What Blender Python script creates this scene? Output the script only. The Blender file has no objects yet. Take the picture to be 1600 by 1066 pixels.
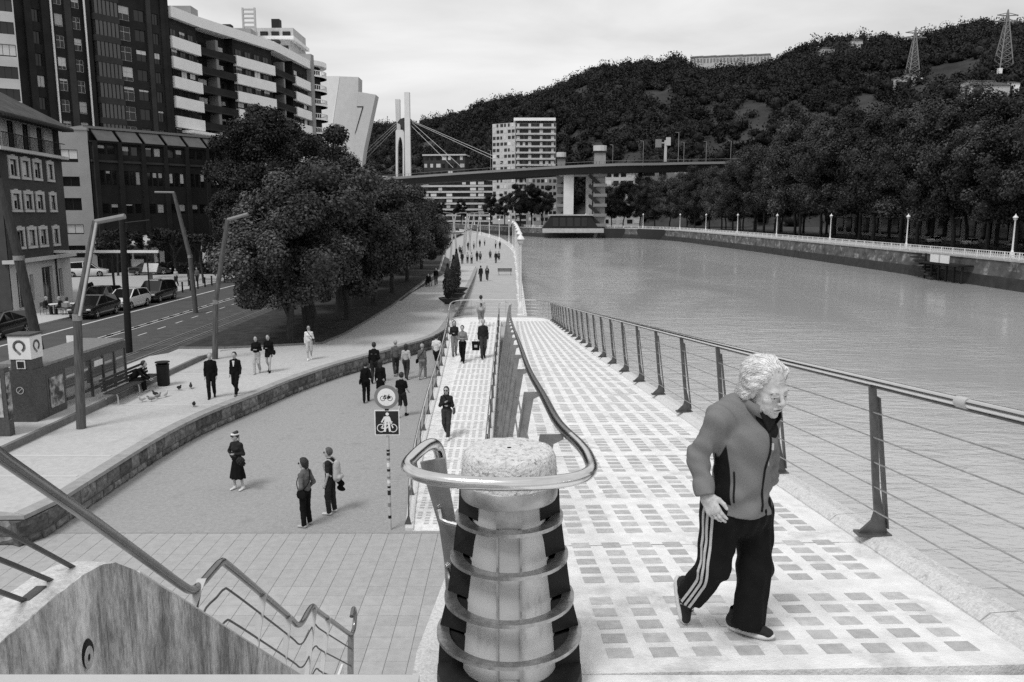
import bpy, bmesh, math, random
import numpy as np
from mathutils import Vector, Matrix, noise
R_ = math.radians
scene = bpy.context.scene
COL = scene.collection

# ------------------------------------------------------------------ camera
cam_data = bpy.data.cameras.new('camera')
cam = bpy.data.objects.new('camera', cam_data)
COL.objects.link(cam)
cam.location = (0, 0, 7.7)
cam.rotation_euler = (R_(90 - 9.134), 0, 0)
cam_data.sensor_fit = 'HORIZONTAL'
cam_data.sensor_width = 36
cam_data.lens = 27.99
cam_data.clip_start = 0.1
cam_data.clip_end = 6000
scene.camera = cam

# ------------------------------------------------------------------ overcast sky
SUN_EL, SUN_AZ = R_(58), R_(215)          # high veiled sun behind the photographer's left shoulder
world = bpy.data.worlds.new('World')
scene.world = world
world.use_nodes = True
wn, wl = world.node_tree.nodes, world.node_tree.links
wn.clear()
w_out = wn.new('ShaderNodeOutputWorld')
w_bg = wn.new('ShaderNodeBackground')
w_bg.inputs['Strength'].default_value = 0.1
w_sky = wn.new('ShaderNodeTexSky')
w_sky.sky_type = 'NISHITA'
w_sky.sun_disc = False
w_sky.sun_elevation = SUN_EL
w_sky.sun_rotation = SUN_AZ
w_bw = wn.new('ShaderNodeRGBToBW')
w_tc = wn.new('ShaderNodeTexCoord')
w_mp = wn.new('ShaderNodeMapping')
w_mp.inputs['Scale'].default_value = (1.3, 1.3, 5.5)
w_mp.inputs['Rotation'].default_value = (0, R_(7), 0)
w_n1 = wn.new('ShaderNodeTexNoise')
w_n1.inputs['Scale'].default_value = 1.9
w_n1.inputs['Detail'].default_value = 6
w_n1.inputs['Roughness'].default_value = 0.52
w_n1.inputs['Distortion'].default_value = 0.35
w_rp = wn.new('ShaderNodeValToRGB')
w_rp.color_ramp.elements[0].position = 0.30
w_rp.color_ramp.elements[0].color = (5.7, 5.7, 5.7, 1)
w_rp.color_ramp.elements[1].position = 0.68
w_rp.color_ramp.elements[1].color = (9.0, 9.0, 9.0, 1)
w_mx = wn.new('ShaderNodeMixRGB')
w_mx.inputs['Fac'].default_value = 0.93
wl.new(w_tc.outputs['Generated'], w_mp.inputs['Vector'])
wl.new(w_mp.outputs['Vector'], w_n1.inputs['Vector'])
wl.new(w_n1.outputs['Fac'], w_rp.inputs['Fac'])
wl.new(w_sky.outputs['Color'], w_bw.inputs['Color'])
wl.new(w_bw.outputs['Val'], w_mx.inputs['Color1'])
wl.new(w_rp.outputs['Color'], w_mx.inputs['Color2'])
wl.new(w_mx.outputs['Color'], w_bg.inputs['Color'])
wl.new(w_bg.outputs['Background'], w_out.inputs['Surface'])

sun_data = bpy.data.lights.new('sun', 'SUN')
sun_data.energy = 1.8
sun_data.angle = R_(16)
sun = bpy.data.objects.new('sun', sun_data)
COL.objects.link(sun)
sun.rotation_euler = (R_(90) - SUN_EL, 0, -SUN_AZ + math.pi)   # same direction as the sky's sun

scene.view_settings.view_transform = 'Standard'
scene.view_settings.look = 'None'
scene.view_settings.exposure = 0.12
scene.view_settings.gamma = 1
scene.view_settings.use_curve_mapping = False
scene.render.engine = 'CYCLES'
scene.cycles.use_denoising = False
scene.cycles.max_bounces = 6
scene.cycles.transparent_max_bounces = 6
scene.cycles.caustics_reflective = False
scene.cycles.caustics_refractive = False

# ------------------------------------------------------------------ helpers
class MB:
    """collects shapes; build() links them as ONE mesh object"""
    def __init__(s):
        s.v, s.f, s.m = [], [], []
    def add(s, vs, fs, mi=0):
        o = len(s.v)
        s.v += [tuple(p) for p in vs]
        s.f += [tuple(i + o for i in q) for q in fs]
        s.m += [mi] * len(fs)
        return s
    def box(s, c, d, rz=0, M=None, mi=0):
        x, y, z = d[0] / 2, d[1] / 2, d[2] / 2
        ps = [Vector((a, b, e)) for e in (-z, z) for a, b in ((-x, -y), (x, -y), (x, y), (-x, y))]
        if M is not None:
            ps = [M @ p for p in ps]
        elif rz:
            q = Matrix.Rotation(rz, 3, 'Z')
            ps = [q @ p for p in ps]
        ps = [p + Vector(c) for p in ps]
        return s.add(ps, [(3, 2, 1, 0), (4, 5, 6, 7), (0, 1, 5, 4), (1, 2, 6, 5), (2, 3, 7, 6), (3, 0, 4, 7)], mi)
    def box2(s, a, b, mi=0):
        return s.box([(a[i] + b[i]) / 2 for i in range(3)], [abs(b[i] - a[i]) for i in range(3)], mi=mi)
    def quad(s, a, b, c, d, mi=0):
        return s.add((a, b, c, d), [(0, 1, 2, 3)], mi)
    def bar(s, p, q, w, h, up=(0, 0, 1), mi=0):
        p, q = Vector(p), Vector(q)
        d = (q - p).normalized()
        u = Vector(up)
        a = d.cross(u)
        if a.length < 1e-4:
            a = d.cross(Vector((1, 0, 0)))
        a.normalize()
        b = a.cross(d)
        vs = []
        for e in (p, q):
            for i, j in ((-1, -1), (1, -1), (1, 1), (-1, 1)):
                vs.append(e + a * (i * w / 2) + b * (j * h / 2))
        return s.add(vs, [(3, 2, 1, 0), (4, 5, 6, 7), (0, 1, 5, 4), (1, 2, 6, 5), (2, 3, 7, 6), (3, 0, 4, 7)], mi)
    def tube(s, pts, r, n=8, r1=None, cap=True, mi=0, closed=False):
        pts = [Vector(p) for p in pts]
        m = len(pts)
        rs = r if isinstance(r, (list, tuple)) else [r + ((r1 - r) * i / max(1, m - 1) if r1 is not None else 0) for i in range(m)]
        vs = []
        pa = None
        for i, p in enumerate(pts):
            if closed:
                d = pts[(i + 1) % m] - pts[i - 1]
            else:
                d = pts[min(i + 1, m - 1)] - pts[max(i - 1, 0)]
            if d.length < 1e-9:
                d = Vector((0, 0, 1))
            d.normalize()
            if pa is None:
                a = d.cross(Vector((0, 0, 1)))
                if a.length < 1e-3:
                    a = Vector((1, 0, 0))
            else:
                a = pa - d * pa.dot(d)
            a.normalize()
            pa = a
            b = d.cross(a)
            for k in range(n):
                t = 2 * math.pi * k / n
                vs.append(p + (a * math.cos(t) + b * math.sin(t)) * rs[i])
        fs = []
        for i in range(m if closed else m - 1):
            j = (i + 1) % m
            for k in range(n):
                l = (k + 1) % n
                fs.append((i * n + k, i * n + l, j * n + l, j * n + k))
        if cap and not closed:
            fs.append(tuple(range(n - 1, -1, -1)))
            fs.append(tuple((m - 1) * n + k for k in range(n)))
        return s.add(vs, fs, mi)
    def lathe(s, prof, c=(0, 0, 0), n=16, a0=0, a1=2 * math.pi, sx=1, sy=1, mi=0, cap=True):
        full = abs(a1 - a0 - 2 * math.pi) < 1e-6
        k = n if full else n + 1
        vs = []
        for r, z in prof:
            for i in range(k):
                t = a0 + (a1 - a0) * i / n
                vs.append((c[0] + r * sx * math.cos(t), c[1] + r * sy * math.sin(t), c[2] + z))
        fs = []
        for j in range(len(prof) - 1):
            for i in range(n):
                l = (i + 1) % k
                fs.append((j * k + i, j * k + l, (j + 1) * k + l, (j + 1) * k + i))
        if full and cap:
            fs.append(tuple(range(k - 1, -1, -1)))
            fs.append(tuple((len(prof) - 1) * k + i for i in range(k)))
        return s.add(vs, fs, mi)
    def prism(s, poly, z0, z1, mi=0):
        n = len(poly)
        vs = [(p[0], p[1], z0) for p in poly] + [(p[0], p[1], z1) for p in poly]
        fs = [tuple(range(n - 1, -1, -1)), tuple(range(n, 2 * n))]
        fs += [(i, (i + 1) % n, n + (i + 1) % n, n + i) for i in range(n)]
        return s.add(vs, fs, mi)
    def extrude(s, poly3, d, mi=0):
        """planar 3-D outline pushed along vector d"""
        n = len(poly3)
        d = Vector(d)
        vs = [Vector(p) for p in poly3] + [Vector(p) + d for p in poly3]
        fs = [tuple(range(n - 1, -1, -1)), tuple(range(n, 2 * n))]
        fs += [(i, (i + 1) % n, n + (i + 1) % n, n + i) for i in range(n)]
        return s.add(vs, fs, mi)
    def ell(s, c, r, n=10, m=6, M=None, mi=0):
        vs = [(0, 0, -1)]
        for j in range(1, m):
            t = -math.pi / 2 + math.pi * j / m
            for i in range(n):
                a = 2 * math.pi * i / n
                vs.append((math.cos(t) * math.cos(a), math.cos(t) * math.sin(a), math.sin(t)))
        vs.append((0, 0, 1))
        fs = [(0, 1 + (i + 1) % n, 1 + i) for i in range(n)]
        for j in range(m - 2):
            for i in range(n):
                a, b = 1 + j * n + i, 1 + j * n + (i + 1) % n
                fs.append((a, b, b + n, a + n))
        L = len(vs) - 1
        fs += [(L, 1 + (m - 2) * n + i, 1 + (m - 2) * n + (i + 1) % n) for i in range(n)]
        ps = [Vector((p[0] * r[0], p[1] * r[1], p[2] * r[2])) for p in vs]
        if M is not None:
            ps = [M @ p for p in ps]
        return s.add([p + Vector(c) for p in ps], fs, mi)
    def mesh(s, name, mats=None, smooth=False, off=None):
        me = bpy.data.meshes.new(name)
        vs = s.v if off is None else [(p[0] - off[0], p[1] - off[1], p[2] - off[2]) for p in s.v]
        me.from_pydata(vs, [], s.f)
        if mats is not None:
            for m in (mats if isinstance(mats, (list, tuple)) else [mats]):
                me.materials.append(m)
        if any(s.m):
            me.polygons.foreach_set('material_index', s.m)
        if smooth:
            me.polygons.foreach_set('use_smooth', [True] * len(me.polygons))
            if smooth != 'all':
                me.set_sharp_from_angle(angle=R_(40))
        return me
    def build(s, name, mats, parent=None, smooth=False, world=True, loc=None):
        """world=True: shapes were given in world coordinates; they are re-based on the parent's origin"""
        off = None
        if parent is not None and world:
            q, off = parent, Vector((0, 0, 0))
            while q is not None:
                off = off + q.location
                q = q.parent
        me = s.mesh(name, mats, smooth, off)
        return link(name, me, parent, loc)

def link(name, me, parent=None, loc=None):
    o = bpy.data.objects.new(name, me)
    COL.objects.link(o)
    if parent is not None:
        o.parent = parent
    if loc is not None:
        o.location = loc
    return o

def thing(name, label, cat, loc=(0, 0, 0), rz=0, group=None):
    o = bpy.data.objects.new(name, None)
    o.empty_display_size = 0.2
    COL.objects.link(o)
    o.location = loc
    o.rotation_euler = (0, 0, rz)
    o['label'] = label
    o['category'] = cat
    if group:
        o['group'] = group
    return o

def tag(o, label=None, cat=None, group=None, kind=None):
    if label: o['label'] = label
    if cat: o['category'] = cat
    if group: o['group'] = group
    if kind: o['kind'] = kind
    return o

def struct(o):
    o['kind'] = 'structure'
    return o

def stuff(o):
    o['kind'] = 'stuff'
    return o

def copy_tree(o, loc, rz=None, label=None, scale=None, swap=None):
    c = o.copy()
    COL.objects.link(c)
    c.location = loc
    if rz is not None: c.rotation_euler = (0, 0, rz)
    if label: c['label'] = label
    if scale is not None: c.scale = scale if isinstance(scale, (tuple, list)) else (scale,) * 3
    def rec(src, dst):
        for ch in list(src.children):
            d = ch.copy()
            COL.objects.link(d)
            d.parent = dst
            rec(ch, d)
    rec(o, c)
    return c

def spline(pts, n=8, closed=False):
    """Catmull-Rom through pts"""
    P = [Vector(p) for p in pts]
    out = []
    m = len(P)
    for i in range(m if closed else m - 1):
        p0 = P[(i - 1) % m] if (closed or i > 0) else P[0] * 2 - P[1]
        p1, p2 = P[i], P[(i + 1) % m]
        p3 = P[(i + 2) % m] if (closed or i + 2 < m) else P[-1] * 2 - P[-2]
        for k in range(n):
            t = k / n
            out.append(0.5 * ((2 * p1) + (p2 - p0) * t + (2 * p0 - 5 * p1 + 4 * p2 - p3) * t * t + (3 * p1 - p0 - 3 * p2 + p3) * t ** 3))
    if not closed:
        out.append(P[-1])
    return out

def interp(xs, ys, x):
    return float(np.interp(x, xs, ys))

# ------------------------------------------------------------------ materials (the photograph is monochrome: all greys)
def nmat(name):
    m = bpy.data.materials.new(name)
    m.use_nodes = True
    nt = m.node_tree
    return m, nt, nt.nodes['Principled BSDF']

def mat(name, v, rough=0.8, metal=0.0, var=0.12, scale=3.0, bump=0.0, bscale=30.0, rnd=0.0, spec=0.4,
        stretch=(1, 1, 1), detail=5, dirt=None, dscale=1.0, glob=True, coat=0):
    """grey of value v; noise variation var; per-object variation rnd; dirt = (value, threshold) blotches"""
    m, nt, b = nmat(name)
    N, L = nt.nodes, nt.links
    b.inputs['Roughness'].default_value = rough
    b.inputs['Metallic'].default_value = metal
    b.inputs['Specular IOR Level'].default_value = spec
    if coat:
        b.inputs['Coat Weight'].default_value = coat
        b.inputs['Coat Roughness'].default_value = 0.05
    tc = N.new('ShaderNodeTexCoord')
    if glob:
        geo = N.new('ShaderNodeNewGeometry')
        src = geo.outputs['Position']
    else:
        src = tc.outputs['Object']
    mp = N.new('ShaderNodeMapping')
    mp.inputs['Scale'].default_value = stretch
    L.new(src, mp.inputs['Vector'])
    val = None
    if var:
        n = N.new('ShaderNodeTexNoise')
        n.inputs['Scale'].default_value = scale
        n.inputs['Detail'].default_value = detail
        n.inputs['Roughness'].default_value = 0.6
        L.new(mp.outputs['Vector'], n.inputs['Vector'])
        mr = N.new('ShaderNodeMapRange')
        mr.inputs['From Min'].default_value = 0.3
        mr.inputs['From Max'].default_value = 0.7
        mr.inputs['To Min'].default_value = v * (1 - var)
        mr.inputs['To Max'].default_value = v * (1 + var)
        L.new(n.outputs['Fac'], mr.inputs['Value'])
        val = mr.outputs['Result']
    if rnd:
        oi = N.new('ShaderNodeObjectInfo')
        mr2 = N.new('ShaderNodeMapRange')
        mr2.inputs['To Min'].default_value = 1 - rnd
        mr2.inputs['To Max'].default_value = 1 + rnd
        L.new(oi.outputs['Random'], mr2.inputs['Value'])
        mu = N.new('ShaderNodeMath')
        mu.operation = 'MULTIPLY'
        L.new(mr2.outputs['Result'], mu.inputs[0])
        if val is None:
            mu.inputs[1].default_value = v
        else:
            L.new(val, mu.inputs[1])
        val = mu.outputs['Value']
    if dirt:
        n2 = N.new('ShaderNodeTexNoise')
        n2.inputs['Scale'].default_value = dscale
        n2.inputs['Detail'].default_value = 8
        n2.inputs['Roughness'].default_value = 0.68
        L.new(mp.outputs['Vector'], n2.inputs['Vector'])
        mr3 = N.new('ShaderNodeMapRange')
        mr3.inputs['From Min'].default_value = dirt[1] - 0.07
        mr3.inputs['From Max'].default_value = dirt[1] + 0.07
        L.new(n2.outputs['Fac'], mr3.inputs['Value'])
        mx = N.new('ShaderNodeMix')
        mx.data_type = 'FLOAT'
        L.new(mr3.outputs['Result'], mx.inputs[0])
        if val is None:
            mx.inputs[2].default_value = v
        else:
            L.new(val, mx.inputs[2])
        mx.inputs[3].default_value = dirt[0]
        val = mx.outputs[0]
    if val is None:
        b.inputs['Base Color'].default_value = (v, v, v, 1)
    else:
        L.new(val, b.inputs['Base Color'])
    if bump:
        n3 = N.new('ShaderNodeTexNoise')
        n3.inputs['Scale'].default_value = bscale
        n3.inputs['Detail'].default_value = 4
        L.new(mp.outputs['Vector'], n3.inputs['Vector'])
        bp = N.new('ShaderNodeBump')
        bp.inputs['Strength'].default_value = bump
        bp.inputs['Distance'].default_value = 0.02
        L.new(n3.outputs['Fac'], bp.inputs['Height'])
        L.new(bp.outputs['Normal'], b.inputs['Normal'])
    return m

M = {}
M['conc_pale'] = mat('pale_concrete', 0.76, 0.85, var=0.13, scale=7, bump=0.35, bscale=60, dirt=(0.52, 0.60), dscale=2.6, detail=9)
M['conc_speck'] = mat('speckled_concrete', 0.60, 0.9, var=0.2, scale=60, bump=0.25, bscale=90, dirt=(0.38, 0.62), dscale=14)
M['conc'] = mat('concrete', 0.42, 0.85, var=0.18, scale=0.8, bump=0.2, bscale=20)
M['conc_white'] = mat('white_concrete', 0.62, 0.8, var=0.06, scale=0.3)
M['paver'] = mat('glass_paver', 0.47, 0.45, var=0.16, scale=18, rnd=0.13, bump=0.15, bscale=120, spec=0.5)
M['joint'] = mat('joint_filler', 0.09, 0.95, var=0.2, scale=30)
M['asphalt_pale'] = mat('plaza_paving', 0.31, 0.9, var=0.14, scale=9, bump=0.5, bscale=60, dirt=(0.25, 0.63), dscale=1.6, detail=9)
M['tile'] = mat('plaza_tile', 0.38, 0.85, var=0.10, scale=5, rnd=0.07, bump=0.2, bscale=80)
M['tile_bed'] = mat('tile_joint', 0.2, 0.95, var=0.2, scale=10)
M['side'] = mat('sidewalk_paving', 0.45, 0.9, var=0.10, scale=6, bump=0.2, bscale=50, dirt=(0.37, 0.62), dscale=0.6)
M['side_dark'] = mat('kerb_dark', 0.16, 0.9, var=0.2, scale=6)
M['stone'] = mat('wall_stone', 0.15, 0.95, var=0.55, scale=6, rnd=0.45, bump=0.9, bscale=14, spec=0.12)
M['stone_cap'] = mat('wall_cap_stone', 0.30, 0.9, var=0.15, scale=4, rnd=0.08, bump=0.3, bscale=40)
M['asphalt'] = mat('road_asphalt', 0.085, 0.9, var=0.12, scale=1.0, bump=0.2, bscale=60, spec=0.12)
M['paint'] = mat('road_paint', 0.55, 0.8, var=0.2, scale=8)
M['grass'] = mat('grass', 0.05, 0.95, var=0.35, scale=1.5, bump=0.8, bscale=25, spec=0.12)
M['grass_pale'] = mat('dry_grass', 0.085, 0.95, var=0.3, scale=1.8, bump=0.6, bscale=25, spec=0.12)
M['soil'] = mat('hill_ground', 0.03, 0.95, var=0.5, scale=0.02, bump=0.4, bscale=0.2)
M['quay'] = mat('quay_stone', 0.11, 0.95, var=0.5, scale=0.45, bump=0.6, bscale=3, dirt=(0.34, 0.60), dscale=0.5, stretch=(1, 1, 1.4), spec=0.12)
M['quay_wet'] = mat('wet_quay_stone', 0.03, 0.7, var=0.4, scale=0.8, bump=0.5, bscale=3)
M['steel'] = mat('polished_steel', 0.72, 0.17, metal=1, var=0.05, scale=20, bump=0.02, bscale=8)
M['steel_rail'] = mat('brushed_dark_rail', 0.26, 0.25, metal=1, var=0.1, scale=15)
M['steel_dull'] = mat('dull_steel', 0.42, 0.42, metal=0.85, var=0.25, scale=12, bump=0.05, bscale=60)
M['steel_dark'] = mat('dark_painted_steel', 0.085, 0.45, metal=0.3, var=0.25, scale=14, bump=0.05, bscale=60)
M['steel_mid'] = mat('grey_painted_steel', 0.27, 0.45, metal=0.5, var=0.22, scale=10, bump=0.08, bscale=50)
M['steel_post'] = mat('dark_grey_post', 0.10, 0.45, metal=0.4, var=0.25, scale=12, bump=0.05, bscale=60)
M['ring'] = mat('ring_steel', 0.40, 0.30, metal=0.9, var=0.25, scale=30, bump=0.06, bscale=50)
M['white_paint'] = mat('white_paint', 0.75, 0.5, var=0.06, scale=4)
M['black'] = mat('black_paint', 0.018, 0.5, var=0.2, scale=8, spec=0.12)
M['dark'] = mat('dark_grey_paint', 0.028, 0.55, var=0.2, scale=5, spec=0.12)
M['mid'] = mat('mid_grey_paint', 0.2, 0.6, var=0.12, scale=5)
M['light'] = mat('light_grey_paint', 0.45, 0.6, var=0.1, scale=5)
M['timber'] = mat('weathered_timber', 0.10, 0.85, var=0.45, scale=3, stretch=(7, 7, 0.6), bump=0.35, bscale=6, spec=0.12)
M['timber_dark'] = mat('dark_timber', 0.05, 0.85, var=0.4, scale=3, stretch=(7, 7, 0.6), bump=0.3, bscale=6, spec=0.12)
M['bark'] = mat('bark', 0.045, 0.95, var=0.4, scale=5, stretch=(3, 3, 0.6), bump=0.8, bscale=6, spec=0.12)
M['glass'] = mat('window_glass', 0.012, 0.08, var=0, spec=0.5)
M['glass_mid'] = mat('reflecting_glass', 0.05, 0.1, var=0, spec=0.8)
M['blind'] = mat('roller_blind', 0.55, 0.7, var=0.06, rnd=0.25, scale=3)
M['brick'] = mat('dark_brick', 0.027, 0.9, var=0.28, scale=0.35, bump=0.3, bscale=5, spec=0.12)
M['brick_mid'] = mat('brown_brick', 0.05, 0.9, var=0.2, scale=0.5, bump=0.3, bscale=6, spec=0.12)
M['brick_corner'] = mat('red_brick', 0.06, 0.9, var=0.2, scale=0.8, bump=0.3, bscale=6, spec=0.12)
M['render'] = mat('grey_render', 0.28, 0.9, var=0.12, scale=0.4)
M['render_pale'] = mat('pale_render', 0.5, 0.9, var=0.1, scale=0.4, dirt=(0.3, 0.66), dscale=0.3)
M['band'] = mat('white_band', 0.86, 0.75, var=0.05, scale=0.5)
M['roof'] = mat('roof_tiles', 0.075, 0.85, var=0.3, scale=1.2, bump=0.5, bscale=6, spec=0.12)
M['lime'] = mat('limestone_cladding', 0.44, 0.8, var=0.06, scale=0.5)
M['lime_lit'] = mat('lit_limestone', 0.58, 0.8, var=0.05, scale=0.5)  # same limestone made lighter, for the tower face turned to the light
M['red_arch'] = mat('arch_panel', 0.03, 0.6, var=0.1, scale=0.3)

def leaf_mat(name, v, lo=0.4, hi=1.9, big=0.06):
    """leaf grey: varies leaf by leaf, tree by tree and in broad patches of different kinds of tree"""
    m, nt, b = nmat(name)
    N, L = nt.nodes, nt.links
    geo = N.new('ShaderNodeNewGeometry')
    mr = N.new('ShaderNodeMapRange')
    mr.inputs['To Min'].default_value = v * lo
    mr.inputs['To Max'].default_value = v * hi
    L.new(geo.outputs['Random Per Island'], mr.inputs['Value'])
    n = N.new('ShaderNodeTexNoise'); n.inputs['Scale'].default_value = big; n.inputs['Detail'].default_value = 4; n.inputs['Roughness'].default_value = 0.65
    L.new(geo.outputs['Position'], n.inputs['Vector'])
    m2 = N.new('ShaderNodeMapRange'); m2.inputs['From Min'].default_value = 0.35; m2.inputs['From Max'].default_value = 0.65
    m2.inputs['To Min'].default_value = 0.45; m2.inputs['To Max'].default_value = 1.8
    L.new(n.outputs['Fac'], m2.inputs['Value'])
    oi = N.new('ShaderNodeObjectInfo')
    m3 = N.new('ShaderNodeMapRange'); m3.inputs['To Min'].default_value = 0.75; m3.inputs['To Max'].default_value = 1.3
    L.new(oi.outputs['Random'], m3.inputs['Value'])
    u1 = N.new('ShaderNodeMath'); u1.operation = 'MULTIPLY'; L.new(mr.outputs['Result'], u1.inputs[0]); L.new(m2.outputs['Result'], u1.inputs[1])
    u2 = N.new('ShaderNodeMath'); u2.operation = 'MULTIPLY'; L.new(u1.outputs[0], u2.inputs[0]); L.new(m3.outputs['Result'], u2.inputs[1])
    L.new(u2.outputs[0], b.inputs['Base Color'])
    b.inputs['Roughness'].default_value = 0.5
    b.inputs['Specular IOR Level'].default_value = 0.10
    return m
M['leaf'] = leaf_mat('leaves', 0.045, 0.35, 1.9, 0.25)
M['leaf_dark'] = leaf_mat('dark_leaves', 0.020, 0.4, 1.8, 0.12)
M['leaf_hill'] = leaf_mat('hill_leaves', 0.015, 0.7, 1.35, 0.018)
M['leaf_plane'] = leaf_mat('plane_leaves', 0.034, 0.4, 1.9, 0.09)
M['leaf_black'] = leaf_mat('cypress_leaves', 0.022)

# ------------------------------------------------------------------ organic shapes: signed distances -> surface nets
def surface_nets(F, org, h):
    nx, ny, nz = F.shape
    ins = F < 0
    cnt = np.zeros((nx - 1, ny - 1, nz - 1), np.float32)
    acc = np.zeros((nx - 1, ny - 1, nz - 1, 3), np.float32)
    sl = lambda d: slice(d, None if d == 1 else -1)
    for ax in range(3):
        for a in (0, 1):
            for b in (0, 1):
                o0 = [0, 0, 0]
                oth = [k for k in range(3) if k != ax]
                o0[oth[0]], o0[oth[1]] = a, b
                o1 = list(o0)
                o1[ax] = 1
                s0 = tuple(sl(k) for k in o0)
                s1 = tuple(sl(k) for k in o1)
                f0, f1 = F[s0], F[s1]
                cr = ins[s0] != ins[s1]
                dv = f0 - f1
                t = np.where(cr, f0 / np.where(np.abs(dv) < 1e-12, 1, dv), 0)
                cnt += cr
                acc[..., ax] += np.where(cr, t, 0)
                acc[..., oth[0]] += np.where(cr, a, 0)
                acc[..., oth[1]] += np.where(cr, b, 0)
    act = cnt > 0
    idx = -np.ones(act.shape, np.int64)
    ijk = np.argwhere(act)
    idx[act] = np.arange(len(ijk))
    V = (ijk + acc[act] / cnt[act][:, None]) * h + np.array(org)
    faces = []
    for ax in range(3):
        o = [k for k in range(3) if k != ax]
        s0 = [slice(1, -1)] * 3
        s1 = [slice(1, -1)] * 3
        s0[ax] = slice(0, -1)
        s1[ax] = slice(1, None)
        A, B = ins[tuple(s0)], ins[tuple(s1)]
        e = np.argwhere(A != B)
        if not len(e):
            continue
        inv = A[tuple(e.T)]
        base = e.copy()
        base[:, o[0]] += 1
        base[:, o[1]] += 1
        def g(d0, d1):
            q = base.copy()
            q[:, o[0]] -= d0
            q[:, o[1]] -= d1
            return idx[tuple(q.T)]
        q = np.stack([g(1, 1), g(0, 1), g(0, 0), g(1, 0)], 1)
        flip = ~inv if ax != 1 else inv
        q = np.where(flip[:, None], q, q[:, ::-1])
        faces.append(q)
    return V, (np.concatenate(faces) if faces else np.zeros((0, 4), int))

class SDF:
    """smooth union of tapered capsules and ellipsoids on a grid"""
    def __init__(s, lo, hi, h):
        s.org = np.array(lo, float)
        s.h = h
        n = [max(4, int(math.ceil((hi[i] - lo[i]) / h)) + 1) for i in range(3)]
        ax = [s.org[i] + np.arange(n[i]) * h for i in range(3)]
        s.X, s.Y, s.Z = [a.astype(np.float32) for a in np.meshgrid(*ax, indexing='ij')]
        s.F = np.full(s.X.shape, 9.0, np.float32)
    def mix(s, d, k):
        if k <= 0:
            s.F = np.minimum(s.F, d)
        else:
            hh = np.clip(k - np.abs(s.F - d), 0, None) / k
            s.F = np.minimum(s.F, d) - hh * hh * k * 0.25
    def sub(s, d, k=0.0):
        if k <= 0:
            s.F = np.maximum(s.F, -d)
        else:
            hh = np.clip(k - np.abs(s.F + d), 0, None) / k
            s.F = np.maximum(s.F, -d) + hh * hh * k * 0.25
    def cap_d(s, p, q, r0, r1, sq=None):
        p, q = np.array(p, float), np.array(q, float)
        ab = q - p
        L2 = float(ab @ ab) + 1e-12
        x, y, z = s.X - p[0], s.Y - p[1], s.Z - p[2]
        t = np.clip((x * ab[0] + y * ab[1] + z * ab[2]) / L2, 0, 1)
        dx, dy, dz = x - t * ab[0], y - t * ab[1], z - t * ab[2]
        if sq is not None:                       # squash: (axis, factor) flattens the section along an axis
            a = np.array(sq[0], float)
            a /= np.linalg.norm(a)
            w = dx * a[0] + dy * a[1] + dz * a[2]
            c = (1 / sq[1] - 1) * w
            dx, dy, dz = dx + c * a[0], dy + c * a[1], dz + c * a[2]
            return (np.sqrt(dx * dx + dy * dy + dz * dz) - (r0 + t * (r1 - r0))) * min(1, sq[1])
        return np.sqrt(dx * dx + dy * dy + dz * dz) - (r0 + t * (r1 - r0))
    def cap(s, p, q, r0, r1=None, k=0.03, sq=None):
        s.mix(s.cap_d(p, q, r0, r0 if r1 is None else r1, sq), k)
        return s
    def ell_d(s, c, r, R=None):
        x, y, z = s.X - c[0], s.Y - c[1], s.Z - c[2]
        if R is not None:                        # rows of R are the ellipsoid's axes
            x, y, z = (x * R[0][0] + y * R[0][1] + z * R[0][2], x * R[1][0] + y * R[1][1] + z * R[1][2],
                       x * R[2][0] + y * R[2][1] + z * R[2][2])
        k0 = np.sqrt((x / r[0]) ** 2 + (y / r[1]) ** 2 + (z / r[2]) ** 2)
        k1 = np.sqrt((x / r[0] ** 2) ** 2 + (y / r[1] ** 2) ** 2 + (z / r[2] ** 2) ** 2)
        return k0 * (k0 - 1) / np.maximum(k1, 1e-6)
    def ell(s, c, r, k=0.03, R=None):
        s.mix(s.ell_d(c, r, R), k)
        return s
    def cut(s, point, normal, k=0.0):
        """remove the half space the normal points into"""
        n = np.array(normal, float)
        n /= np.linalg.norm(n)
        d = (s.X - point[0]) * n[0] + (s.Y - point[1]) * n[1] + (s.Z - point[2]) * n[2]
        s.sub(-d, k)
        return s
    def polys(s):
        return surface_nets(s.F, s.org, s.h)
    def mesh(s, name, m, extra=None):
        V, Fq = s.polys()
        vs, fs = V.tolist(), [tuple(q) for q in Fq.tolist()]
        if extra is not None:
            o = len(vs)
            vs += extra.v
            fs += [tuple(i + o for i in q) for q in extra.f]
        me = bpy.data.meshes.new(name)
        me.from_pydata(vs, [], fs)
        me.materials.append(m)
        me.polygons.foreach_set('use_smooth', [True] * len(me.polygons))
        return me

# ------------------------------------------------------------------ ground, river, hill
rng = np.random.default_rng(7)
random.seed(11)

def np_mesh(name, V, Q, m, smooth=False):
    """fast mesh from arrays: V (n,3), Q (m,3|4)"""
    me = bpy.data.meshes.new(name)
    V = np.asarray(V, np.float32)
    Q = np.asarray(Q, np.int32)
    k = Q.shape[1]
    me.vertices.add(len(V))
    me.vertices.foreach_set('co', V.ravel())
    me.loops.add(Q.size)
    me.loops.foreach_set('vertex_index', Q.ravel())
    me.polygons.add(len(Q))
    me.polygons.foreach_set('loop_start', np.arange(0, Q.size, k, dtype=np.int32))
    me.polygons.foreach_set('loop_total', np.full(len(Q), k, np.int32))
    if smooth:
        me.polygons.foreach_set('use_smooth', np.ones(len(Q), bool))
    me.materials.append(m)
    me.update(calc_edges=True)
    return me

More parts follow.
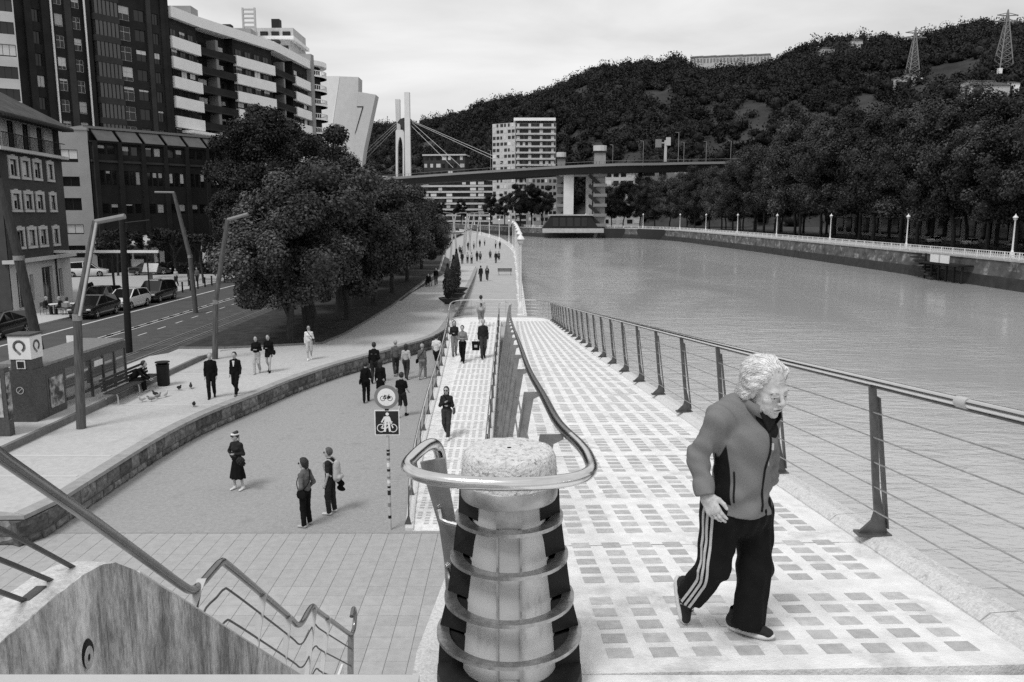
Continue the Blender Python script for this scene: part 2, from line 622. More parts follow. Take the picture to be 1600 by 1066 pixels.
RIV_L = [(1, -40), (1, 130), (0.3, 170), (-3, 220), (-10, 280), (-22, 340), (-40, 400), (-65, 470), (-110, 560)]
RIV_R = [(69.5, -60), (69.5, 110), (68.5, 200), (66, 260), (62, 310), (50, 340), (30, 348), (18, 352), (5, 375), (-15, 430), (-50, 540), (-90, 640)]
WALL = [(-11.2, 17.7), (-11.2, 21.8), (-11.15, 24.6), (-10.85, 27.3), (-10.1, 30.4), (-9.4, 33.4), (-8.3, 36.7), (-7.3, 38.9), (-4.85, 44.4), (-4.3, 46.8), (-4.1, 50), (-4.05, 65), (-4.4, 90), (-4.9, 112)]
WALL_S = [tuple(p)[:2] for p in spline([(a, b, 0) for a, b in WALL], 8)]
wall_x = lambda y: interp([p[1] for p in WALL_S], [p[0] for p in WALL_S], y)
side_z = lambda y: interp([0, 70, 118], [0.70, 0.70, 0.02], y)
LAWN_R = [(-15, -40), (-15, 40.6), (-10.2, 42.4), (-9.6, 46), (-9.3, 52), (-9, 60), (-9, 100), (-11, 130), (-16, 190), (-24, 260), (-40, 330), (-60, 400), (-120, 520)]
lawn_x = lambda y: interp([p[1] for p in LAWN_R], [p[0] for p in LAWN_R], y)

# left bank body (waterfront level) and the upper terrace with road, tram line and lawn
b = MB()
b.prism(RIV_L + [(-900, 900), (-900, -40)], -5, -0.05)
struct(b.build('ground', M['asphalt_pale']))
b = MB()
tp = [p for p in LAWN_R if p[1] > 17.7]
b.prism([(-15, 17.7)] + tp + [(-700, 800), (-700, 17.7)], -0.2, 0.70)
struct(b.build('upper_ground', M['side']))
# plaza and promenade sheets
b = MB()
b.prism([(-15.5, 18.42), (0.9, 18.42), (0.9, 50), (-15.5, 50)], -0.04, 0.0)
struct(b.build('plaza', M['asphalt_pale']))
b = MB()
b.prism([(-12, 50.0), (1.0, 50.0), (1, 130), (0.3, 170), (-3, 220), (-10, 280), (-22, 340), (-40, 400), (-60, 400), (-40, 330), (-24, 260), (-16, 190), (-12, 130)], -0.04, 0.006)
M['prom'] = mat('promenade_paving', 0.38, 0.9, var=0.1, scale=0.8, dirt=(0.33, 0.62), dscale=0.4)
struct(b.build('promenade', M['prom']))
# upper sidewalk between platform / lawn and the stone wall, sloping down to the promenade far off
b = MB()
ys = list(np.arange(17.75, 50, 0.8)) + list(np.arange(50, 119, 3.0))
vs, fs = [], []
for y in ys:
    vs += [(lawn_x(y) - 0.02, y, side_z(y) + 0.004), (wall_x(min(y, 111.9)) - 0.33, y, side_z(y) + 0.004)]
for i in range(len(ys) - 1):
    fs.append((2 * i, 2 * i + 1, 2 * i + 3, 2 * i + 2))
b.add(vs, fs)
struct(b.build('sidewalk', M['side']))

b = MB()
yb_ = list(np.arange(64, 134, 3.0)); vs = []
for y in yb_:
    zz = side_z(min(y, 118)) + 0.012
    vs += [(lawn_x(y) - 0.3, y, 0.73), (lawn_x(y) + 0.1 + 1.4 * (0.72 - zz), y, zz)]
b.add(vs, [(2 * i, 2 * i + 1, 2 * i + 3, 2 * i + 2) for i in range(len(yb_) - 1)])
struct(b.build('lawn_bank', M['grass_pale']))

# water
m, nt, bs = nmat('river_water')
N, L = nt.nodes, nt.links
bs.inputs['Base Color'].default_value = (0.43, 0.43, 0.43, 1)
bs.inputs['Roughness'].default_value = 0.1
bs.inputs['IOR'].default_value = 1.9
geo = N.new('ShaderNodeNewGeometry')
hs = []
for sc, st, dist in ((1.1, (0.55, 1.5, 1), 0.5), (3.4, (0.6, 1.4, 1), 0.8), (0.22, (0.6, 1.6, 1), 0.3)):
    mp = N.new('ShaderNodeMapping')
    mp.inputs['Scale'].default_value = st
    mp.inputs['Rotation'].default_value = (0, 0, R_(12))
    n = N.new('ShaderNodeTexNoise')
    n.inputs['Scale'].default_value = sc
    n.inputs['Detail'].default_value = 5
    n.inputs['Distortion'].default_value = dist
    L.new(geo.outputs['Position'], mp.inputs['Vector'])
    L.new(mp.outputs['Vector'], n.inputs['Vector'])
    hs.append(n)
ad = N.new('ShaderNodeMath'); ad.operation = 'MULTIPLY_ADD'
ad.inputs[1].default_value = 0.4
L.new(hs[1].outputs['Fac'], ad.inputs[0]); L.new(hs[0].outputs['Fac'], ad.inputs[2])
ad2 = N.new('ShaderNodeMath'); ad2.operation = 'MULTIPLY_ADD'
ad2.inputs[1].default_value = 1.2
L.new(hs[2].outputs['Fac'], ad2.inputs[0]); L.new(ad.outputs[0], ad2.inputs[2])
bp = N.new('ShaderNodeBump')
bp.inputs['Strength'].default_value = 0.42
bp.inputs['Distance'].default_value = 0.16
L.new(ad2.outputs[0], bp.inputs['Height'])
L.new(bp.outputs['Normal'], bs.inputs['Normal'])
# calm and ruffled patches of current
wp = N.new('ShaderNodeMapping'); wp.inputs['Scale'].default_value = (0.05, 0.018, 1); wp.inputs['Rotation'].default_value = (0, 0, R_(-14))
wnz = N.new('ShaderNodeTexNoise'); wnz.inputs['Scale'].default_value = 1.0; wnz.inputs['Detail'].default_value = 6; wnz.inputs['Roughness'].default_value = 0.6; wnz.inputs['Distortion'].default_value = 0.6
wr_ = N.new('ShaderNodeMapRange'); wr_.inputs['From Min'].default_value = 0.38; wr_.inputs['From Max'].default_value = 0.62; wr_.inputs['To Min'].default_value = 0.10; wr_.inputs['To Max'].default_value = 0.55
L.new(geo.outputs['Position'], wp.inputs['Vector']); L.new(wp.outputs['Vector'], wnz.inputs['Vector']); L.new(wnz.outputs['Fac'], wr_.inputs['Value']); L.new(wr_.outputs['Result'], bp.inputs['Strength'])
M['water'] = m
b = MB()
b.quad((-2500, -400, -2.9), (2500, -400, -2.9), (2500, 4000, -2.9), (-2500, 4000, -2.9))
struct(b.build('river', m))

# right bank
b = MB()
b.prism([(p[0] + 0.8, p[1] + 0.5) for p in RIV_R] + [(-90, 2500), (2500, 2500), (2500, -60)], -5, 1.2)
struct(b.build('far_bank', M['soil']))
b = MB()
b.prism([(p[0] + 0.85, p[1] + 0.5) for p in RIV_R[:9]] + [(p[0] + 9, p[1] + 4) for p in RIV_R[:9]][::-1], 1.0, 1.24)
struct(b.build('far_promenade', M['side']))
b = MB()
b.prism([(p[0] + 9, p[1] + 4) for p in RIV_R[:6]] + [(p[0] + 22, p[1] + 12) for p in RIV_R[:6]][::-1], 1.0, 1.23)
struct(b.build('far_lawn', M['grass']))
b = MB()
b.prism([(p[0] + 22.1, p[1] + 12) for p in RIV_R[:6]] + [(p[0] + 32, p[1] + 20) for p in RIV_R[:6]][::-1], 1.0, 1.232)
struct(b.build('far_road', M['asphalt']))

def ribbon(b, pts, offs, z0s, closed=False):
    """wall of quads: pts along, offs/z0s a section profile (outward offset, z)"""
    vs, fs = [], []
    n = len(offs)
    for i, p in enumerate(pts):
        q = Vector(pts[min(i + 1, len(pts) - 1)]) - Vector(pts[max(i - 1, 0)])
        nrm = Vector((-q.y, q.x)).normalized()
        for o, z in zip(offs, z0s):
            vs.append((p[0] + nrm.x * o, p[1] + nrm.y * o, z))
    for i in range(len(pts) - 1):
        for k in range(n - 1):
            fs.append((i * n + k, (i + 1) * n + k, (i + 1) * n + k + 1, i * n + k + 1))
    b.add(vs, fs)

def densify(pts, step):
    out = []
    for i in range(len(pts) - 1):
        a, c = Vector(pts[i]), Vector(pts[i + 1])
        k = max(1, int((c - a).length / step))
        out += [tuple(a.lerp(c, j / k)) for j in range(k)]
    return out + [tuple(pts[-1])]

QR = [p[:2] for p in spline([(a, c, 0) for a, c in RIV_R], 6)]
t = thing('quay_wall', 'long stained stone quay wall along the far side of the river under the white railing', 'quay wall', (69.5, 110, 0))
b = MB(); ribbon(b, QR, [0.22, 0.04, 0, -0.85], [-1.3, 1.02, 1.02, 1.02]); b.build('stone_face', M['quay'], t)
b = MB(); ribbon(b, QR, [0.75, 0.32, -0.1], [-5, -1.25, -1.25]); b.build('wet_footing', M['quay_wet'], t)
b = MB(); ribbon(b, QR, [0.18, 0.18, -0.75, -0.75], [1.0, 1.26, 1.26, 1.0]); b.build('coping', M['conc'], t)
QL = [p[:2] for p in spline([(a, c, 0) for a, c in RIV_L[1:]], 5)]
QL = [(1, -40)] + QL
t = thing('quay_wall', 'near quay wall dropping from the promenade with white lamps to the water', 'quay wall', (1, 60, 0))
b = MB(); ribbon(b, QL, [-0.25, -0.02], [-5, -0.06]); b.build('stone_face', M['quay'], t)
b = MB(); ribbon(b, QL, [-0.12, -0.12, 0.5, 0.5], [-0.2, 0.10, 0.10, -0.1]); b.build('coping', M['conc_pale'], t)

# hill: a ridge seen over the river, built from the bank up
HPX = [300, 560, 640, 700, 760, 830, 880, 900, 950, 1000, 1060, 1085, 1110, 1180, 1205, 1250, 1300, 1390, 1420, 1480, 1540, 1600, 1800, 2100, 2600]
HPY = [190, 198, 197, 186, 165, 148, 137, 124, 108, 101, 97, 113, 114, 108, 103, 80, 68, 67, 74, 55, 39, 47, 40, 60, 120]
RDX, RDY = [300, 560, 880, 1200, 1600, 2600], [1050, 950, 740, 680, 640, 560]
FTX, FTY = [300, 560, 900, 1200, 1600, 2600], [700, 640, 450, 390, 330, 300]
def hill_pt(px, t):
    yr, yf = interp(RDX, RDY, px), interp(FTX, FTY, px)
    zr = math.tan(math.atan((533 - interp(HPX, HPY, px)) / 1244) - R_(9.134)) * yr + 7.7
    y = yf + (yr - yf) * t
    if t <= 1:
        s = t ** 0.85
        z = 1.2 + (zr - 1.2) * (s * 0.75 + 0.25 * math.sin(s * math.pi / 2))
    else:
        z = zr - (t - 1) * 160
    x = (px - 800) / 1244 * (y * 0.987 - (z - 7.7) * 0.159)
    z += (noise.noise(Vector((x * 0.012, y * 0.012, 3.1))) * 11 + noise.noise(Vector((x * 0.035, y * 0.035, 7.7))) * 5) * max(0.0, min(1, t * 1.6) * (1 - 0.7 * t))
    return (x, y, z)
def hill_t(px, py):
    best = (9e9, 0)
    for k in range(5, 205):
        x, y, z = hill_pt(px, k / 200)
        c, s_ = math.cos(R_(9.134)), math.sin(R_(9.134))
        q = 533 - 1244 * ((z - 7.7) * c + y * s_) / (y * c - (z - 7.7) * s_)
        best = min(best, (abs(q - py), k / 200))
    return best[1]
npx, nt_ = 150, 36
V = [hill_pt(300 + 2300 * i / (npx - 1), 1.5 * j / (nt_ - 1)) for i in range(npx) for j in range(nt_)]
Q = [(i * nt_ + j, (i + 1) * nt_ + j, (i + 1) * nt_ + j + 1, i * nt_ + j + 1) for i in range(npx - 1) for j in range(nt_ - 1)]
m, nt, bs = nmat('hill_side')
N, L = nt.nodes, nt.links
geo = N.new('ShaderNodeNewGeometry')
n = N.new('ShaderNodeTexNoise'); n.inputs['Scale'].default_value = 0.02; n.inputs['Detail'].default_value = 9; n.inputs['Roughness'].default_value = 0.7
mr = N.new('ShaderNodeMapRange')
mr.inputs['From Min'].default_value = 0.35; mr.inputs['From Max'].default_value = 0.72
mr.inputs['To Min'].default_value = 0.025; mr.inputs['To Max'].default_value = 0.085
L.new(geo.outputs['Position'], n.inputs['Vector']); L.new(n.outputs['Fac'], mr.inputs['Value']); L.new(mr.outputs['Result'], bs.inputs['Base Color'])
bs.inputs['Roughness'].default_value = 0.95
bs.inputs['Specular IOR Level'].default_value = 0.1
struct(link('hill', np_mesh('hill', V, Q, m, True)))

def leaf_cards(C, Nn, size, jit=0.8):
    """quads centred on C, roughly facing Nn"""
    n = len(C)
    d = Nn + rng.normal(0, jit, (n, 3))
    d /= np.linalg.norm(d, axis=1)[:, None] + 1e-9
    a = np.cross(d, rng.normal(0, 1, (n, 3)))
    a /= np.linalg.norm(a, axis=1)[:, None] + 1e-9
    e = np.cross(d, a)
    sz = size * rng.uniform(0.55, 1.25, (n, 1))
    a, e = a * sz * 0.5, e * sz * 0.36
    V = np.stack([C - a, C - e * 0.9 + a * 0.1, C + a, C + e], 1).reshape(-1, 3)
    return V, np.arange(4 * n).reshape(-1, 4)

def blob(n_sub=2):
    bm = bmesh.new()
    bmesh.ops.create_icosphere(bm, subdivisions=n_sub, radius=1)
    V = np.array([v.co[:] for v in bm.verts])
    F = np.array([[v.index for v in f.verts] for f in bm.faces])
    bm.free()
    return V, F
BV, BF = blob(2)

# far-off wood covering the hill: one mass of crowns
mz = lambda a, c, y0, y1: (a, c, hill_t((a + c) / 2, y1), hill_t((a + c) / 2, y0))
meadows = [mz(1445, 1538, 98, 126), mz(1000, 1062, 142, 166), mz(1150, 1205, 165, 200), mz(1335, 1375, 150, 178), mz(1100, 1145, 160, 172)]
cr = []
while len(cr) < 4200:
    px = random.uniform(430, 2000)
    t_ = random.uniform(0.0, 1.04) ** 0.9
    if any(a < px < c and lo < t_ < hi for a, c, lo, hi in meadows) and random.random() < 0.93:
        continue
    if random.random() > interp([430, 1600, 2000], [1, 1, 0.4], px):
        continue
    p = hill_pt(px, t_)
    bare = noise.noise(Vector((p[0] * 0.01, p[1] * 0.01, 9)))
    if bare > 0.32 and t_ < 0.75 and random.random() < 0.5:
        continue
    r = random.uniform(3.4, 7.2) * (1.0 if t_ < 0.9 else 0.8)
    if random.random() < 0.25: r *= 0.6
    cr.append((p[0], p[1], p[2] + r * 0.45, r))
Vs, Ts, LV, o = [], [], [], 0
for (x, y, z, r) in cr:
    hz = random.choice([0.75, 0.9, 1.0, 1.1, 1.25, 1.6])
    k = 1 + 0.22 * rng.normal(0, 1, (len(BV), 1)).clip(-1.5, 1.5)
    Vb = BV * k * np.array([r, r, r * random.uniform(0.85, 1.25)]) * 0.5 + np.array([x, y, z])
    Vs.append(Vb); Ts.append(BF + o); o += len(BV)
    d = rng.normal(0, 1, (130, 3)); d[:, 2] = np.abs(d[:, 2]) * 1.1 - 0.25
    d /= np.linalg.norm(d, axis=1)[:, None]
    lv, _ = leaf_cards(np.array([x, y, z]) + d * r * rng.uniform(0.55, 1.2, (130, 1)) * np.array([1, 1, hz]), d, 1.45, 0.9)
    LV.append(lv)
Vc, Tc = np.concatenate(Vs), np.concatenate(Ts)
LVc = np.concatenate(LV)
Qc = np.arange(len(LVc)).reshape(-1, 4)
T2 = np.concatenate([Tc, Qc[:, [0, 1, 2]] + len(Vc), Qc[:, [0, 2, 3]] + len(Vc)])
fo = link('hill_forest', np_mesh('hill_forest', np.concatenate([Vc, LVc]), T2, M['leaf_hill']))
stuff(tag(fo, 'dark wood covering the whole hillside across the river', 'forest'))

# ------------------------------------------------------------------ the footbridge ramp in the foreground
rz_up = lambda y: 6.0 - 0.0985 * y                       # upper ramp falls away from the camera
def dx_up(y): return interp([3.4, 7, 20, 34, 48], [0, -0.1, -0.2, -0.22, -0.18], y)
rz_lo = lambda y: 0.05 * (y - 18.6)                      # lower ramp comes back down to the plaza
XL, XR = 0.24, 2.44                                      # clear edges of the upper deck

t_ramp = thing('ramp_deck', 'pale concrete ramp inlaid with rows of grey glass pavers where the old woman walks', 'ramp', (1.3, 3, 5.5))
ys = [3.26, 4, 5, 6, 7.5, 9, 11, 14, 18, 22, 27, 33, 40, 46.4]
def slab(b, xa, xb, ys, zf, th, dxf):
    vs, fs = [], []
    for y in ys:
        x0, x1 = xa(y) if callable(xa) else xa, xb(y) if callable(xb) else xb
        sk = 0.045 * interp([3, 12, 20], [1, 0.6, 0], y)
        y0, y1 = y + sk * (x0 - 0.4), y + sk * (x1 - 0.4)
        za, zb = zf(y0), zf(y1)
        vs += [(x0 + dxf(y), y0, za), (x1 + dxf(y), y1, zb), (x1 + dxf(y), y1, zb - th), (x0 + dxf(y), y0, za - th)]
    for i in range(len(ys) - 1):
        for k in range(4):
            fs.append((4 * i + k, 4 * i + (k + 1) % 4, 4 * i + 4 + (k + 1) % 4, 4 * i + 4 + k))
    fs += [(3, 2, 1, 0), tuple(4 * (len(ys) - 1) + k for k in range(4))]
    b.add(vs, fs)
b = MB(); slab(b, XL - 0.19, XR + 0.02, ys, rz_up, 0.26, dx_up); b.build('deck', M['conc_pale'], t_ramp)
# expansion joints (thin dark filler set 3 mm proud) every fourth group
M['joint_pale'] = mat('worn_joint', 0.3, 0.9, var=0.5, scale=9)
for y in (5.03, 7.9, 11.7, 15.5, 19.3, 23.1):
    b = MB()
    sk = 0.045 * interp([3, 12, 20], [1, 0.6, 0], y)
    for i in range(12):
        xa, xb = XL + (XR - XL) * i / 12, XL + (XR - XL) * (i + 1) / 12
        w = 0.0018 + 0.002 * random.random()
        ya, yb = y + sk * (xa - .4) + random.uniform(-.004, .004), y + sk * (xb - .4) + random.uniform(-.004, .004)
        za, zb = rz_up(ya) + 0.003, rz_up(yb) + 0.003
        b.quad((xa + dx_up(y), ya - w, za), (xb + dx_up(y), yb - w, zb), (xb + dx_up(y), yb + w, zb), (xa + dx_up(y), ya + w, za))
    b.build('joint', M['joint_pale'], t_ramp)
# raised kerb on the river side, as cast lengths
ky = [2.0, 3.8, 5.6, 7.4, 9.2, 11, 14.6, 18.2, 22, 27, 33, 40, 46.4]
for i in range(len(ky) - 1):
    ya, yb = ky[i] + 0.006, ky[i + 1] - 0.006
    zf = lambda y: rz_up(y) if y > 3.26 else rz_up(3.26)
    prof = [(XR - 0.03, -0.3), (XR - 0.03, 0.012), (XR + 0.02, 0.055), (XR + 0.16, 0.065), (XR + 0.20, 0.045), (XR + 0.20, -0.3)]
    vs = []
    for y in (ya, yb):
        vs += [(x + dx_up(y), y, zf(y) + z) for x, z in prof]
    n = len(prof)
    b = MB()
    b.add(vs, [tuple(range(n))[::-1], tuple(range(n, 2 * n))] + [(k, (k + 1) % n, n + (k + 1) % n, n + k) for k in range(n)])
    b.build('kerb', M['conc_speck'], t_ramp)
# glass pavers: groups of five rows, nine columns
pv = MB(); pv.box((0, 0, 0), (0.118, 0.098, 0.03)); pv_me = pv.mesh('paver', M['paver'])
rest = MB()
cnt = 0
g = 0
while True:
    y0 = 3.40 + 0.95 * g
    if y0 > 45.5: break
    for r in range(5):
        for c in range(9):
            y = y0 + r * 0.158
            if y < 3.3: continue
            sk = 0.045 * interp([3, 12, 20], [1, 0.6, 0], y)
            x = 0.445 + 0.06 + c * 0.206
            if y > 6.5: x += (c - 4) * 0.006
            p = (x + dx_up(y), y + sk * (x - 0.4) + 0.05, rz_up(y + sk * (x - .4) + 0.05) - 0.0115)
            if cnt < 300:
                o = link('paver', pv_me, t_ramp)
                o.location = (p[0] - t_ramp.location[0] + random.uniform(-.003, .003), p[1] - t_ramp.location[1], p[2] - t_ramp.location[2] + random.uniform(-.001, .001))
                o.rotation_euler = (-0.0982, 0, sk + random.uniform(-.015, .015))
                cnt += 1
            else:
                rest.box(p, (0.118, 0.098, 0.03), M=Matrix.Rotation(-0.0982, 3, 'X') @ Matrix.Rotation(sk, 3, 'Z'))
    g += 1
stuff(rest.build('pavers', M['paver'], t_ramp))
# level landing at the photographer's feet with its coping and spine block under the bollard
t_land = thing('bridge_landing', 'pale concrete landing and spine block along the bottom edge of the picture', 'landing', (1, 2.6, 5.67))
zl = rz_up(3.26)
b = MB(); b.box2((0.2, 1.2, zl - 0.3), (XR + 0.15, 3.25, zl - 0.001)); b.build('slab', M['conc_pale'], t_land)
b = MB(); b.prism([(-0.36, 2.3), (0.16, 2.3), (0.20, 3.5), (0.16, 5.0), (-0.06, 6.8), (-0.27, 6.8), (-0.30, 5.0), (-0.40, 3.4)], 4.6, 5.63)
b.prism([(-0.42, 2.3), (-0.29, 2.3), (-0.30, 3.4), (-0.22, 5.2), (-0.28, 5.2), (-0.44, 3.4)], 4.6, 5.70)
b.build('spine_block', M['conc_speck'], t_land)
b = MB(); b.box2((-2.6, 1.15, 6.5), (-0.20, 1.585, 6.715)); b.build('coping', M['conc'], t_land)
b = MB(); b.box2((-3.3, 0.2, 5.7), (-0.25, 2.2, 5.99)); b.build('floor', M['conc'], t_land)
# piers carrying the ramp over the water side
b = MB()
for y in (14, 27, 40):
    b.lathe([(0.35, -5), (0.28, rz_up(y) - 0.24)], (1.3 + dx_up(y), y, 0), 14)
b.build('pier', M['conc'], t_ramp)

# far landing and lower ramp
t_lo = thing('ramp_deck', 'lower pale ramp beside the plaza on which the woman with sunglasses walks', 'ramp', (-1.8, 19, 0))
b = MB()
land = [(-3.62, 46.4), (2.36, 46.4), (2.2, 47.6), (1.6, 48.35), (-2.6, 48.5), (-3.4, 47.8)]
b.prism(land, 1.10, 1.40)
b.build('landing_slab', M['conc_pale'], t_lo)
lo_l = lambda y: interp([18.5, 21, 26, 33, 40, 46.4], [-2.42, -2.62, -2.85, -2.98, -3.2, -3.55], y)
yl = [18.55, 20, 22, 25, 28, 32, 36, 40, 44, 46.4]
b = MB(); slab(b, lo_l, -0.80, yl, lambda y: rz_lo(y) + 0.012, 0.3, lambda y: 0); b.build('deck', M['conc_pale'], t_lo)
for s, xf in ((0, lo_l), (1, lambda y: -0.80)):
    b = MB()
    for i in range(len(yl) - 1):
        ya, yb = yl[i], yl[i + 1]
        w = -0.2 if s == 0 else 0.16
        vs = []
        for y in (ya, yb):
            for dx, z in ((0, -0.4), (0, 0.07), (w, 0.075), (w, -0.4)):
                vs.append((xf(y) + dx, y, rz_lo(y) + z))
        b.add(vs, [(0, 1, 2, 3), (7, 6, 5, 4), (0, 4, 5, 1), (1, 5, 6, 2), (2, 6, 7, 3), (3, 7, 4, 0)])
    b.build('kerb', M['conc_speck'], t_lo)
b = MB()
for gi in range(29):
    for r in range(5):
        for c in range(7):
            y = 18.95 + gi * 0.95 + r * 0.16
            x = -1.02 - c * 0.215
            if x - 0.12 < lo_l(y) + 0.05: continue
            b.box((x - 0.05, y, rz_lo(y) + 0.0), (0.118, 0.098, 0.03), M=Matrix.Rotation(0.05, 3, 'X'))
stuff(b.build('pavers', M['paver'], t_lo))

# ------------------------------------------------------------------ railings
def post_mesh():
    """blade post leaning in towards the deck with a flared foot; local origin at the foot"""
    b = MB()
    out = [(-0.155, 1.02), (-0.11, 1.03), (-0.035, 0.30), (0.04, 0.0), (0.052, -0.06), (-0.02, -0.06), (-0.04, 0.0), (-0.16, 0.0), (-0.155, 0.02), (-0.075, 0.10), (-0.06, 0.16), (-0.09, 0.40)]
    b.extrude([(x, -0.011, z) for x, z in out], (0, 0.022, 0))
    fl = [(-0.125, 0.95), (-0.115, 0.95), (0.006, 0.05), (-0.004, 0.05)]
    b.extrude([(x + 0.03, -0.03, z) for x, z in fl], (0, 0.06, 0))
    b.box((-0.06, 0, 0.008), (0.22, 0.10, 0.016))
    return b.mesh('post', M['steel_post'])
post_me = post_mesh()
t = thing('railing', 'long steel cable railing on the river side of the upper ramp behind the old woman', 'railing', (2.5, 5.1, 5.5))
def edge_r(y): return XR + 0.10 + dx_up(y)
k = -2
ypost = []
while 5.1 + 1.83 * k < 46.5:
    y = 5.1 + 1.83 * k
    ypost.append(y)
    o = link('post', post_me, t)
    z = rz_up(max(y, 2.0)) + 0.06
    o.location = Vector((edge_r(y), y, z)) - t.location
    k += 1
ysr = [1.0] + list(np.arange(2, 47, 1.5)) + [46.6]
b = MB(); b.tube([(edge_r(y) - 0.135, y, rz_up(y) + 1.115) for y in ysr] + [(2.05, 47.6, 2.47), (1.5, 48.2, 2.47)], 0.027, 10)
b.build('handrail', M['steel'], t, smooth=True)
b = MB(); b.tube([(edge_r(y) - 0.128, y, rz_up(y) + 1.083) for y in ysr], 0.012, 6); b.build('underside_shade', M['steel_dark'], t, smooth=True)  # dark tube standing in for the shade on the handrail's underside
b = MB(); b.tube([(edge_r(y) - 0.135, y, rz_up(y) + 1.115) for y in (4.05, 4.15)], 0.031, 10); b.build('sleeve', M['light'], t, smooth=True)
for h in (0.17, 0.34, 0.51, 0.68, 0.85):
    xo = -0.055 - 0.09 * (h - 0.1)
    b = MB(); b.tube([(edge_r(y) + xo, y, rz_up(y) + 0.06 + h) for y in ysr], 0.0055, 5); b.build('cable', M['steel_dull'], t, smooth=True)
# rails turning round the far landing
t2 = thing('railing', 'curved steel railing round the far end of the ramps below the white lamps', 'railing', (-1, 48.3, 1.4))
arc = spline([(-3.55, 44.0, 1.3), (-3.62, 46.4, 1.4), (-3.35, 47.9, 1.4), (-2.5, 48.45, 1.4), (0, 48.45, 1.4), (1.5, 48.3, 1.4), (2.1, 47.6, 1.4), (2.3, 46.6, 1.45)], 6)
b = MB(); b.tube([p + Vector((0, 0, 1.06)) for p in arc], 0.026, 8); b.build('handrail', M['steel'], t2, smooth=True)
for h in (0.2, 0.4, 0.6, 0.8):
    b = MB(); b.tube([p + Vector((0, 0, h)) for p in arc], 0.006, 5); b.build('cable', M['steel_dull'], t2, smooth=True)
for i in range(3, len(arc), 5):
    p = arc[i]
    b = MB(); b.bar(p, p + Vector((0, 0, 1.04)), 0.05, 0.02); b.build('post', M['steel_mid'], t2)
b = MB()
b.prism([(p.x * 1.005, p.y + 0.05) for p in arc[6:-4]] + [(p.x, p.y - 0.12) for p in arc[6:-4]][::-1], 1.401, 1.46); b.build('edge_kerb', M['conc'], t2)

# railing between the two ramps: wide plate posts carrying the curved handrail that loops round the bollard
t = thing('railing', 'railing of wide plate posts between the ramps with a looping tube at its end', 'railing', (0.1, 4, 5.6))
def plate_mesh():
    b = MB()
    out = [(-0.035, 0.98), (-0.175, 0.0), (-0.245, -0.46), (-0.19, -0.46), (-0.115, 0.0), (0.012, 0.80), (0.035, 0.93), (0.085, 0.955), (0.085, 0.98)]
    b.extrude([(x, -0.008, z) for x, z in out], (0, 0.016, 0))
    b.extrude([(-0.043, -0.02, 0.90), (-0.036, -0.02, 0.90), (-0.176, -0.02, -0.08), (-0.183, -0.02, -0.08)], (0, 0.05, 0))
    for z in (0.18, 0.36, 0.54, 0.72):
        b.ell((-0.13 + 0.14 * z, -0.012, z), (0.010, 0.009, 0.010), 6, 4)
    return b.mesh('post', M['steel_mid'])
plate_me = plate_mesh()
def edge_l(y): return 0.19 + dx_up(y) * 1.0 + interp([3.8, 8, 20, 46], [0, -0.02, -0.10, -0.12], y)
yy = 3.9
while yy < 46:
    o = link('post', plate_me, t)
    o.location = Vector((edge_l(yy), yy, rz_up(yy))) - t.location
    yy += 1.7
for h in (0.18, 0.36, 0.54, 0.72):
    b = MB(); b.tube([(edge_l(y) - 0.13 + 0.14 * h, y, rz_up(y) + h) for y in [4.0, 6, 9, 14, 20, 30, 46]], 0.0075, 6); b.build('rod', M['steel_mid'], t, smooth=True)
hr = [(edge_l(y) + 0.075, y, rz_up(y) + 1.005) for y in (46, 38, 30, 22, 15, 10, 7, 5.2, 4.1)]
loop = hr + [(0.315, 3.5, 6.65), (0.33, 3.25, 6.665), (0.315, 3.08, 6.675), (0.25, 2.975, 6.68), (0.13, 2.915, 6.683), (0.0, 2.895, 6.685), (-0.14, 2.905, 6.685), (-0.28, 2.945, 6.685), (-0.375, 3.01, 6.685), (-0.425, 3.11, 6.683), (-0.42, 3.24, 6.68), (-0.385, 3.42, 6.675), (-0.355, 3.52, 6.655), (-0.335, 3.56, 6.60), (-0.325, 3.56, 6.50), (-0.30, 3.52, 6.2), (-0.27, 3.48, 5.7)]
sp_ = spline(loop, 7); k_ = 7 * len(hr) - 3
b = MB(); b.tube(sp_[:k_ + 1], 0.0255, 14); b.build('handrail', M['steel_rail'], t, smooth=True)
b = MB(); b.tube(sp_[k_:], 0.0265, 14); b.build('loop_rail', M['steel'], t, smooth=True)
# the plate post under the left end of the loop with its two short rods
b = MB()
out = [(-0.41, 6.60), (-0.30, 6.62), (-0.285, 6.50), (-0.25, 6.3), (-0.21, 5.95), (-0.19, 5.6), (-0.25, 5.6), (-0.285, 5.95), (-0.33, 6.3)]
b.extrude([(x, 3.42, z) for x, z in out], (0, 0.02, 0)); b.build('post', M['steel_mid'], t)
for z, x in ((6.34, -0.30), (6.06, -0.265)):
    b = MB(); b.tube([(x - 0.03, 3.40, z + 0.05), (x - 0.02, 3.385, z + 0.01), (x + 0.01, 3.37, z), (x + 0.16, 3.34, z - 0.03)], 0.011, 8); b.build('rod', M['steel'], t, smooth=True)

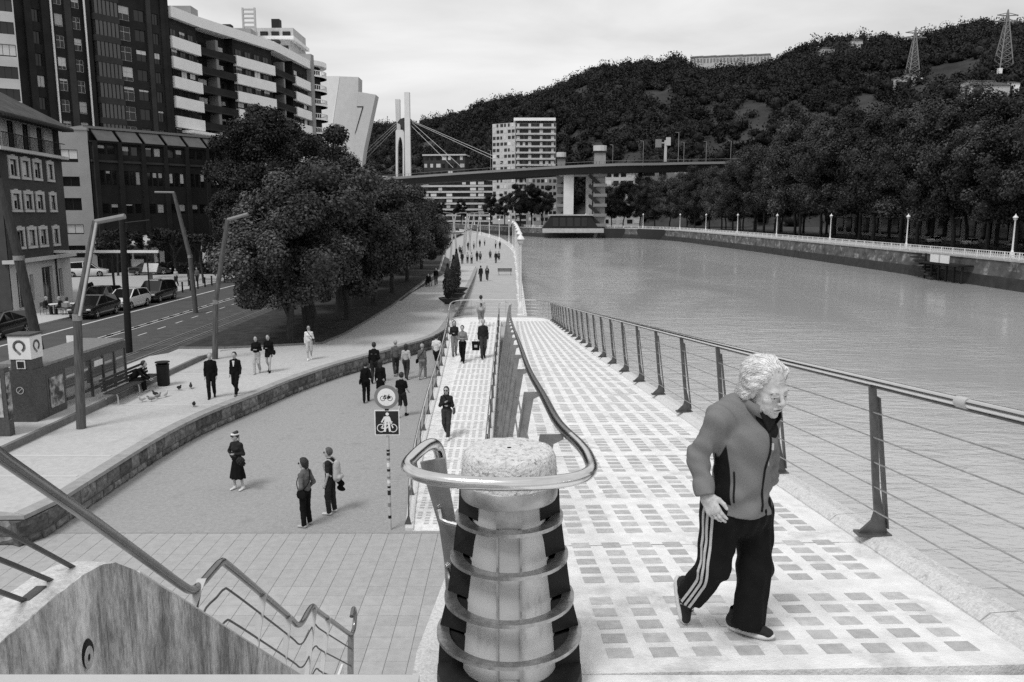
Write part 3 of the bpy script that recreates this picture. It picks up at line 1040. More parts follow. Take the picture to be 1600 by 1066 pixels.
# railing on the near side of the lower ramp (along the gap) and on its plaza side
t = thing('railing', 'thin steel railing along the gap side of the lower ramp', 'railing', (-0.74, 20, 0))
slat = MB(); slat.extrude([(-0.03, 0, 0), (0.03, 0, 0), (0.02, 0, 1.02), (-0.015, 0, 1.02)], (0, 0.016, 0)); slat_me = slat.mesh('post', M['steel_dark'])
y = 19.0
while y < 45.5:
    o = link('post', slat_me, t); o.location = Vector((-0.73, y, rz_lo(y) + 0.07)) - t.location
    y += 1.83
lo_hr = [(-0.76, y, rz_lo(y) + 1.1) for y in (18.9, 24, 30, 38, 45)] + [(-0.74, 46.3, 2.46), (-0.5, 46.7, 2.48), (-0.22, 46.5, 2.48)]
b = MB(); b.tube(spline(lo_hr, 4), 0.025, 8); b.build('handrail', M['steel'], t, smooth=True)
for h in (0.2, 0.4, 0.6, 0.8):
    b = MB(); b.tube([(-0.73, y, rz_lo(y) + 0.07 + h) for y in (19, 30, 45.5)], 0.006, 5); b.build('rod', M['steel_mid'], t, smooth=True)
t = thing('railing', 'thin steel railing between the plaza and the lower ramp behind the cycle sign', 'railing', (-2.6, 20, 0))
y = 18.75
plz = MB(); plz.extrude([(-0.05, 0, 0.0), (0.05, 0, 0.0), (0.0, 0, 0.25), (0.02, 0, 1.0), (-0.01, 0, 1.0), (-0.035, 0, 0.25), (-0.12, 0, 0.03), (-0.12, 0, 0)], (0, 0.018, 0)); plz_me = plz.mesh('post', M['steel_dark'])
while y < 45.5:
    o = link('post', plz_me, t); o.location = Vector((lo_l(y) - 0.1, y, rz_lo(y) + 0.06)) - t.location
    y += 1.83
phr = [(lo_l(y) - 0.10, y, rz_lo(y) + 1.08) for y in (18.75, 19.5, 21, 24, 28, 33, 38, 42, 45.0)] + [(-3.6, 46.4, 2.46)]
b = MB(); b.tube(spline(phr, 3), 0.026, 8); b.build('handrail', M['steel'], t, smooth=True)
for h in (0.22, 0.42, 0.62, 0.82):
    b = MB(); b.tube([(lo_l(y) - 0.1, y, rz_lo(y) + 0.06 + h) for y in (18.75, 21, 24, 28, 33, 40, 45.2)], 0.005, 5); b.build('rod', M['steel_mid'], t, smooth=True)

# ------------------------------------------------------------------ ribbed bollard: concrete core in a cage of steel rings
cx, cy = -0.012, 3.23
t = thing('ribbed_bollard', 'tapered concrete bollard caged in four steel rings under the looping handrail', 'bollard', (cx, cy, 5.63))
zt = 6.725
b = MB()
b.lathe([(0.222, 5.55), (0.196, 5.9), (0.170, 6.25), (0.152, 6.50), (0.150, 6.56)], (cx, cy, 0), 40)
b.build('core', mat('core_metal', 0.58, 0.5, metal=0.25, var=0.10, scale=4, stretch=(1.5, 1.5, 0.5), bump=0.04, bscale=40, dirt=(0.36, 0.66), dscale=7, detail=8), t, smooth=True)
b = MB()
b.lathe([(0.200, 6.52), (0.205, 6.53), (0.207, 6.585), (0.204, 6.59)], (cx, cy, 0), 40, cap=False)
b.build('collar', M['steel_dull'], t, smooth=True)
# weathered cap, uneven on top
vs = []
nr, na = 9, 48
b = MB()
prof = [(0.203, 6.585), (0.200, 6.64), (0.196, 6.69), (0.188, 6.712), (0.176, 6.722), (0.15, 6.726), (0.11, 6.727), (0.06, 6.728), (0.01, 6.728)]
for r, z in prof:
    for i in range(na):
        a = 2 * math.pi * i / na
        nz = noise.noise(Vector((math.cos(a) * r * 30, math.sin(a) * r * 30, z * 30)))
        vs.append((cx + math.cos(a) * (r + nz * 0.003), cy + math.sin(a) * (r + nz * 0.003), z + nz * 0.004))
b.add(vs, [(j * na + i, j * na + (i + 1) % na, (j + 1) * na + (i + 1) % na, (j + 1) * na + i) for j in range(len(prof) - 1) for i in range(na)])
b.build('cap', mat('lichen_concrete', 0.64, 0.95, var=0.16, scale=40, bump=0.7, bscale=80, dirt=(0.22, 0.60), dscale=50), t, smooth=True)
# front channel and side fins
b = MB()
def chan(z): return 0.150 + (6.56 - z) * 0.0715
for xa, xb in ((-0.052, -0.044), (0.044, 0.052)):
    b.add([(cx + xa, cy - chan(6.46) - 0.012, 6.46), (cx + xb, cy - chan(6.46) - 0.012, 6.46), (cx + xb, cy - chan(5.6) - 0.012, 5.6), (cx + xa, cy - chan(5.6) - 0.012, 5.6),
           (cx + xa, cy - chan(6.46) + 0.03, 6.46), (cx + xb, cy - chan(6.46) + 0.03, 6.46), (cx + xb, cy - chan(5.6) + 0.03, 5.6), (cx + xa, cy - chan(5.6) + 0.03, 5.6)],
          [(3, 2, 1, 0), (4, 5, 6, 7), (0, 1, 5, 4), (1, 2, 6, 5), (2, 3, 7, 6), (3, 0, 4, 7)])
b.build('channel_edge', M['steel_dull'], t)
b = MB()
b.add([(cx - 0.044, cy - chan(6.40) - 0.004, 6.40), (cx + 0.044, cy - chan(6.40) - 0.004, 6.40), (cx + 0.044, cy - chan(5.80) - 0.004, 5.80), (cx - 0.044, cy - chan(5.80) - 0.004, 5.80),
       (cx - 0.044, cy - chan(6.40) + 0.03, 6.40), (cx + 0.044, cy - chan(6.40) + 0.03, 6.40), (cx + 0.044, cy - chan(5.80) + 0.03, 5.80), (cx - 0.044, cy - chan(5.80) + 0.03, 5.80)],
      [(3, 2, 1, 0), (4, 5, 6, 7), (0, 1, 5, 4), (1, 2, 6, 5), (2, 3, 7, 6), (3, 0, 4, 7)])
b.build('channel_plate', M['light'], t)
b = MB(); b.box((cx, cy - chan(6.46) - 0.004, 6.475), (0.104, 0.03, 0.075)); b.build('socket_box', M['steel_dull'], t)
b = MB(); b.box((cx, cy - chan(5.80) - 0.014, 5.70), (0.08, 0.03, 0.016)); b.build('drain_slot', M['black'], t)
rings = [(6.430, 0.230, 0.29), (6.260, 0.253, 0.30), (6.070, 0.280, 0.315), (5.910, 0.315, 0.335)]
for z, ro, _ in rings:
    b = MB()
    ri = 0.192 + (6.56 - z) * 0.052
    a0, a1 = R_(180 - 14), R_(360 + 14)
    n = 40
    vs = []
    for i in range(n + 1):
        a = a0 + (a1 - a0) * i / n
        f_ = abs(math.cos(a)) ** 2; w = 0.040 + 0.014 * f_                     # flat crescent
        for r_, zz in ((ro, z - 0.008), (ro, z + 0.008), (ro - w, z + 0.008), (ro - w, z - 0.008)):
            vs.append((cx + r_ * math.cos(a), cy + r_ * math.sin(a), zz))
    fs = [(4 * i + q, 4 * i + (q + 1) % 4, 4 * i + 4 + (q + 1) % 4, 4 * i + 4 + q) for i in range(n) for q in range(4)]
    fs += [(3, 2, 1, 0), tuple(4 * n + q for q in range(4))]
    b.add(vs, fs); b.build('ring', M['ring'], t)
for s in (-1, 1):                                            # dark vertical fins the rings are welded to
    b = MB()
    for i in range(4):
        z1 = 6.555 if i == 0 else rings[i - 1][0] - 0.009
        z0 = rings[i][0] + 0.009
        r1 = 0.212 if i == 0 else rings[i - 1][1] - 0.012
        r0 = rings[i][1] - 0.012
        b.extrude([(cx + s * 0.13, cy - 0.09, z0), (cx + s * r0, cy + 0.02, z0), (cx + s * r1, cy + 0.02, z1), (cx + s * 0.13, cy - 0.09, z1)], (0, 0.014, 0))
    b.extrude([(cx + s * 0.13, cy - 0.09, 5.5), (cx + s * 0.33, cy + 0.02, 5.5), (cx + s * 0.303, cy + 0.02, rings[3][0] - .009), (cx + s * 0.13, cy - 0.09, rings[3][0] - .009)], (0, 0.014, 0))
    b.build('fin', M['black'], t)
b = MB(); b.lathe([(0.315, 5.6), (0.300, rings[3][0]), (0.270, rings[2][0]), (0.244, rings[1][0]), (0.221, rings[0][0]), (0.203, 6.55)], (cx, cy, 0), 24, a0=R_(6), a1=R_(174)); b.build('dark_backing', M['black'], t, smooth=True)  # black half shell added so the gaps inside the rings stay dark
b = MB(); b.lathe([(0.33, 5.56), (0.315, 5.74), (0.25, 5.76)], (cx, cy, 0), 32); b.build('base_ring', M['black'], t, smooth=True)

# ------------------------------------------------------------------ stair parapet at lower left
m, nt, bs = nmat('streaked_concrete')
N, L = nt.nodes, nt.links
geo = N.new('ShaderNodeNewGeometry')
def noi(sc, st, det=6, ro=0.6):
    mp = N.new('ShaderNodeMapping'); mp.inputs['Scale'].default_value = st
    L.new(geo.outputs['Position'], mp.inputs['Vector'])
    n = N.new('ShaderNodeTexNoise'); n.inputs['Scale'].default_value = sc; n.inputs['Detail'].default_value = det; n.inputs['Roughness'].default_value = ro
    L.new(mp.outputs['Vector'], n.inputs['Vector'])
    return n.outputs['Fac']
def mrange(v, a, c, x, y):
    r = N.new('ShaderNodeMapRange'); r.inputs['From Min'].default_value = a; r.inputs['From Max'].default_value = c
    r.inputs['To Min'].default_value = x; r.inputs['To Max'].default_value = y
    L.new(v, r.inputs['Value']); return r.outputs['Result']
def mul(a, c):
    r = N.new('ShaderNodeMath'); r.operation = 'MULTIPLY'; L.new(a, r.inputs[0]); L.new(c, r.inputs[1]); return r.outputs[0]
v1 = mrange(noi(1.0, (4.5, 4.5, 1.5), 9, 0.7), 0.36, 0.62, 0.44, 0.66)       # long vertical streaks
v2 = mrange(noi(1.0, (48, 48, 16), 9, 0.8), 0.38, 0.54, 0.66, 1.08)      # fine runs
v3 = mrange(noi(3.0, (1, 1, 0.30), 10, 0.8), 0.40, 0.54, 0.36, 1.08)             # broad stains
v4 = mrange(noi(1.0, (75, 75, 1.6), 6, 0.7), 0.60, 0.66, 1.0, 0.38)        # black specks and cracks
L.new(mul(mul(v1, v2), mul(v3, v4)), bs.inputs['Base Color'])
bs.inputs['Roughness'].default_value = 0.9
bp = N.new('ShaderNodeBump'); bp.inputs['Strength'].default_value = 0.3; bp.inputs['Distance'].default_value = 0.01
L.new(noi(30, (1, 1, 0.4)), bp.inputs['Height']); L.new(bp.outputs['Normal'], bs.inputs['Normal'])
M['streak'] = m
t = thing('stair_parapet', 'stained grey concrete stair parapet with a pointed top at the lower left corner', 'parapet', (-1.6, 2.9, 4))
top = [(1.2, 6.455), (2.0, 6.455), (2.45, 6.455), (2.62, 6.45), (2.74, 6.43), (2.84, 6.395), (2.98, 6.30), (3.49, 5.88), (4.32, 5.19), (5.36, 4.33), (7.1, 2.9), (7.1, 2.3), (5.2, 2.9), (2.4, 4.6), (1.2, 4.8)]
b = MB()
n = len(top)
# top surface is worn: the outline is resampled and nudged
def wob(y, z, k): return z + 0.004 * noise.noise(Vector((y * 9, z * 9, k)))
vs = [(-1.50, y, z) for y, z in top] + [(-1.665, y, wob(y, z - 0.012, 3)) for y, z in top]
b.add(vs, [tuple(range(n)), tuple(range(2 * n - 1, n - 1, -1))] + [(n + i, n + (i + 1) % n, (i + 1) % n, i) for i in range(n)])
b.build('wall', M['streak'], t)
b = MB()
m2 = 40
ys2 = [1.3 + (3.02 - 1.3) * i / m2 for i in range(m2 + 1)]
zt_ = lambda y: interp([p[0] for p in top[:10]], [p[1] for p in top[:10]], y)
vs = []
for y in ys2:
    for x in (-1.503, -1.53, -1.58, -1.63, -1.668):
        edge = 0.006 if x in (-1.503, -1.668) else 0
        vs.append((x, y, zt_(y) + 0.006 - edge + 0.005 * noise.noise(Vector((x * 40, y * 22, 1)))))
b.add(vs, [(i * 5 + k, i * 5 + k + 1, i * 5 + 6 + k, i * 5 + 5 + k) for i in range(m2) for k in range(4)])
b.build('worn_top', M['conc_speck'], t, smooth=True)
b = MB(); b.tube([(-1.505, 3.02, 6.27), (-1.505, 3.49, 5.885), (-1.505, 4.32, 5.195), (-1.505, 5.36, 4.335), (-1.505, 7.0, 2.99)], 0.007, 6); b.build('pale_edge', M['conc_white'], t)  # thin white tube along the sloping edge of the wall
# duct holes in the face: dark mouth with a ribbed hose end
for y, z, r in ((2.60, 6.165, 0.036), (3.42, 5.475, 0.040)):
    b = MB(); b.lathe([(r, 0), (r * 0.9, 0.006), (0.001, 0.006)], (0, 0, 0), 20, cap=False)
    o = b.build('duct_mouth', M['black'], t, world=False)
    o.location = Vector((-1.4985, y, z)) - t.location; o.rotation_euler = (0, R_(90), 0)
    o.scale = (1.5, 1, 1)
    for k in range(5):
        b = MB(); rr = r * (0.72 - 0.1 * k)
        b.tube([(rr * math.cos(a) , rr * math.sin(a), 0) for a in [2 * math.pi * i / 16 for i in range(16)]], 0.0022, 5, closed=True)
        h = b.build('hose_rib', M['light'], t, world=False, smooth=True)
        h.location = Vector((-1.490, y - r * 0.22, z - r * 0.3)) - t.location; h.rotation_euler = (0, R_(90), 0); h.scale = (1.5, 1, 1)
t = thing('stair_railing', 'steel stair railing with kinked handrail and wires going down to the plaza', 'railing', (-1.52, 2.3, 6))
XH = -1.53
hl = [(1.0, 7.42), (1.5, 7.40), (1.95, 7.27), (2.31, 6.97), (2.73, 6.62), (3.2, 6.22), (3.44, 6.015), (3.56, 5.925), (3.66, 5.90), (3.84, 5.895), (3.95, 5.885), (4.05, 5.82), (4.6, 5.37), (5.12, 4.94), (5.27, 4.81), (5.40, 4.755), (5.58, 4.745), (5.72, 4.715), (5.86, 4.60), (6.43, 4.18), (6.98, 3.775), (7.1, 3.72), (7.2, 3.75), (7.24, 3.85), (7.18, 3.93), (7.08, 3.90)]
b = MB(); b.tube([Vector((XH, y, z)) for y, z in [(p.x, p.y) for p in spline([(y, z, 0) for y, z in hl], 5)]], 0.0205, 12)
b.build('handrail', M['steel_rail'], t, smooth=True)
for y0, z0, y1, z1 in ((1.9, 7.06, 2.75, 6.40), (1.9, 6.93, 2.585, 6.44), (1.9, 6.82, 2.44, 6.44)):
    ym, zm = (y0 + y1) / 2, (z0 + z1) / 2 + 0.015
    b = MB(); b.tube(spline([(-1.58, y0, z0), (-1.58, ym, zm), (-1.58, y1, z1)], 5), 0.0085, 7); b.build('rod', M['steel_dark'], t, smooth=True)
b = MB(); b.box((-1.58, 2.46, 6.458), (0.035, 0.10, 0.012)); b.build('rod_plate', M['steel_dark'], t)
posts = [(3.64, 5.93, 3.48, 5.82), (4.53, 5.40, 4.36, 5.15), (5.03, 4.99, 4.88, 4.72), (5.69, 4.70, 5.40, 4.28), (6.11, 4.40, 5.78, 3.98)]
for yt, ztp, yb, zb in posts:
    b = MB(); b.extrude([(XH - 0.012, yt + .02, ztp), (XH + 0.032, yt + .02, ztp), (XH + 0.022, yb + .02, zb), (XH - 0.012, yb + .02, zb)], (0, 0.012, 0)); b.build('post', M['light'], t)
    b = MB(); b.tube([(XH + 0.01, yt, ztp - 0.05), (XH + 0.01, yb, zb - 0.12)], 0.007, 6); b.build('stay', M['steel_dark'], t)
for dz, ys0, ys1 in ((-0.15, 3.62, 7.0), (-0.33, 3.66, 7.0), (-0.52, 4.6, 7.0), (-0.7, 5.3, 7.0)):
    pts = [(y, z + dz) for y, z in hl[8:21] if y >= ys0 - 0.01 and y <= ys1]
    if dz > -0.4: pts = [(pts[0][0] - 0.1, pts[0][1] - 0.16)] + pts
    b = MB(); b.tube([Vector((XH + 0.008, p.x, p.y)) for p in spline([(y, z, 0) for y, z in pts], 4)], 0.006, 6); b.build('rod', M['steel_dark'], t, smooth=True)
b = MB(); b.bar((XH, 7.02, 3.74), (XH, 6.84, 2.9), 0.05, 0.05); b.build('end_post', M['steel_mid'], t)
b = MB(); b.box((XH - 0.01, 6.5, 3.35), (0.02, 0.34, 0.62)); b.build('notice_plate', M['white_paint'], t)
t = thing('stair', 'concrete stair flight hidden behind the pointed parapet going down to the plaza', 'stair', (-2.4, 2.7, 4))
for i in range(17):
    b = MB(); y = 2.75 + i * 0.41; z = 5.99 - 0.35 * (i + 1)
    b.box2((-3.2, y, z - 0.3), (-1.67, y + 0.43, z)); b.build('step', M['conc'], t)

# ------------------------------------------------------------------ plaza tiles, stone wall, sign, promenade furniture
b = MB(); b.box2((-15.4, 2.0, -0.2), (0.9, 18.415, -0.012)); bed = struct(b.build('tile_bed', M['tile_bed']))
tl = MB()
w = 0.392
tl.add([(-w / 2, -w / 2, -0.03), (w / 2, -w / 2, -0.03), (w / 2, w / 2, -0.03), (-w / 2, w / 2, -0.03),
        (-w / 2, -w / 2, -0.004), (w / 2, -w / 2, -0.004), (w / 2, w / 2, -0.004), (-w / 2, w / 2, -0.004),
        (-w / 2 + .006, -w / 2 + .006, 0), (w / 2 - .006, -w / 2 + .006, 0), (w / 2 - .006, w / 2 - .006, 0), (-w / 2 + .006, w / 2 - .006, 0)],
       [(0, 1, 5, 4), (1, 2, 6, 5), (2, 3, 7, 6), (3, 0, 4, 7), (4, 5, 9, 8), (5, 6, 10, 9), (6, 7, 11, 10), (7, 4, 8, 11), (8, 9, 10, 11)])
tile_me = tl.mesh('tile', M['tile'])
rest = MB()
tiles = []
for j in range(40):
    for i in range(41):
        x, y = -15.2 + i * 0.4, 18.2 - j * 0.4
        tiles.append((x, y))
def vis(x, y):
    u = x / y
    return -0.66 < u < -0.08 and 8.6 < y
seen = sorted([p for p in tiles if vis(*p)], key=lambda p: (p[1]))[:300]
seen_s = set(seen)
for (x, y) in tiles:
    if (x, y) in seen_s:
        o = link('tile', tile_me, bed)
        o.location = (x, y, random.uniform(-0.002, 0.002))
        o.rotation_euler = (random.uniform(-.004, .004), random.uniform(-.004, .004), random.uniform(-.006, .006))
    elif y > 6:
        o0 = len(rest.v)
        dz = random.uniform(-.002, .002)
        rest.add([(p[0] + x, p[1] + y, p[2] + dz) for p in tl.v], [f for f in tl.f if f[0] >= 4 or True])
stuff(rest.build('tiles', M['tile'], bed))

# stone retaining wall between plaza and upper sidewalk: blocks laid one by one
t = thing('stone_wall', 'low curved wall of rough stone blocks between the plaza and the upper sidewalk', 'stone wall', (-11.2, 17.7, 0))
base = Vector(t.location)
# arclength walk along the front line
line = [Vector((-15.0, 17.7, 0)), Vector((-11.45, 17.7, 0))] + [Vector((p[0], p[1], 0)) for p in WALL_S[1:]]
def walk(line):
    cum = [0.0]
    for i in range(1, len(line)):
        cum.append(cum[-1] + (line[i] - line[i - 1]).length)
    return cum
cum = walk(line)
def at_s(s_):
    k = max(0, min(len(line) - 2, int(np.searchsorted(cum, s_)) - 1))
    q = (s_ - cum[k]) / max(1e-9, cum[k + 1] - cum[k])
    return line[k].lerp(line[k + 1], q), (line[k + 1] - line[k]).normalized()
def rough_block(L_, H_, D_, amp, seed):
    """stone with a pillowed, uneven front (front faces +local y)"""
    r = random.Random(seed)
    nx, nz = 4, 3
    vs = []
    for j in range(nz + 1):
        for i in range(nx + 1):
            e = (i in (0, nx)) or (j in (0, nz))
            x = (i / nx - 0.5) * L_ + (0 if i in (0, nx) else r.uniform(-.02, .02))
            z = (j / nz) * H_ + (0 if j in (0, nz) else r.uniform(-.015, .015))
            y = -0.004 - r.random() * 0.008 if e else r.uniform(0.3, 1.0) * amp
            vs.append((x, y, z))
    o = len(vs)
    vs += [(-L_ / 2, -D_, 0), (L_ / 2, -D_, 0), (L_ / 2, -D_, H_), (-L_ / 2, -D_, H_)]
    fs = [(j * (nx + 1) + i + 1, j * (nx + 1) + i, (j + 1) * (nx + 1) + i, (j + 1) * (nx + 1) + i + 1) for j in range(nz) for i in range(nx)]
    top = [nz * (nx + 1) + i for i in range(nx + 1)]
    fs.append(tuple(top + [o + 2, o + 3])[::-1])
    fs.append((0, o, o + 3, nz * (nx + 1)))
    fs.append((nx, nz * (nx + 1) + nx, o + 2, o + 1))
    return vs, fs
blocks = {}
def block_mesh(L_, H_):
    key = (round(L_ * 10), round(H_ * 20), random.randint(0, 3))
    if key not in blocks:
        b = MB(); vs, fs = rough_block(key[0] / 10 - 0.030, key[1] / 20 - 0.024, 0.28, 0.06, hash(key) % 1000); b.add(vs, fs)
        blocks[key] = b.mesh('stone', M['stone'])
    return blocks[key]
n_st = 0
S_end = cum[-1]
far_rest = MB()
courses = [(0.02, 0.20), (0.22, 0.40)]
for z0, hh in courses:
    s_ = 0.1 + (0.3 if z0 > 0.1 else 0)
    while s_ < S_end - 0.8:
        L_ = random.choice([0.5, 0.6, 0.6, 0.7, 0.8]) * (0.8 if z0 < 0.1 else 1)
        L_ = round(L_ * 10) / 10
        p, d = at_s(s_ + L_ / 2)
        drop = side_z(p.y) - 0.70
        if drop < -0.45: break
        ang = math.atan2(d.y, d.x) + math.pi
        me = block_mesh(L_, hh)
        ok = n_st < 300 and p.y < 70
        nrm = Vector((d.y, -d.x, 0))
        loc = p + Vector((0, 0, z0 + drop * (1 if z0 > .1 else .5)))
        if ok:
            o = link('stone', me, t)
            o.location = loc - base + nrm * (0.0 if z0 > .1 else 0.012)
            o.rotation_euler = (0, 0, ang)
            n_st += 1
        else:
            Rz = Matrix.Rotation(ang, 3, 'Z')
            far_rest.add([Rz @ v.co + loc for v in me.vertices], [tuple(q.vertices) for q in me.polygons])
        s_ += L_
if far_rest.v:
    stuff(far_rest.build('stones', M['stone'], t))
# cap slabs
s_ = 0.0
while s_ < S_end - 1.2:
    L_ = 1.2
    p, d = at_s(s_ + L_ / 2)
    nrm = Vector((d.y, -d.x, 0))
    drop = side_z(p.y) - 0.70
    if drop < -0.6: break
    b = MB()
    p0, d0 = at_s(s_ + 0.006); p1, d1 = at_s(s_ + L_ - 0.006)
    n0, n1 = Vector((d0.y, -d0.x, 0)), Vector((d1.y, -d1.x, 0))
    A, B, C_, D_ = p0 + n0 * 0.035, p1 + n1 * 0.035, p1 - n1 * 0.36, p0 - n0 * 0.36
    za, zb = 0.622 + drop, 0.722 + drop
    vs = [(q.x, q.y, za) for q in (A, B, C_, D_)] + [(q.x, q.y, zb) for q in (A, B, C_, D_)]
    b.add(vs, [(3, 2, 1, 0)[::-1], (4, 5, 6, 7)[::-1], (0, 1, 5, 4)[::-1], (1, 2, 6, 5)[::-1], (2, 3, 7, 6)[::-1], (3, 0, 4, 7)[::-1]])
    b.build('cap_stone', M['stone_cap'], t)
    s_ += L_
b = MB(); ribbon(b, [(p.x, p.y) for p in line[:-12]], [0.012, 0.012], [0, 0.6]); b.build('mortar', M['joint'], t)

# cycle sign on its banded pole
def flat_ring(b, c, r0, r1, n=28, y=0.0):
    vs = []
    for i in range(n):
        a = 2 * math.pi * i / n
        vs += [(c[0] + r0 * math.cos(a), y, c[1] + r0 * math.sin(a)), (c[0] + r1 * math.cos(a), y, c[1] + r1 * math.sin(a))]
    b.add(vs, [(2 * i, 2 * i + 1, 2 * ((i + 1) % n) + 1, 2 * ((i + 1) % n)) for i in range(n)])
def disc(b, c, r, n=28, y=0.0):
    flat_ring(b, c, 0.0005, r, n, y)
def stroke(b, p, q, w, y=0.0):
    p, q = Vector((p[0], p[1])), Vector((q[0], q[1]))
    d = (q - p).normalized() * 1.0
    nn = Vector((-d.y, d.x)) * w / 2
    b.quad((p.x - nn.x, y, p.y - nn.y), (q.x - nn.x, y, q.y - nn.y), (q.x + nn.x, y, q.y + nn.y), (p.x + nn.x, y, p.y + nn.y))
def bicycle(b, cx_, cz_, s, y, w):
    for dx in (-0.55, 0.55):
        flat_ring(b, (cx_ + dx * s, cz_), 0.33 * s, 0.40 * s, 20, y)
    P_ = lambda x, z: (cx_ + x * s, cz_ + z * s)
    for p, q in (((-0.55, 0), (-0.1, -0.03)), ((-0.55, 0), (-0.22, 0.42)), ((-0.22, 0.48), (-0.1, -0.03)), ((-0.18, 0.38), (0.36, 0.38)), ((-0.1, -0.03), (0.38, 0.34)), ((0.33, 0.56), (0.55, 0)), ((0.33, 0.56), (0.5, 0.58)), ((-0.34, 0.5), (-0.1, 0.5))):
        stroke(b, P_(*p), P_(*q), w, y)
sx, sy = -3.0, 18.62
t = thing('cycle_sign', 'round no cycling sign over a square walk your bicycle sign on a sticker banded pole', 'road sign', (sx, sy, 0))
SZ = 2.66
b = MB(); b.tube([(sx, sy, 0), (sx, sy, 3.62)], 0.04, 12); b.build('pole', M['light'], t, smooth=True)
for z, h, v in ((2.0, .05, 'black'), (1.9, .07, 'dark'), (1.78, .05, 'mid'), (1.62, .1, 'white_paint'), (1.5, .06, 'dark'), (1.32, .05, 'mid'), (1.2, .08, 'white_paint'), (1.08, .05, 'black'), (0.9, .12, 'dark'), (0.6, .1, 'mid'), (0.3, .08, 'black')):
    b = MB(); b.tube([(sx, sy, z), (sx, sy, z + h)], 0.0415, 12, cap=False); b.build('sticker', M[v], t, smooth=True)
zr, zs = 3.36, 2.73
b = MB(); b.lathe([(0.001, -0.012), (0.293, -0.012), (0.293, 0.012), (0.001, 0.012)], (0, 0, 0), 36, cap=False)
o = b.build('round_plate', M['steel_mid'], t, world=False); o.location = (0, -0.055, zr); o.rotation_euler = (R_(90), 0, 0)
b = MB(); flat_ring(b, (sx, zr), 0.215, 0.290, 36, sy - 0.070); b.build('rim_ring', M['mid'], t)
b = MB(); disc(b, (sx, zr), 0.216, 36, sy - 0.069); b.build('white_disc', M['white_paint'], t)
b = MB(); bicycle(b, sx, zr - 0.03, 0.155, sy - 0.073, 0.014); stroke(b, (sx + 0.02, zr - .03), (sx + .1, zr - .0), .045, sy - .0735); b.build('cycle_mark', M['black'], t)
b = MB(); b.box((sx, sy - 0.05, zs), (0.60, 0.02, 0.62)); b.build('square_plate', M['white_paint'], t)
b = MB(); b.box((sx, sy - 0.0625, zs), (0.55, 0.008, 0.57)); b.build('dark_panel', M['dark'], t)
b = MB(); bicycle(b, sx, zs - 0.13, 0.26, sy - 0.070, 0.028)
disc(b, (sx + 0.01, zs + 0.215), 0.04, 16, sy - 0.0705)
yy = sy - 0.0712
b.quad((sx - 0.07, yy, zs + 0.02), (sx + 0.07, yy, zs + 0.02), (sx + 0.06, yy, zs + 0.16), (sx - 0.045, yy, zs + 0.16))
stroke(b, (sx - .05, zs + .15), (sx - .13, zs + .01), .035, yy - .001); stroke(b, (sx + .055, zs + .14), (sx + .10, zs + .0), .035, yy - .001)
stroke(b, (sx - .03, zs + .03), (sx - .055, zs - .22), .05, yy - .002); stroke(b, (sx + .035, zs + .03), (sx + .07, zs - .22), .05, yy - .002)
b.build('figure_mark', M['white_paint'], t)
b = MB(); b.box((sx, sy - 0.03, 3.05), (0.09, 0.06, 0.05)); b.build('clamp', M['black'], t)

# planters with slim cypresses on the wall end
def cypress(loc, h, r, label):
    t = thing('cypress', label, 'shrub', loc, 0, 'slim cypresses in the promenade planters')
    n = 1500
    zz = rng.uniform(0.04, 1, n)
    rad = r * np.sin(np.clip(zz * 1.0, 0, 1) ** 0.7 * math.pi * 0.93 + 0.2).clip(0.12, 1) * rng.uniform(0.6, 1.08, n)
    a = rng.uniform(0, 2 * math.pi, n)
    C_ = np.stack([rad * np.cos(a), rad * np.sin(a), zz * h], 1)
    Nn = np.stack([np.cos(a), np.sin(a), 0.5 + 0 * a], 1)
    V, Q = leaf_cards(C_, Nn, 0.16, 0.5)
    k = BV * np.array([r * 0.7, r * 0.7, h * 0.46]) + np.array([0, 0, h * 0.5])
    T = np.concatenate([BF, Q[:, [0, 1, 2]] + len(k), Q[:, [0, 2, 3]] + len(k)])
    link('foliage', np_mesh('foliage', np.concatenate([k, V]), T, M['leaf_black']), t)
    b = MB(); b.tube([(0, 0, -0.15), (0, 0, 0.3)], 0.05, 6); b.build('stem', M['bark'], t, world=False)
pls = [(-4.45, 56.5), (-4.3, 60.0), (-4.35, 64.0)]
for i, (x, y) in enumerate(pls):
    lab = ['nearest', 'middle', 'farthest'][i]
    t = thing('planter', f'{lab} of the three dark bowl planters on stone blocks at the promenade wall', 'planter', (x, y, 0.70), 0, 'bowl planters by the promenade wall')
    b = MB(); b.lathe([(0.25, 0.62), (0.42, 0.68), (0.78, 0.98), (0.82, 1.04), (0.74, 1.04), (0.70, 0.98), (0.01, 0.96)], (0, 0, 0), 20); b.build('bowl', M['dark'], t, smooth=True, world=False)
    b = MB(); b.box((0, 0, 0.31), (0.75, 0.75, 0.62)); b.build('plinth', M['stone_cap'], t, world=False)
    cypress((x - 0.1, y, 1.66), [2.5, 2.9, 3.2][i], 0.36, f'dark slim cypress in the {lab} bowl planter by the promenade wall')

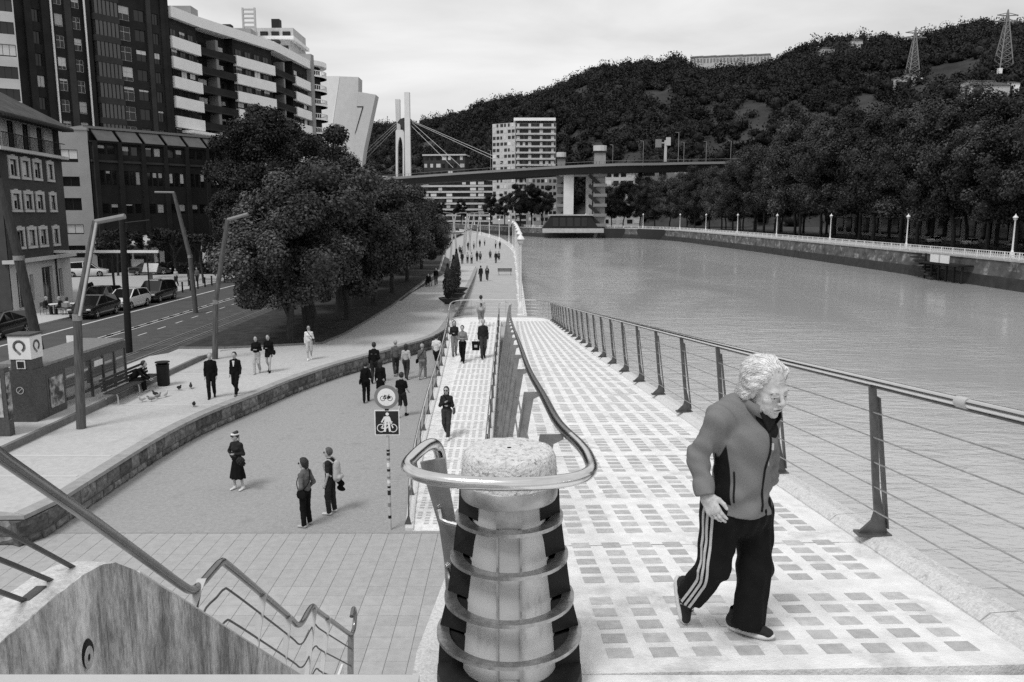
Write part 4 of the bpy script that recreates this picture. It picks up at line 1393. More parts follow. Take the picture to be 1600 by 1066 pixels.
# white riverside lamps
def lamp_proto():
    t = thing('riverside_lamp', 'white riverside lamp standing nearest on the left promenade beyond the ramp end', 'street lamp', (0.62, 58, 0), 0, 'white lamps along the left riverside railing')
    b = MB(); b.lathe([(0.30, 0), (0.30, 0.35), (0.22, 0.42), (0.24, 0.9), (0.17, 1.0), (0.13, 1.25), (0.10, 1.3)], (0, 0, 0), 14); b.build('base', M['white_paint'], t, smooth=True, world=False)
    b = MB(); b.lathe([(0.105, 1.28), (0.075, 5.35), (0.09, 5.38), (0.09, 5.45), (0.05, 5.48)], (0, 0, 0), 10); b.build('post', M['white_paint'], t, smooth=True, world=False)
    b = MB(); b.lathe([(0.10, 5.46), (0.19, 5.52), (0.24, 5.80), (0.22, 5.84)], (0, 0, 0), 12); b.build('lantern', M['light'], t, smooth=True, world=False)
    b = MB(); b.lathe([(0.29, 5.82), (0.25, 5.92), (0.16, 6.05), (0.08, 6.12), (0.04, 6.3), (0.005, 6.38)], (0, 0, 0), 14); b.build('cap', M['white_paint'], t, smooth=True, world=False)
    return t
lp = lamp_proto()
ordn = ['nearest', 'second', 'third', 'fourth', 'fifth', 'sixth', 'seventh', 'eighth', 'ninth', 'tenth', 'eleventh', 'twelfth', 'thirteenth', 'fourteenth', 'fifteenth', 'sixteenth', 'seventeenth', 'eighteenth', 'nineteenth', 'twentieth', 'twenty-first', 'twenty-second', 'twenty-third', 'twenty-fourth', 'twenty-fifth', 'twenty-sixth', 'twenty-seventh', 'twenty-eighth']
lef = [(0.65, 72), (0.65, 87), (0.65, 103), (0.6, 120), (0.5, 138), (0.2, 160), (-0.7, 185), (-3.4, 215), (-7.0, 248), (-11, 278), (-18, 312)]
for i, (x, y) in enumerate(lef):
    copy_tree(lp, (x, y, 0), label=f'{ordn[i + 1]} white lamp along the left riverside railing counting from the ramp end')
# white railing on the left bank: cast panels
t = thing('riverside_railing', 'white cast railing along the left river edge under the white lamps', 'railing', (0.75, 50, 0))
pn = MB()
pn.box((0, 1.0, 1.05), (0.05, 2.0, 0.05)); pn.box((0, 1.0, 0.6), (0.03, 2.0, 0.03)); pn.box((0, 1.0, 0.22), (0.03, 2.0, 0.03)); pn.box((0, 0, 0.55), (0.11, 0.11, 1.12))
for k in range(1, 5): pn.box((0, 0.4 * k, 0.62), (0.02, 0.02, 0.84))
pn_me = pn.mesh('panel', M['white_paint'])
pts = [Vector((0.78, 49.5, 0)), Vector((0.78, 130, 0)), Vector((0.1, 170, 0)), Vector((-3.3, 220, 0)), Vector((-10.4, 280, 0)), Vector((-22.4, 340, 0))]
for i in range(len(pts) - 1):
    d = pts[i + 1] - pts[i]; n = max(1, round(d.length / 2.0))
    for k in range(n):
        o = link('panel', pn_me, t); o.location = pts[i] + d * (k / n) - t.location; o.rotation_euler = (0, 0, math.atan2(d.y, d.x) - math.pi / 2); o.scale = (1, d.length / n / 2, 1)
# things at the river edge
bn = thing('bench', 'slatted bench beside the white lamps on the left promenade', 'bench', (-0.9, 100, 0))
for k in range(4):
    b = MB(); b.box((0, 0, 0), (1.8, 0.09, 0.03)); o = b.build('slat', M['timber_dark'], bn, world=False); o.location = (0, -0.15 + 0.1 * k, 0.45)
for k in range(3):
    b = MB(); b.box((0, 0, 0), (1.8, 0.03, 0.09)); o = b.build('slat', M['timber_dark'], bn, world=False); o.location = (0, 0.24, 0.56 + 0.12 * k)
for s in (-0.75, 0.75):
    b = MB(); b.box((s, 0.05, 0.22), (0.05, 0.4, 0.43)); b.box((s, 0.26, 0.6), (0.05, 0.04, 0.5)); b.build('leg', M['steel_dark'], bn, world=False)

# ------------------------------------------------------------------ buildings
win_cache = {}
def window(parent, base, A, d, ang, u0, u1, z0, z1, kind='plain', inset=0.16):
    """a window object (glass) with frame, blind and surround as sub-parts; outside faces local -y"""
    w, h = round(u1 - u0, 2), round(z1 - z0, 2)
    key = (w, h, kind)
    if key not in win_cache:
        g = MB(); g.box((0, 0.02, 0), (w, 0.03, h))
        gm = g.mesh('window', M['glass_mid'] if kind == 'bay' else M['glass'])
        fr = MB(); t_ = 0.07 if kind != 'bay' else 0.05
        for c, s in (((0, 0, h / 2 - t_ / 2), (w, 0.06, t_)), ((0, 0, -h / 2 + t_ / 2), (w, 0.06, t_)), ((-w / 2 + t_ / 2, 0, 0), (t_, 0.06, h - 2 * t_)), ((w / 2 - t_ / 2, 0, 0), (t_, 0.06, h - 2 * t_))):
            fr.box(c, s)
        if w > 0.9:
            nm = max(1, int(round(w / 0.8)) - 1)
            for k in range(nm): fr.box((-w / 2 + w * (k + 1) / (nm + 1), 0, 0), (t_ * 0.8, 0.055, h - 2 * t_))
        if kind in ('bay', 'grid'): fr.box((0, -0.002, h * 0.12), (w - 2 * t_, 0.05, t_))
        fm = fr.mesh('frame', M['dark'] if kind in ('plain', 'bay', 'strip') else M['light'])
        sm = None
        if kind == 'surround':
            s_ = MB()
            for c, s in (((0, -0.19, h / 2 + 0.16), (w + 0.5, 0.1, 0.24)), ((0, -0.2, h / 2 + 0.31), (w * 0.5, 0.1, 0.1)), ((0, -0.19, -h / 2 - 0.10), (w + 0.5, 0.12, 0.18)), ((-w / 2 - 0.11, -0.19, 0.02), (0.22, 0.1, h + 0.02)), ((w / 2 + 0.11, -0.19, 0.02), (0.22, 0.1, h + 0.02))):
                s_.box(c, s)
            sm = s_.mesh('surround', M['render_pale'])
        win_cache[key] = (gm, fm, sm, {})
    gm, fm, sm, bl = win_cache[key]
    n = Vector((d.y, -d.x, 0))
    p = Vector((A[0], A[1], 0)) + Vector((d.x, d.y, 0)) * (u0 + u1) / 2 - n * inset
    p.z = (z0 + z1) / 2
    o = link('window', gm, parent, p - base)
    o.rotation_euler = (0, 0, ang)
    link('frame', fm, o)
    r = random.random()
    if kind in ('plain', 'surround', 'grid', 'strip') and r < (0.85 if kind == 'surround' else 0.38):
        f_ = random.choice([0.22, 0.4, 0.55, 0.75, 0.92]) if kind != 'surround' else random.choice([0.3, 0.45, 0.45, 0.6, 0.9])
        if f_ not in bl:
            q = MB(); q.box((0, -0.012, h / 2 - h * f_ / 2), (w - 0.12, 0.03, h * f_ - 0.08)); bl[f_] = q.mesh('blind', M['blind'])
        link('blind', bl[f_], o)
    if sm is not None: link('surround', sm, o)
    return o

def wall_holes(b, A, d, L_, z0, z1, holes, deep=0.22, back=True):
    """facade plane with recessed openings (u0,u1,z0,z1)"""
    n = Vector((d.y, -d.x, 0)); D3 = Vector((d.x, d.y, 0)); A3 = Vector((A[0], A[1], 0))
    P_ = lambda u, z, w: A3 + D3 * u + n * w + Vector((0, 0, z))
    us = sorted({0, L_} | {round(h[0], 3) for h in holes} | {round(h[1], 3) for h in holes})
    zs = sorted({z0, z1} | {round(h[2], 3) for h in holes} | {round(h[3], 3) for h in holes})
    us = [u for u in us if -1e-6 <= u <= L_ + 1e-6]; zs = [z for z in zs if z0 - 1e-6 <= z <= z1 + 1e-6]
    for i in range(len(us) - 1):
        k0 = None
        for j in range(len(zs)):
            inside = False
            if j < len(zs) - 1:
                uc, zc = (us[i] + us[i + 1]) / 2, (zs[j] + zs[j + 1]) / 2
                inside = any(h[0] < uc < h[1] and h[2] < zc < h[3] for h in holes)
            solid = j < len(zs) - 1 and not inside
            if solid and k0 is None: k0 = zs[j]
            if not solid and k0 is not None:
                b.quad(P_(us[i], k0, 0), P_(us[i + 1], k0, 0), P_(us[i + 1], zs[j], 0), P_(us[i], zs[j], 0))
                k0 = None
    for h in holes:
        u0, u1, a, c = h[:4]
        for p, q in (((u0, a), (u1, a)), ((u1, a), (u1, c)), ((u1, c), (u0, c)), ((u0, c), (u0, a))):
            b.quad(P_(p[0], p[1], 0), P_(p[0], p[1], -deep), P_(q[0], q[1], -deep), P_(q[0], q[1], 0))
        b.quad(P_(u0, a, -deep), P_(u1, a, -deep), P_(u1, c, -deep), P_(u0, c, -deep))

class Bld:
    def __init__(s, name, label, cat, A, B, z0=0.7, group=None):
        s.A, s.B = Vector(A), Vector(B)
        s.d = (s.B - s.A).normalized(); s.L = (s.B - s.A).length
        s.ang = math.atan2(s.d.y, s.d.x)
        s.n = Vector((s.d.y, -s.d.x))
        s.base = Vector((A[0], A[1], z0))
        s.t = thing(name, label, cat, s.base, 0, group)
    def P(s, u, w, z):
        q = s.A + s.d * u + s.n * w
        return Vector((q.x, q.y, z))
    def box(s, b, u0, u1, w0, w1, z0, z1):
        q = [s.P(u, w, z) for z in (z0, z1) for u, w in ((u0, w0), (u1, w0), (u1, w1), (u0, w1))]
        b.add(q, [(0, 1, 2, 3), (7, 6, 5, 4), (4, 5, 1, 0), (5, 6, 2, 1), (6, 7, 3, 2), (7, 4, 0, 3)])
        return b
    def part(s, name, m, *boxes):
        b = MB()
        for q in boxes: s.box(b, *q)
        return b.build(name, m, s.t)
    def win(s, *a, **k):
        return window(s.t, s.base, s.A, s.d, s.ang, *a, **k)

# corner house with white framed windows
h = Bld('corner_house', 'dark brick corner house with pale window surrounds and a tiled hip roof at far left', 'building', (-34.4, 54.6), (-35.9, 64.9))
holes = []
cols = [(1.15, 2.15), (3.05, 4.05), (4.95, 5.95), (7.35, 8.15)]
for (za, zb) in ((5.35, 6.45), (7.95, 9.0), (10.25, 11.35)):
    for u0, u1 in cols:
        holes.append((u0 + 0.3, u1 + 0.3, za, zb, 'surround'))
b = MB(); wall_holes(b, h.A, h.d, h.L, 4.45, 11.95, holes); b.build('brick_wall', M['brick_corner'], h.t)
for q in holes: h.win(*q[:4], kind='surround')
lg = [(0.5 + 2.35 * k, 1.75 + 2.35 * k, 12.2, 14.15) for k in range(4)]
b = MB(); wall_holes(b, h.A - h.n * 0.5, h.d, h.L, 11.9, 14.4, lg, 0.3); b.build('loggia_wall', M['render_pale'], h.t)
for q in lg: window(h.t, h.base, h.A - h.n * 0.5, h.d, h.ang, q[0], q[1], q[2], q[3], 'plain', 0.2)
h.part('cornice', M['render_pale'], (-0.5, h.L + 0.4, -0.6, 0.42, 11.9, 12.12))
b = MB()
for k in range(48): h.box(b, 0.1 + k * 0.2, 0.13 + k * 0.2, 0.33, 0.36, 12.12, 13.05)
h.box(b, 0, h.L, 0.31, 0.38, 13.05, 13.1)
b.build('balcony_railing', M['black'], h.t)
h.part('lower_cornice', M['render_pale'], (-0.3, h.L + 0.2, -0.3, 0.45, 4.25, 4.5))
gr = [(0.9, 2.2, 1.0, 3.6), (2.9, 3.5, 1.4, 3.3), (5.0, 6.9, 0.75, 3.7), (8.0, 8.7, 1.2, 3.4)]
b = MB(); wall_holes(b, h.A, h.d, h.L, 0.6, 4.3, gr, 0.3); b.build('stone_base', M['render_pale'], h.t)
for i, q in enumerate(gr):
    o = h.win(*q[:4], kind='door', inset=0.2); 
# left flank facing the camera, gable side in brick
h2d = Vector((1, 0)); fl = [( -40.0 - -52 + 0.0, 0, 0, 0)]
A2 = Vector((-50, 54.5)); holes = []
for (za, zb) in ((5.35, 6.45), (7.95, 9.0), (10.25, 11.35)):
    for k in range(4): holes.append((5.0 + k * 2.7, 6.1 + k * 2.7, za, zb))
b = MB(); wall_holes(b, A2, h2d, 15.6, 0.6, 11.95, holes); b.build('flank_wall', M['brick_corner'], h.t)
for q in holes: window(h.t, h.base, A2, h2d, 0, *q, 'surround')
b = MB(); b.box2((-50, 55.1, 11.9), (-37.6, 64.3, 14.3)); b.build('attic_wall', M['render'], h.t)
b = MB(); wall_holes(b, Vector((-36.0, 65.0)), Vector((-1, 0)), 14, 0.6, 14.4, []); b.build('back_wall', M['brick_corner'], h.t)
rf = MB()
e = [(-51, 53.6), (-33.5, 53.6), (-35.2, 65.8), (-51, 65.8)]
rd = [(-47, 59.8, 17.6), (-39.5, 59.8, 17.6)]
rf.add([(p[0], p[1], 14.35) for p in e] + rd + [(p[0], p[1], 14.2) for p in e], [(0, 1, 5, 4), (1, 2, 5), (2, 3, 4, 5), (3, 0, 4), (6, 7, 1, 0), (7, 8, 2, 1), (8, 9, 3, 2), (9, 6, 0, 3), (9, 8, 7, 6)])
rr = rf.build('roof', M['roof'], h.t)
b = MB()
for k in range(26):
    b.box(Vector((-33.75 - 0.065 * k, 54.0 + k * 0.45, 14.13)), (0.9, 0.14, 0.14))
stuff(b.build('rafters', M['dark'], rr))
b = MB(); b.box((-42, 57.5, 17.0), (1.3, 1.3, 2.6)); b.box((-42, 57.5, 18.4), (1.6, 1.6, 0.35)); b.build('chimney', M['brick_mid'], rr)

# tall brick block
h = Bld('apartment_block', 'tall dark brick apartment block with glazed bays and white drain pipes', 'building', (-65.5, 107.9), (-52.5, 127.9))
pw = lambda px: (lambda u: u)(0)
def u_of(px):                                             # distance along the facade where a given bearing meets it
    k = (px - 800) / 1244
    # bearing in plan uses mean depth factor at mid height
    a = h.A; d_ = h.d
    f_ = lambda u: (a.x + d_.x * u) / ((a.y + d_.y * u) * 0.987 - 2.7)
    lo, hi = -8, 60
    for _ in range(40):
        mid = (lo + hi) / 2
        if f_(mid) < k: lo = mid
        else: hi = mid
    return lo
cols = [(58, 71, 'plain'), (94, 107, 'grid'), (122, 134, 'grid'), (218, 234, 'plain'), (246, 255, 'plain')]
holes = []
for k in range(12):
    z0 = 13.0 + 2.83 * k
    for a, c, kd in cols:
        holes.append((u_of(a), u_of(c), z0, z0 + 1.65, kd))
    holes.append((u_of(191), u_of(211), z0 - 0.25, z0 + 1.75, 'grid'))
zt = 48
b = MB(); wall_holes(b, h.A, h.d, h.L, 0.6, 40, [q for q in holes if q[3] < 40]); b.build('brick_wall', M['brick'], h.t)
h.part('brick_wall', M['brick'], (u_of(45), u_of(205), -3, 0.0, 40.01, zt))
for q in holes:
    if q[3] < 40: h.win(*q[:4], kind=q[4])
for a, c, w in ((45, 56, 0.5), (72, 84, 0.45), (109, 119, 0.3), (139, 147, 0.55), (236, 243, 0.25), (258, 264, 0.25)):
    h.part('pilaster', M['brick_mid'] if a in (109, 236) else M['brick'], (u_of(a), u_of(c), 0.003, w, 0.6, 40.0))
for px in (86, 138):
    u = u_of(px)
    b = MB(); b.tube([h.P(u, 0.62, 17.0), h.P(u, 0.62, 48)], 0.13, 8); b.build('drain_pipe', M['white_paint'], h.t, smooth=True)
h.part('core', M['brick'], (0.1, h.L - 0.1, -13, -0.45, 0.6, 39.9))
# projecting glazed bays
for k in range(11):
    z0 = 12.7 + 2.83 * k
    u0, u1 = u_of(150), u_of(189)
    h.part('bay_parapet', M['brick_mid'], (u0, u1, 0.003, 1.0, z0 - 0.85, z0))
    o = h.part('bay_glazing', M['glass_mid'], (u0 + 0.1, u1 - 0.1, 0.004, 0.9, z0, z0 + 1.98))
    b = MB()
    for i in range(7):
        uu = u0 + 0.1 + (u1 - u0 - 0.2) * i / 6
        h.box(b, uu - 0.04, uu + 0.04, 0.88, 0.97, z0 + 0.003, z0 + 1.977)
    b.build('frame', M['black'], o)
# roof step at the right end
h.part('roof_edge', M['brick_mid'], (u_of(205), h.L + 0.2, -6, 0.4, 40.02, 40.6))
b = MB(); wall_holes(b, Vector((-52.5, 128.0)), Vector((-0.8, 0.55)), 12, 0.6, 40, []); b.build('side_wall', M['brick'], h.t)

# pale block at the left picture edge
h = Bld('apartment_block', 'pale rendered block with wide strip windows at the left picture edge', 'building', (-76, 100), (-63.6, 107.0))
b = MB(); holes = []
for k in range(13):
    z0 = 11.0 + 2.75 * k
    for j in range(3): holes.append((1.2 + j * 4.6, 4.9 + j * 4.6, z0, z0 + 1.5))
wall_holes(b, h.A, h.d, h.L, 0.6, 47, [q for q in holes if q[1] < h.L]); b.build('wall', M['render_pale'], h.t)
for q in holes:
    if q[1] < h.L: h.win(*q, kind='strip')
b = MB(); wall_holes(b, h.B, Vector((-0.6, 1)).normalized(), 6, 0.6, 47, []); b.build('side_wall', M['render_pale'], h.t)
h.part('core', M['render'], (0.1, h.L - 0.1, -8, -0.45, 0.6, 46.9))

M['attic'] = mat('attic_glazing', 0.075, 0.4, var=0.2, scale=1.0, spec=0.3)
# low dark brick block with sloping glazed attic, and the pale stair tower beside it
h = Bld('office_block', 'low dark brick block with a sloping panelled attic behind the big trees', 'building', (-48.2, 93.2), (-37.5, 107.6))
holes = []
for k in range(6):
    u = 0.9 + 2.85 * k
    for z0, z1, m_ in ((14.4, 15.5, 2), (10.9, 12.6, 3), (7.6, 8.8, 2)):
        if k == 5 and z0 < 10: continue
        for j in range(m_):
            w_ = 2.2 / m_
            holes.append((u + j * w_, u + j * w_ + w_ * 0.8, z0, z1))
b = MB(); wall_holes(b, h.A, h.d, h.L, 0.6, 15.9, holes); b.build('brick_wall', M['brick'], h.t)
for q in holes: h.win(*q, kind='strip')
for k in range(7):
    h.part('pilaster', M['brick'], (0.25 + 2.85 * k, 0.75 + 2.85 * k, 0.003, 0.35, 0.6, 15.9))
h.part('string_course', M['brick_mid'], (0, h.L, 0.004, 0.2, 13.5, 13.75))
for k in range(6):
    u0, u1 = 0.78 + 2.85 * k, 0.78 + 2.85 * k + 2.4
    b = MB(); b.add([h.P(u0, 0.5, 15.93), h.P(u1, 0.5, 15.93), h.P(u1, -1.1, 17.3), h.P(u0, -1.1, 17.3), h.P(u0, 0.4, 15.85), h.P(u1, 0.4, 15.85), h.P(u1, -1.2, 17.2), h.P(u0, -1.2, 17.2)],
                    [(0, 1, 2, 3), (7, 6, 5, 4), (0, 4, 5, 1), (1, 5, 6, 2), (2, 6, 7, 3), (3, 7, 4, 0)]); b.build('attic_panel', M['attic'], h.t)
h.part('core', M['brick'], (0.1, h.L - 0.1, -8, -0.45, 0.6, 15.6)); h.part('attic', M['brick'], (0, h.L, -8, -1.15, 15.91, 17.25)); h.part('attic_floor', M['dark'], (0, h.L, -1.3, 0.3, 15.7, 15.88))
h.part('roof_edge', M['mid'], (-0.1, h.L + 0.1, -8.2, -0.95, 17.32, 17.6))
b = MB(); wall_holes(b, h.B, Vector((-0.8, 0.6)).normalized(), 10, 0.6, 17.2, []); b.build('side_wall', M['brick'], h.t)
h = Bld('stair_tower', 'pale narrow rendered tower between the corner house and the low brick block', 'building', (-54.5, 91.0), (-48.3, 93.1))
holes = []
for k in range(6):
    for j in range(2): holes.append((1.2 + j * 2.4, 3.0 + j * 2.4, 2.6 + 2.7 * k, 3.7 + 2.7 * k if k % 2 else 4.0 + 2.7 * k))
b = MB(); wall_holes(b, h.A, h.d, h.L, 0.6, 17.0, [q for q in holes if q[3] < 16.5]); b.build('wall', M['render'], h.t)
for q in holes:
    if q[3] < 16.5: h.win(*q, kind='strip')
h.part('core', M['render'], (0.1, h.L - 0.1, -6, -0.45, 0.6, 16.95)); h.part('roof_slab', M['render'], (0, h.L, -6, 0.1, 17.003, 17.3))

# long curving block with white parapet bands
pts = [(-52.5, 128.3), (-50.9, 135.5), (-47.9, 143.9), (-44.3, 154.3), (-43.2, 164.7), (-42.4, 173.1)]
h0 = Bld('apartment_block', 'long curved apartment block with bright white parapet bands and dark recessed balconies', 'building', pts[0], pts[-1])
kinds = ['band', 'rec', 'band', 'rec', 'band']
for i, kd in enumerate(kinds):
    s = Bld.__new__(Bld)
    s.A, s.B = Vector(pts[i]), Vector(pts[i + 1]); s.d = (s.B - s.A).normalized(); s.L = (s.B - s.A).length
    s.ang = math.atan2(s.d.y, s.d.x); s.n = Vector((s.d.y, -s.d.x)); s.base = h0.base; s.t = h0.t
    ov = 0.4 if i else 0
    s.part('parapet', M['band'], (-ov, s.L, -3, 0.35, 37.4, 39.0))
    s.part('core_wall', M['brick'], (0, s.L, -10, -0.5 if kd == 'band' else -2.0, 0.6, 37.395))
    for k in range(9):
        zb = 35.9 - 2.98 * (k + 1)                         # band underside
        if zb < 8: continue
        if kd == 'band':
            s.part('white_band', M['band'], (0, s.L, -0.497, 0.3, zb, zb + 1.72))
            n_ = max(2, int(s.L / 2.4))
            for j in range(n_):
                u0 = 0.5 + j * (s.L - 0.7) / n_
                s.win(u0, u0 + (s.L - 0.7) / n_ * 0.66, zb + 1.75, zb + 2.95, kind='strip', inset=0.42)
        else:
            s.part('balcony_slab', M['dark'], (0, s.L, -1.997, 0.1, zb + 0.35, zb + 0.6))
            s.part('balcony_front', M['brick'], (0, s.L, 0.0, 0.09, zb + 0.605, zb + 1.55))
            s.part('divider', M['mid'], (s.L * 0.45, s.L * 0.52, -1.99, -0.05, zb + 0.61, zb + 3.32))
            s.win(s.L * 0.12, s.L * 0.4, zb + 0.9, zb + 2.9, kind='strip', inset=1.9)
            s.win(s.L * 0.6, s.L * 0.9, zb + 0.9, zb + 2.9, kind='strip', inset=1.9)
    if i == 0:
        s.part('bottom_canopy', M['band'], (2, 15, -1, 1.6, 20.3, 20.7))
s.part('end_wall', M['render'], (s.L + 0.003, s.L + 1.8, -9, 0.5, 0.6, 40.4))
rt = MB()
for (px_, y_) in ((-53.5, 134), (-49, 150)):
    rt.box((px_, y_ + 3, 39.9), (3.2, 3.0, 1.7))
rt.build('roof_house', M['render'], h0.t)
for (x, y) in ((-52, 153), (-47, 166)):
    b = MB(); b.box((x, y, 40.0), (1.2, 1.2, 2.4)); b.box((x, y, 41.4), (1.5, 1.5, 0.5)); b.build('chimney', M['brick_mid'], h0.t)

# rounded balcony block at its far end
t = thing('apartment_block', 'rounded block with stacked curved white balconies at the far end of the banded block', 'building', (-45.5, 181, 0.7))
for k in range(10):
    z = 36.6 - 2.98 * k
    b = MB(); b.lathe([(4.9, z), (5.0, z), (5.0, z + 0.35), (4.9, z + 0.35)], (-45.6, 181, 0), 28); b.lathe([(0.1, z), (4.95, z)], (-45.6, 181, 0), 28, cap=False); b.build('balcony', M['band'], t)
    b = MB()
    for i in range(34):
        a = -math.pi * 0.75 + math.pi * 1.2 * i / 33
        b.box((-45.6 + 4.85 * math.cos(a), 181 + 4.85 * math.sin(a), z + 0.8), (0.12, 0.12, 0.9))
    b.lathe([(4.8, z + 1.22), (4.95, z + 1.22), (4.95, z + 1.36), (4.8, z + 1.36), (4.8, z + 1.22)], (-45.6, 181, 0), 28, cap=False)
    b.build('balustrade', M['band'], t)
b = MB(); b.lathe([(3.6, 0.6), (3.6, 39)], (-45.6, 181, 0), 24); b.build('core_wall', M['brick'], t)
b = MB(); b.lathe([(5.0, 38.9), (5.0, 39.9)], (-45.6, 181, 0), 28); b.build('roof_band', M['band'], t)

# terraced tower behind with a ladder-like stair screen
t = thing('apartment_tower', 'pale terraced tower top with a slatted stair screen rising behind the banded block', 'building', (-48, 185, 0.7))
for i, (x0, x1, y0, y1, z0, z1) in enumerate([(-66, -49.3, 184, 200, 0.6, 41.5), (-65, -48.6, 183, 198, 41.5, 42.4), (-65, -49.3, 185, 199, 42.4, 45.6), (-65, -48.2, 184, 198, 45.6, 46.3), (-63, -49, 187, 198, 46.3, 48.6)]):
    b = MB(); b.box2((x0, y0, z0 + (0.004 if i else 0)), (x1, y1, z1)); b.build('terrace' if i % 2 else 'storey', M['band'] if i % 2 else M['render_pale'], t)
for z in (43.2, 46.6):
    for k in range(6):
        b = MB(); b.box((-63 + k * 2.5, 184.9 if z < 46 else 186.9, z + 0.6), (1.7, 0.2, 1.2)); b.build('window', M['glass'], t)
b = MB()
for s_ in (-58.6, -56.0): b.box((s_, 182.4, 45), (0.35, 0.5, 13.5))
for k in range(15): b.box((-57.3, 182.4, 38.8 + k * 0.9), (2.3, 0.4, 0.3))
b.build('stair_screen', M['light'], t)
b = MB(); b.box((-53.5, 190, 49.8), (1.8, 1.8, 2.4)); b.build('chimney', M['dark'], t)

# pale cloven tower by the bridge: two slabs leaning apart, clad in limestone courses
def clad_tower(pts_bottom, pts_top, z0, z1): ...
t = thing('stone_tower', 'pale limestone clad tower split in two leaning slabs beside the bridge', 'tower', (-78, 400, 0))
def slab8(name, m, bot, top, z0, z1):
    b = MB(); b.add([(p[0], p[1], z0) for p in bot] + [(p[0], p[1], z1 if len(p) < 3 else p[2]) for p in top],
                    [(3, 2, 1, 0), (4, 5, 6, 7), (0, 1, 5, 4), (1, 2, 6, 5), (2, 3, 7, 6), (3, 0, 4, 7)])
    return b.build(name, m, t)
def plane_pt(px, py, y):                                  # elevation sketch of the tower at its own distance
    u, v = (px - 800) / 1244, (py - 533) / 1244
    c, s_ = math.cos(R_(9.134)), math.sin(R_(9.134))
    k = y / (c - v * s_)
    return (u * k, y, 7.7 + (-s_ - v * c) * k)
def leaf_slab(name, m, out, depth):
    b = MB(); b.extrude([plane_pt(*q) for q in out][::-1], (0, depth, 0)); return b.build(name, m, t)
leaf_slab('left_slab', M['lime_lit'], [(500, 119, 402), (531, 119, 398), (519, 200, 398), (512, 285, 398), (500, 285, 402)], 9)  # left face: the light on it is put into the stone colour
leaf_slab('main_slab', M['lime'], [(531.5, 119.5, 396), (560, 120.5, 394), (558, 262, 394), (553, 285, 394), (512.5, 285, 396), (519.5, 200, 396)], 10)
leaf_slab('right_slab', M['lime'], [(560, 143.5, 391), (587, 148, 391), (569, 232, 391), (562, 285, 391), (552, 285, 391), (556, 215, 391)], 9)
b = MB()
for q in ([(557.5, 166.2), (567.5, 166.2), (567.5, 167.6), (557.5, 167.6)], [(566.2, 167.6), (567.6, 167.6), (557, 203), (554.5, 211), (554.5, 208)]):
    b.extrude([plane_pt(x, y, 390.8) for x, y in q][::-1], (0, 0.3, 0))
b.build('seam_cut', M['black'], t)

# ------------------------------------------------------------------ cable bridge across the river
t = thing('cable_bridge', 'long road bridge hung on cables from tall twin pylons crossing the river far off', 'bridge', (29, 350, 0))
dk = [Vector((-140, 415, 19.5)), Vector((-53, 400, 24.7)), Vector((29, 351, 27.4)), Vector((66, 353, 28.6)), Vector((97, 357, 29.4))]
dks = spline(dk, 10)
def deckprof(b, prof, pts):
    vs, fs = [], []; n = len(prof)
    for i, p in enumerate(pts):
        q = pts[min(i + 1, len(pts) - 1)] - pts[max(0, i - 1)]; nn = Vector((q.y, -q.x, 0)).normalized()
        for o, z in prof: vs.append(p + nn * o + Vector((0, 0, z)))
    for i in range(len(pts) - 1):
        for k in range(n): fs.append((i * n + k, i * n + (k + 1) % n, (i + 1) * n + (k + 1) % n, (i + 1) * n + k))
    b.add(vs, fs)
b = MB(); deckprof(b, [(6.6, -0.8), (5.8, -3.4), (-5.8, -3.4), (-6.6, -0.8)], dks); b.build('girder', M['dark'], t)
b = MB(); deckprof(b, [(8, -0.75), (8, 0.25), (-8, 0.25), (-8, -0.75)], dks); b.build('deck_edge', M['mid'], t)
b = MB()
for i in range(1, len(dks)):
    for j in range(4):
        p = dks[i - 1].lerp(dks[i], j / 4); q = dks[i] - dks[i - 1]; nn = Vector((q.y, -q.x, 0)).normalized()
        b.box(p + nn * 7.8 + Vector((0, 0, 0.8)), (0.12, 0.12, 1.1))
b.build('balusters', M['dark'], t); t.children[-1]['kind'] = 'stuff'
b = MB(); deckprof(b, [(7.75, 1.3), (7.75, 1.42), (7.9, 1.42), (7.9, 1.3)], dks); b.build('handrail', M['mid'], t)
# twin pylon with arch opening
yp = 398
def ppt(px, py, y=yp): return Vector(plane_pt(px, py, y))
b = MB(); b.extrude([ppt(631.5, 144), ppt(639.5, 144), ppt(642, 300), ppt(633.5, 300)][::-1], (0, 3, 0)); b.build('pylon', M['conc_white'], t)
b = MB(); b.extrude([ppt(633.5, 297), ppt(642.5, 297), ppt(642.5, 330), ppt(633.5, 330)][::-1], (0.2, 2.6, 0)); b.build('pylon_foot', M['mid'], t)
b = MB(); b.extrude([ppt(617.2, 155, 412), ppt(624.5, 155, 412), ppt(625, 205, 412), ppt(619, 205, 412)][::-1], (0, 3, 0))
b.build('pylon', M['conc_white'], t)
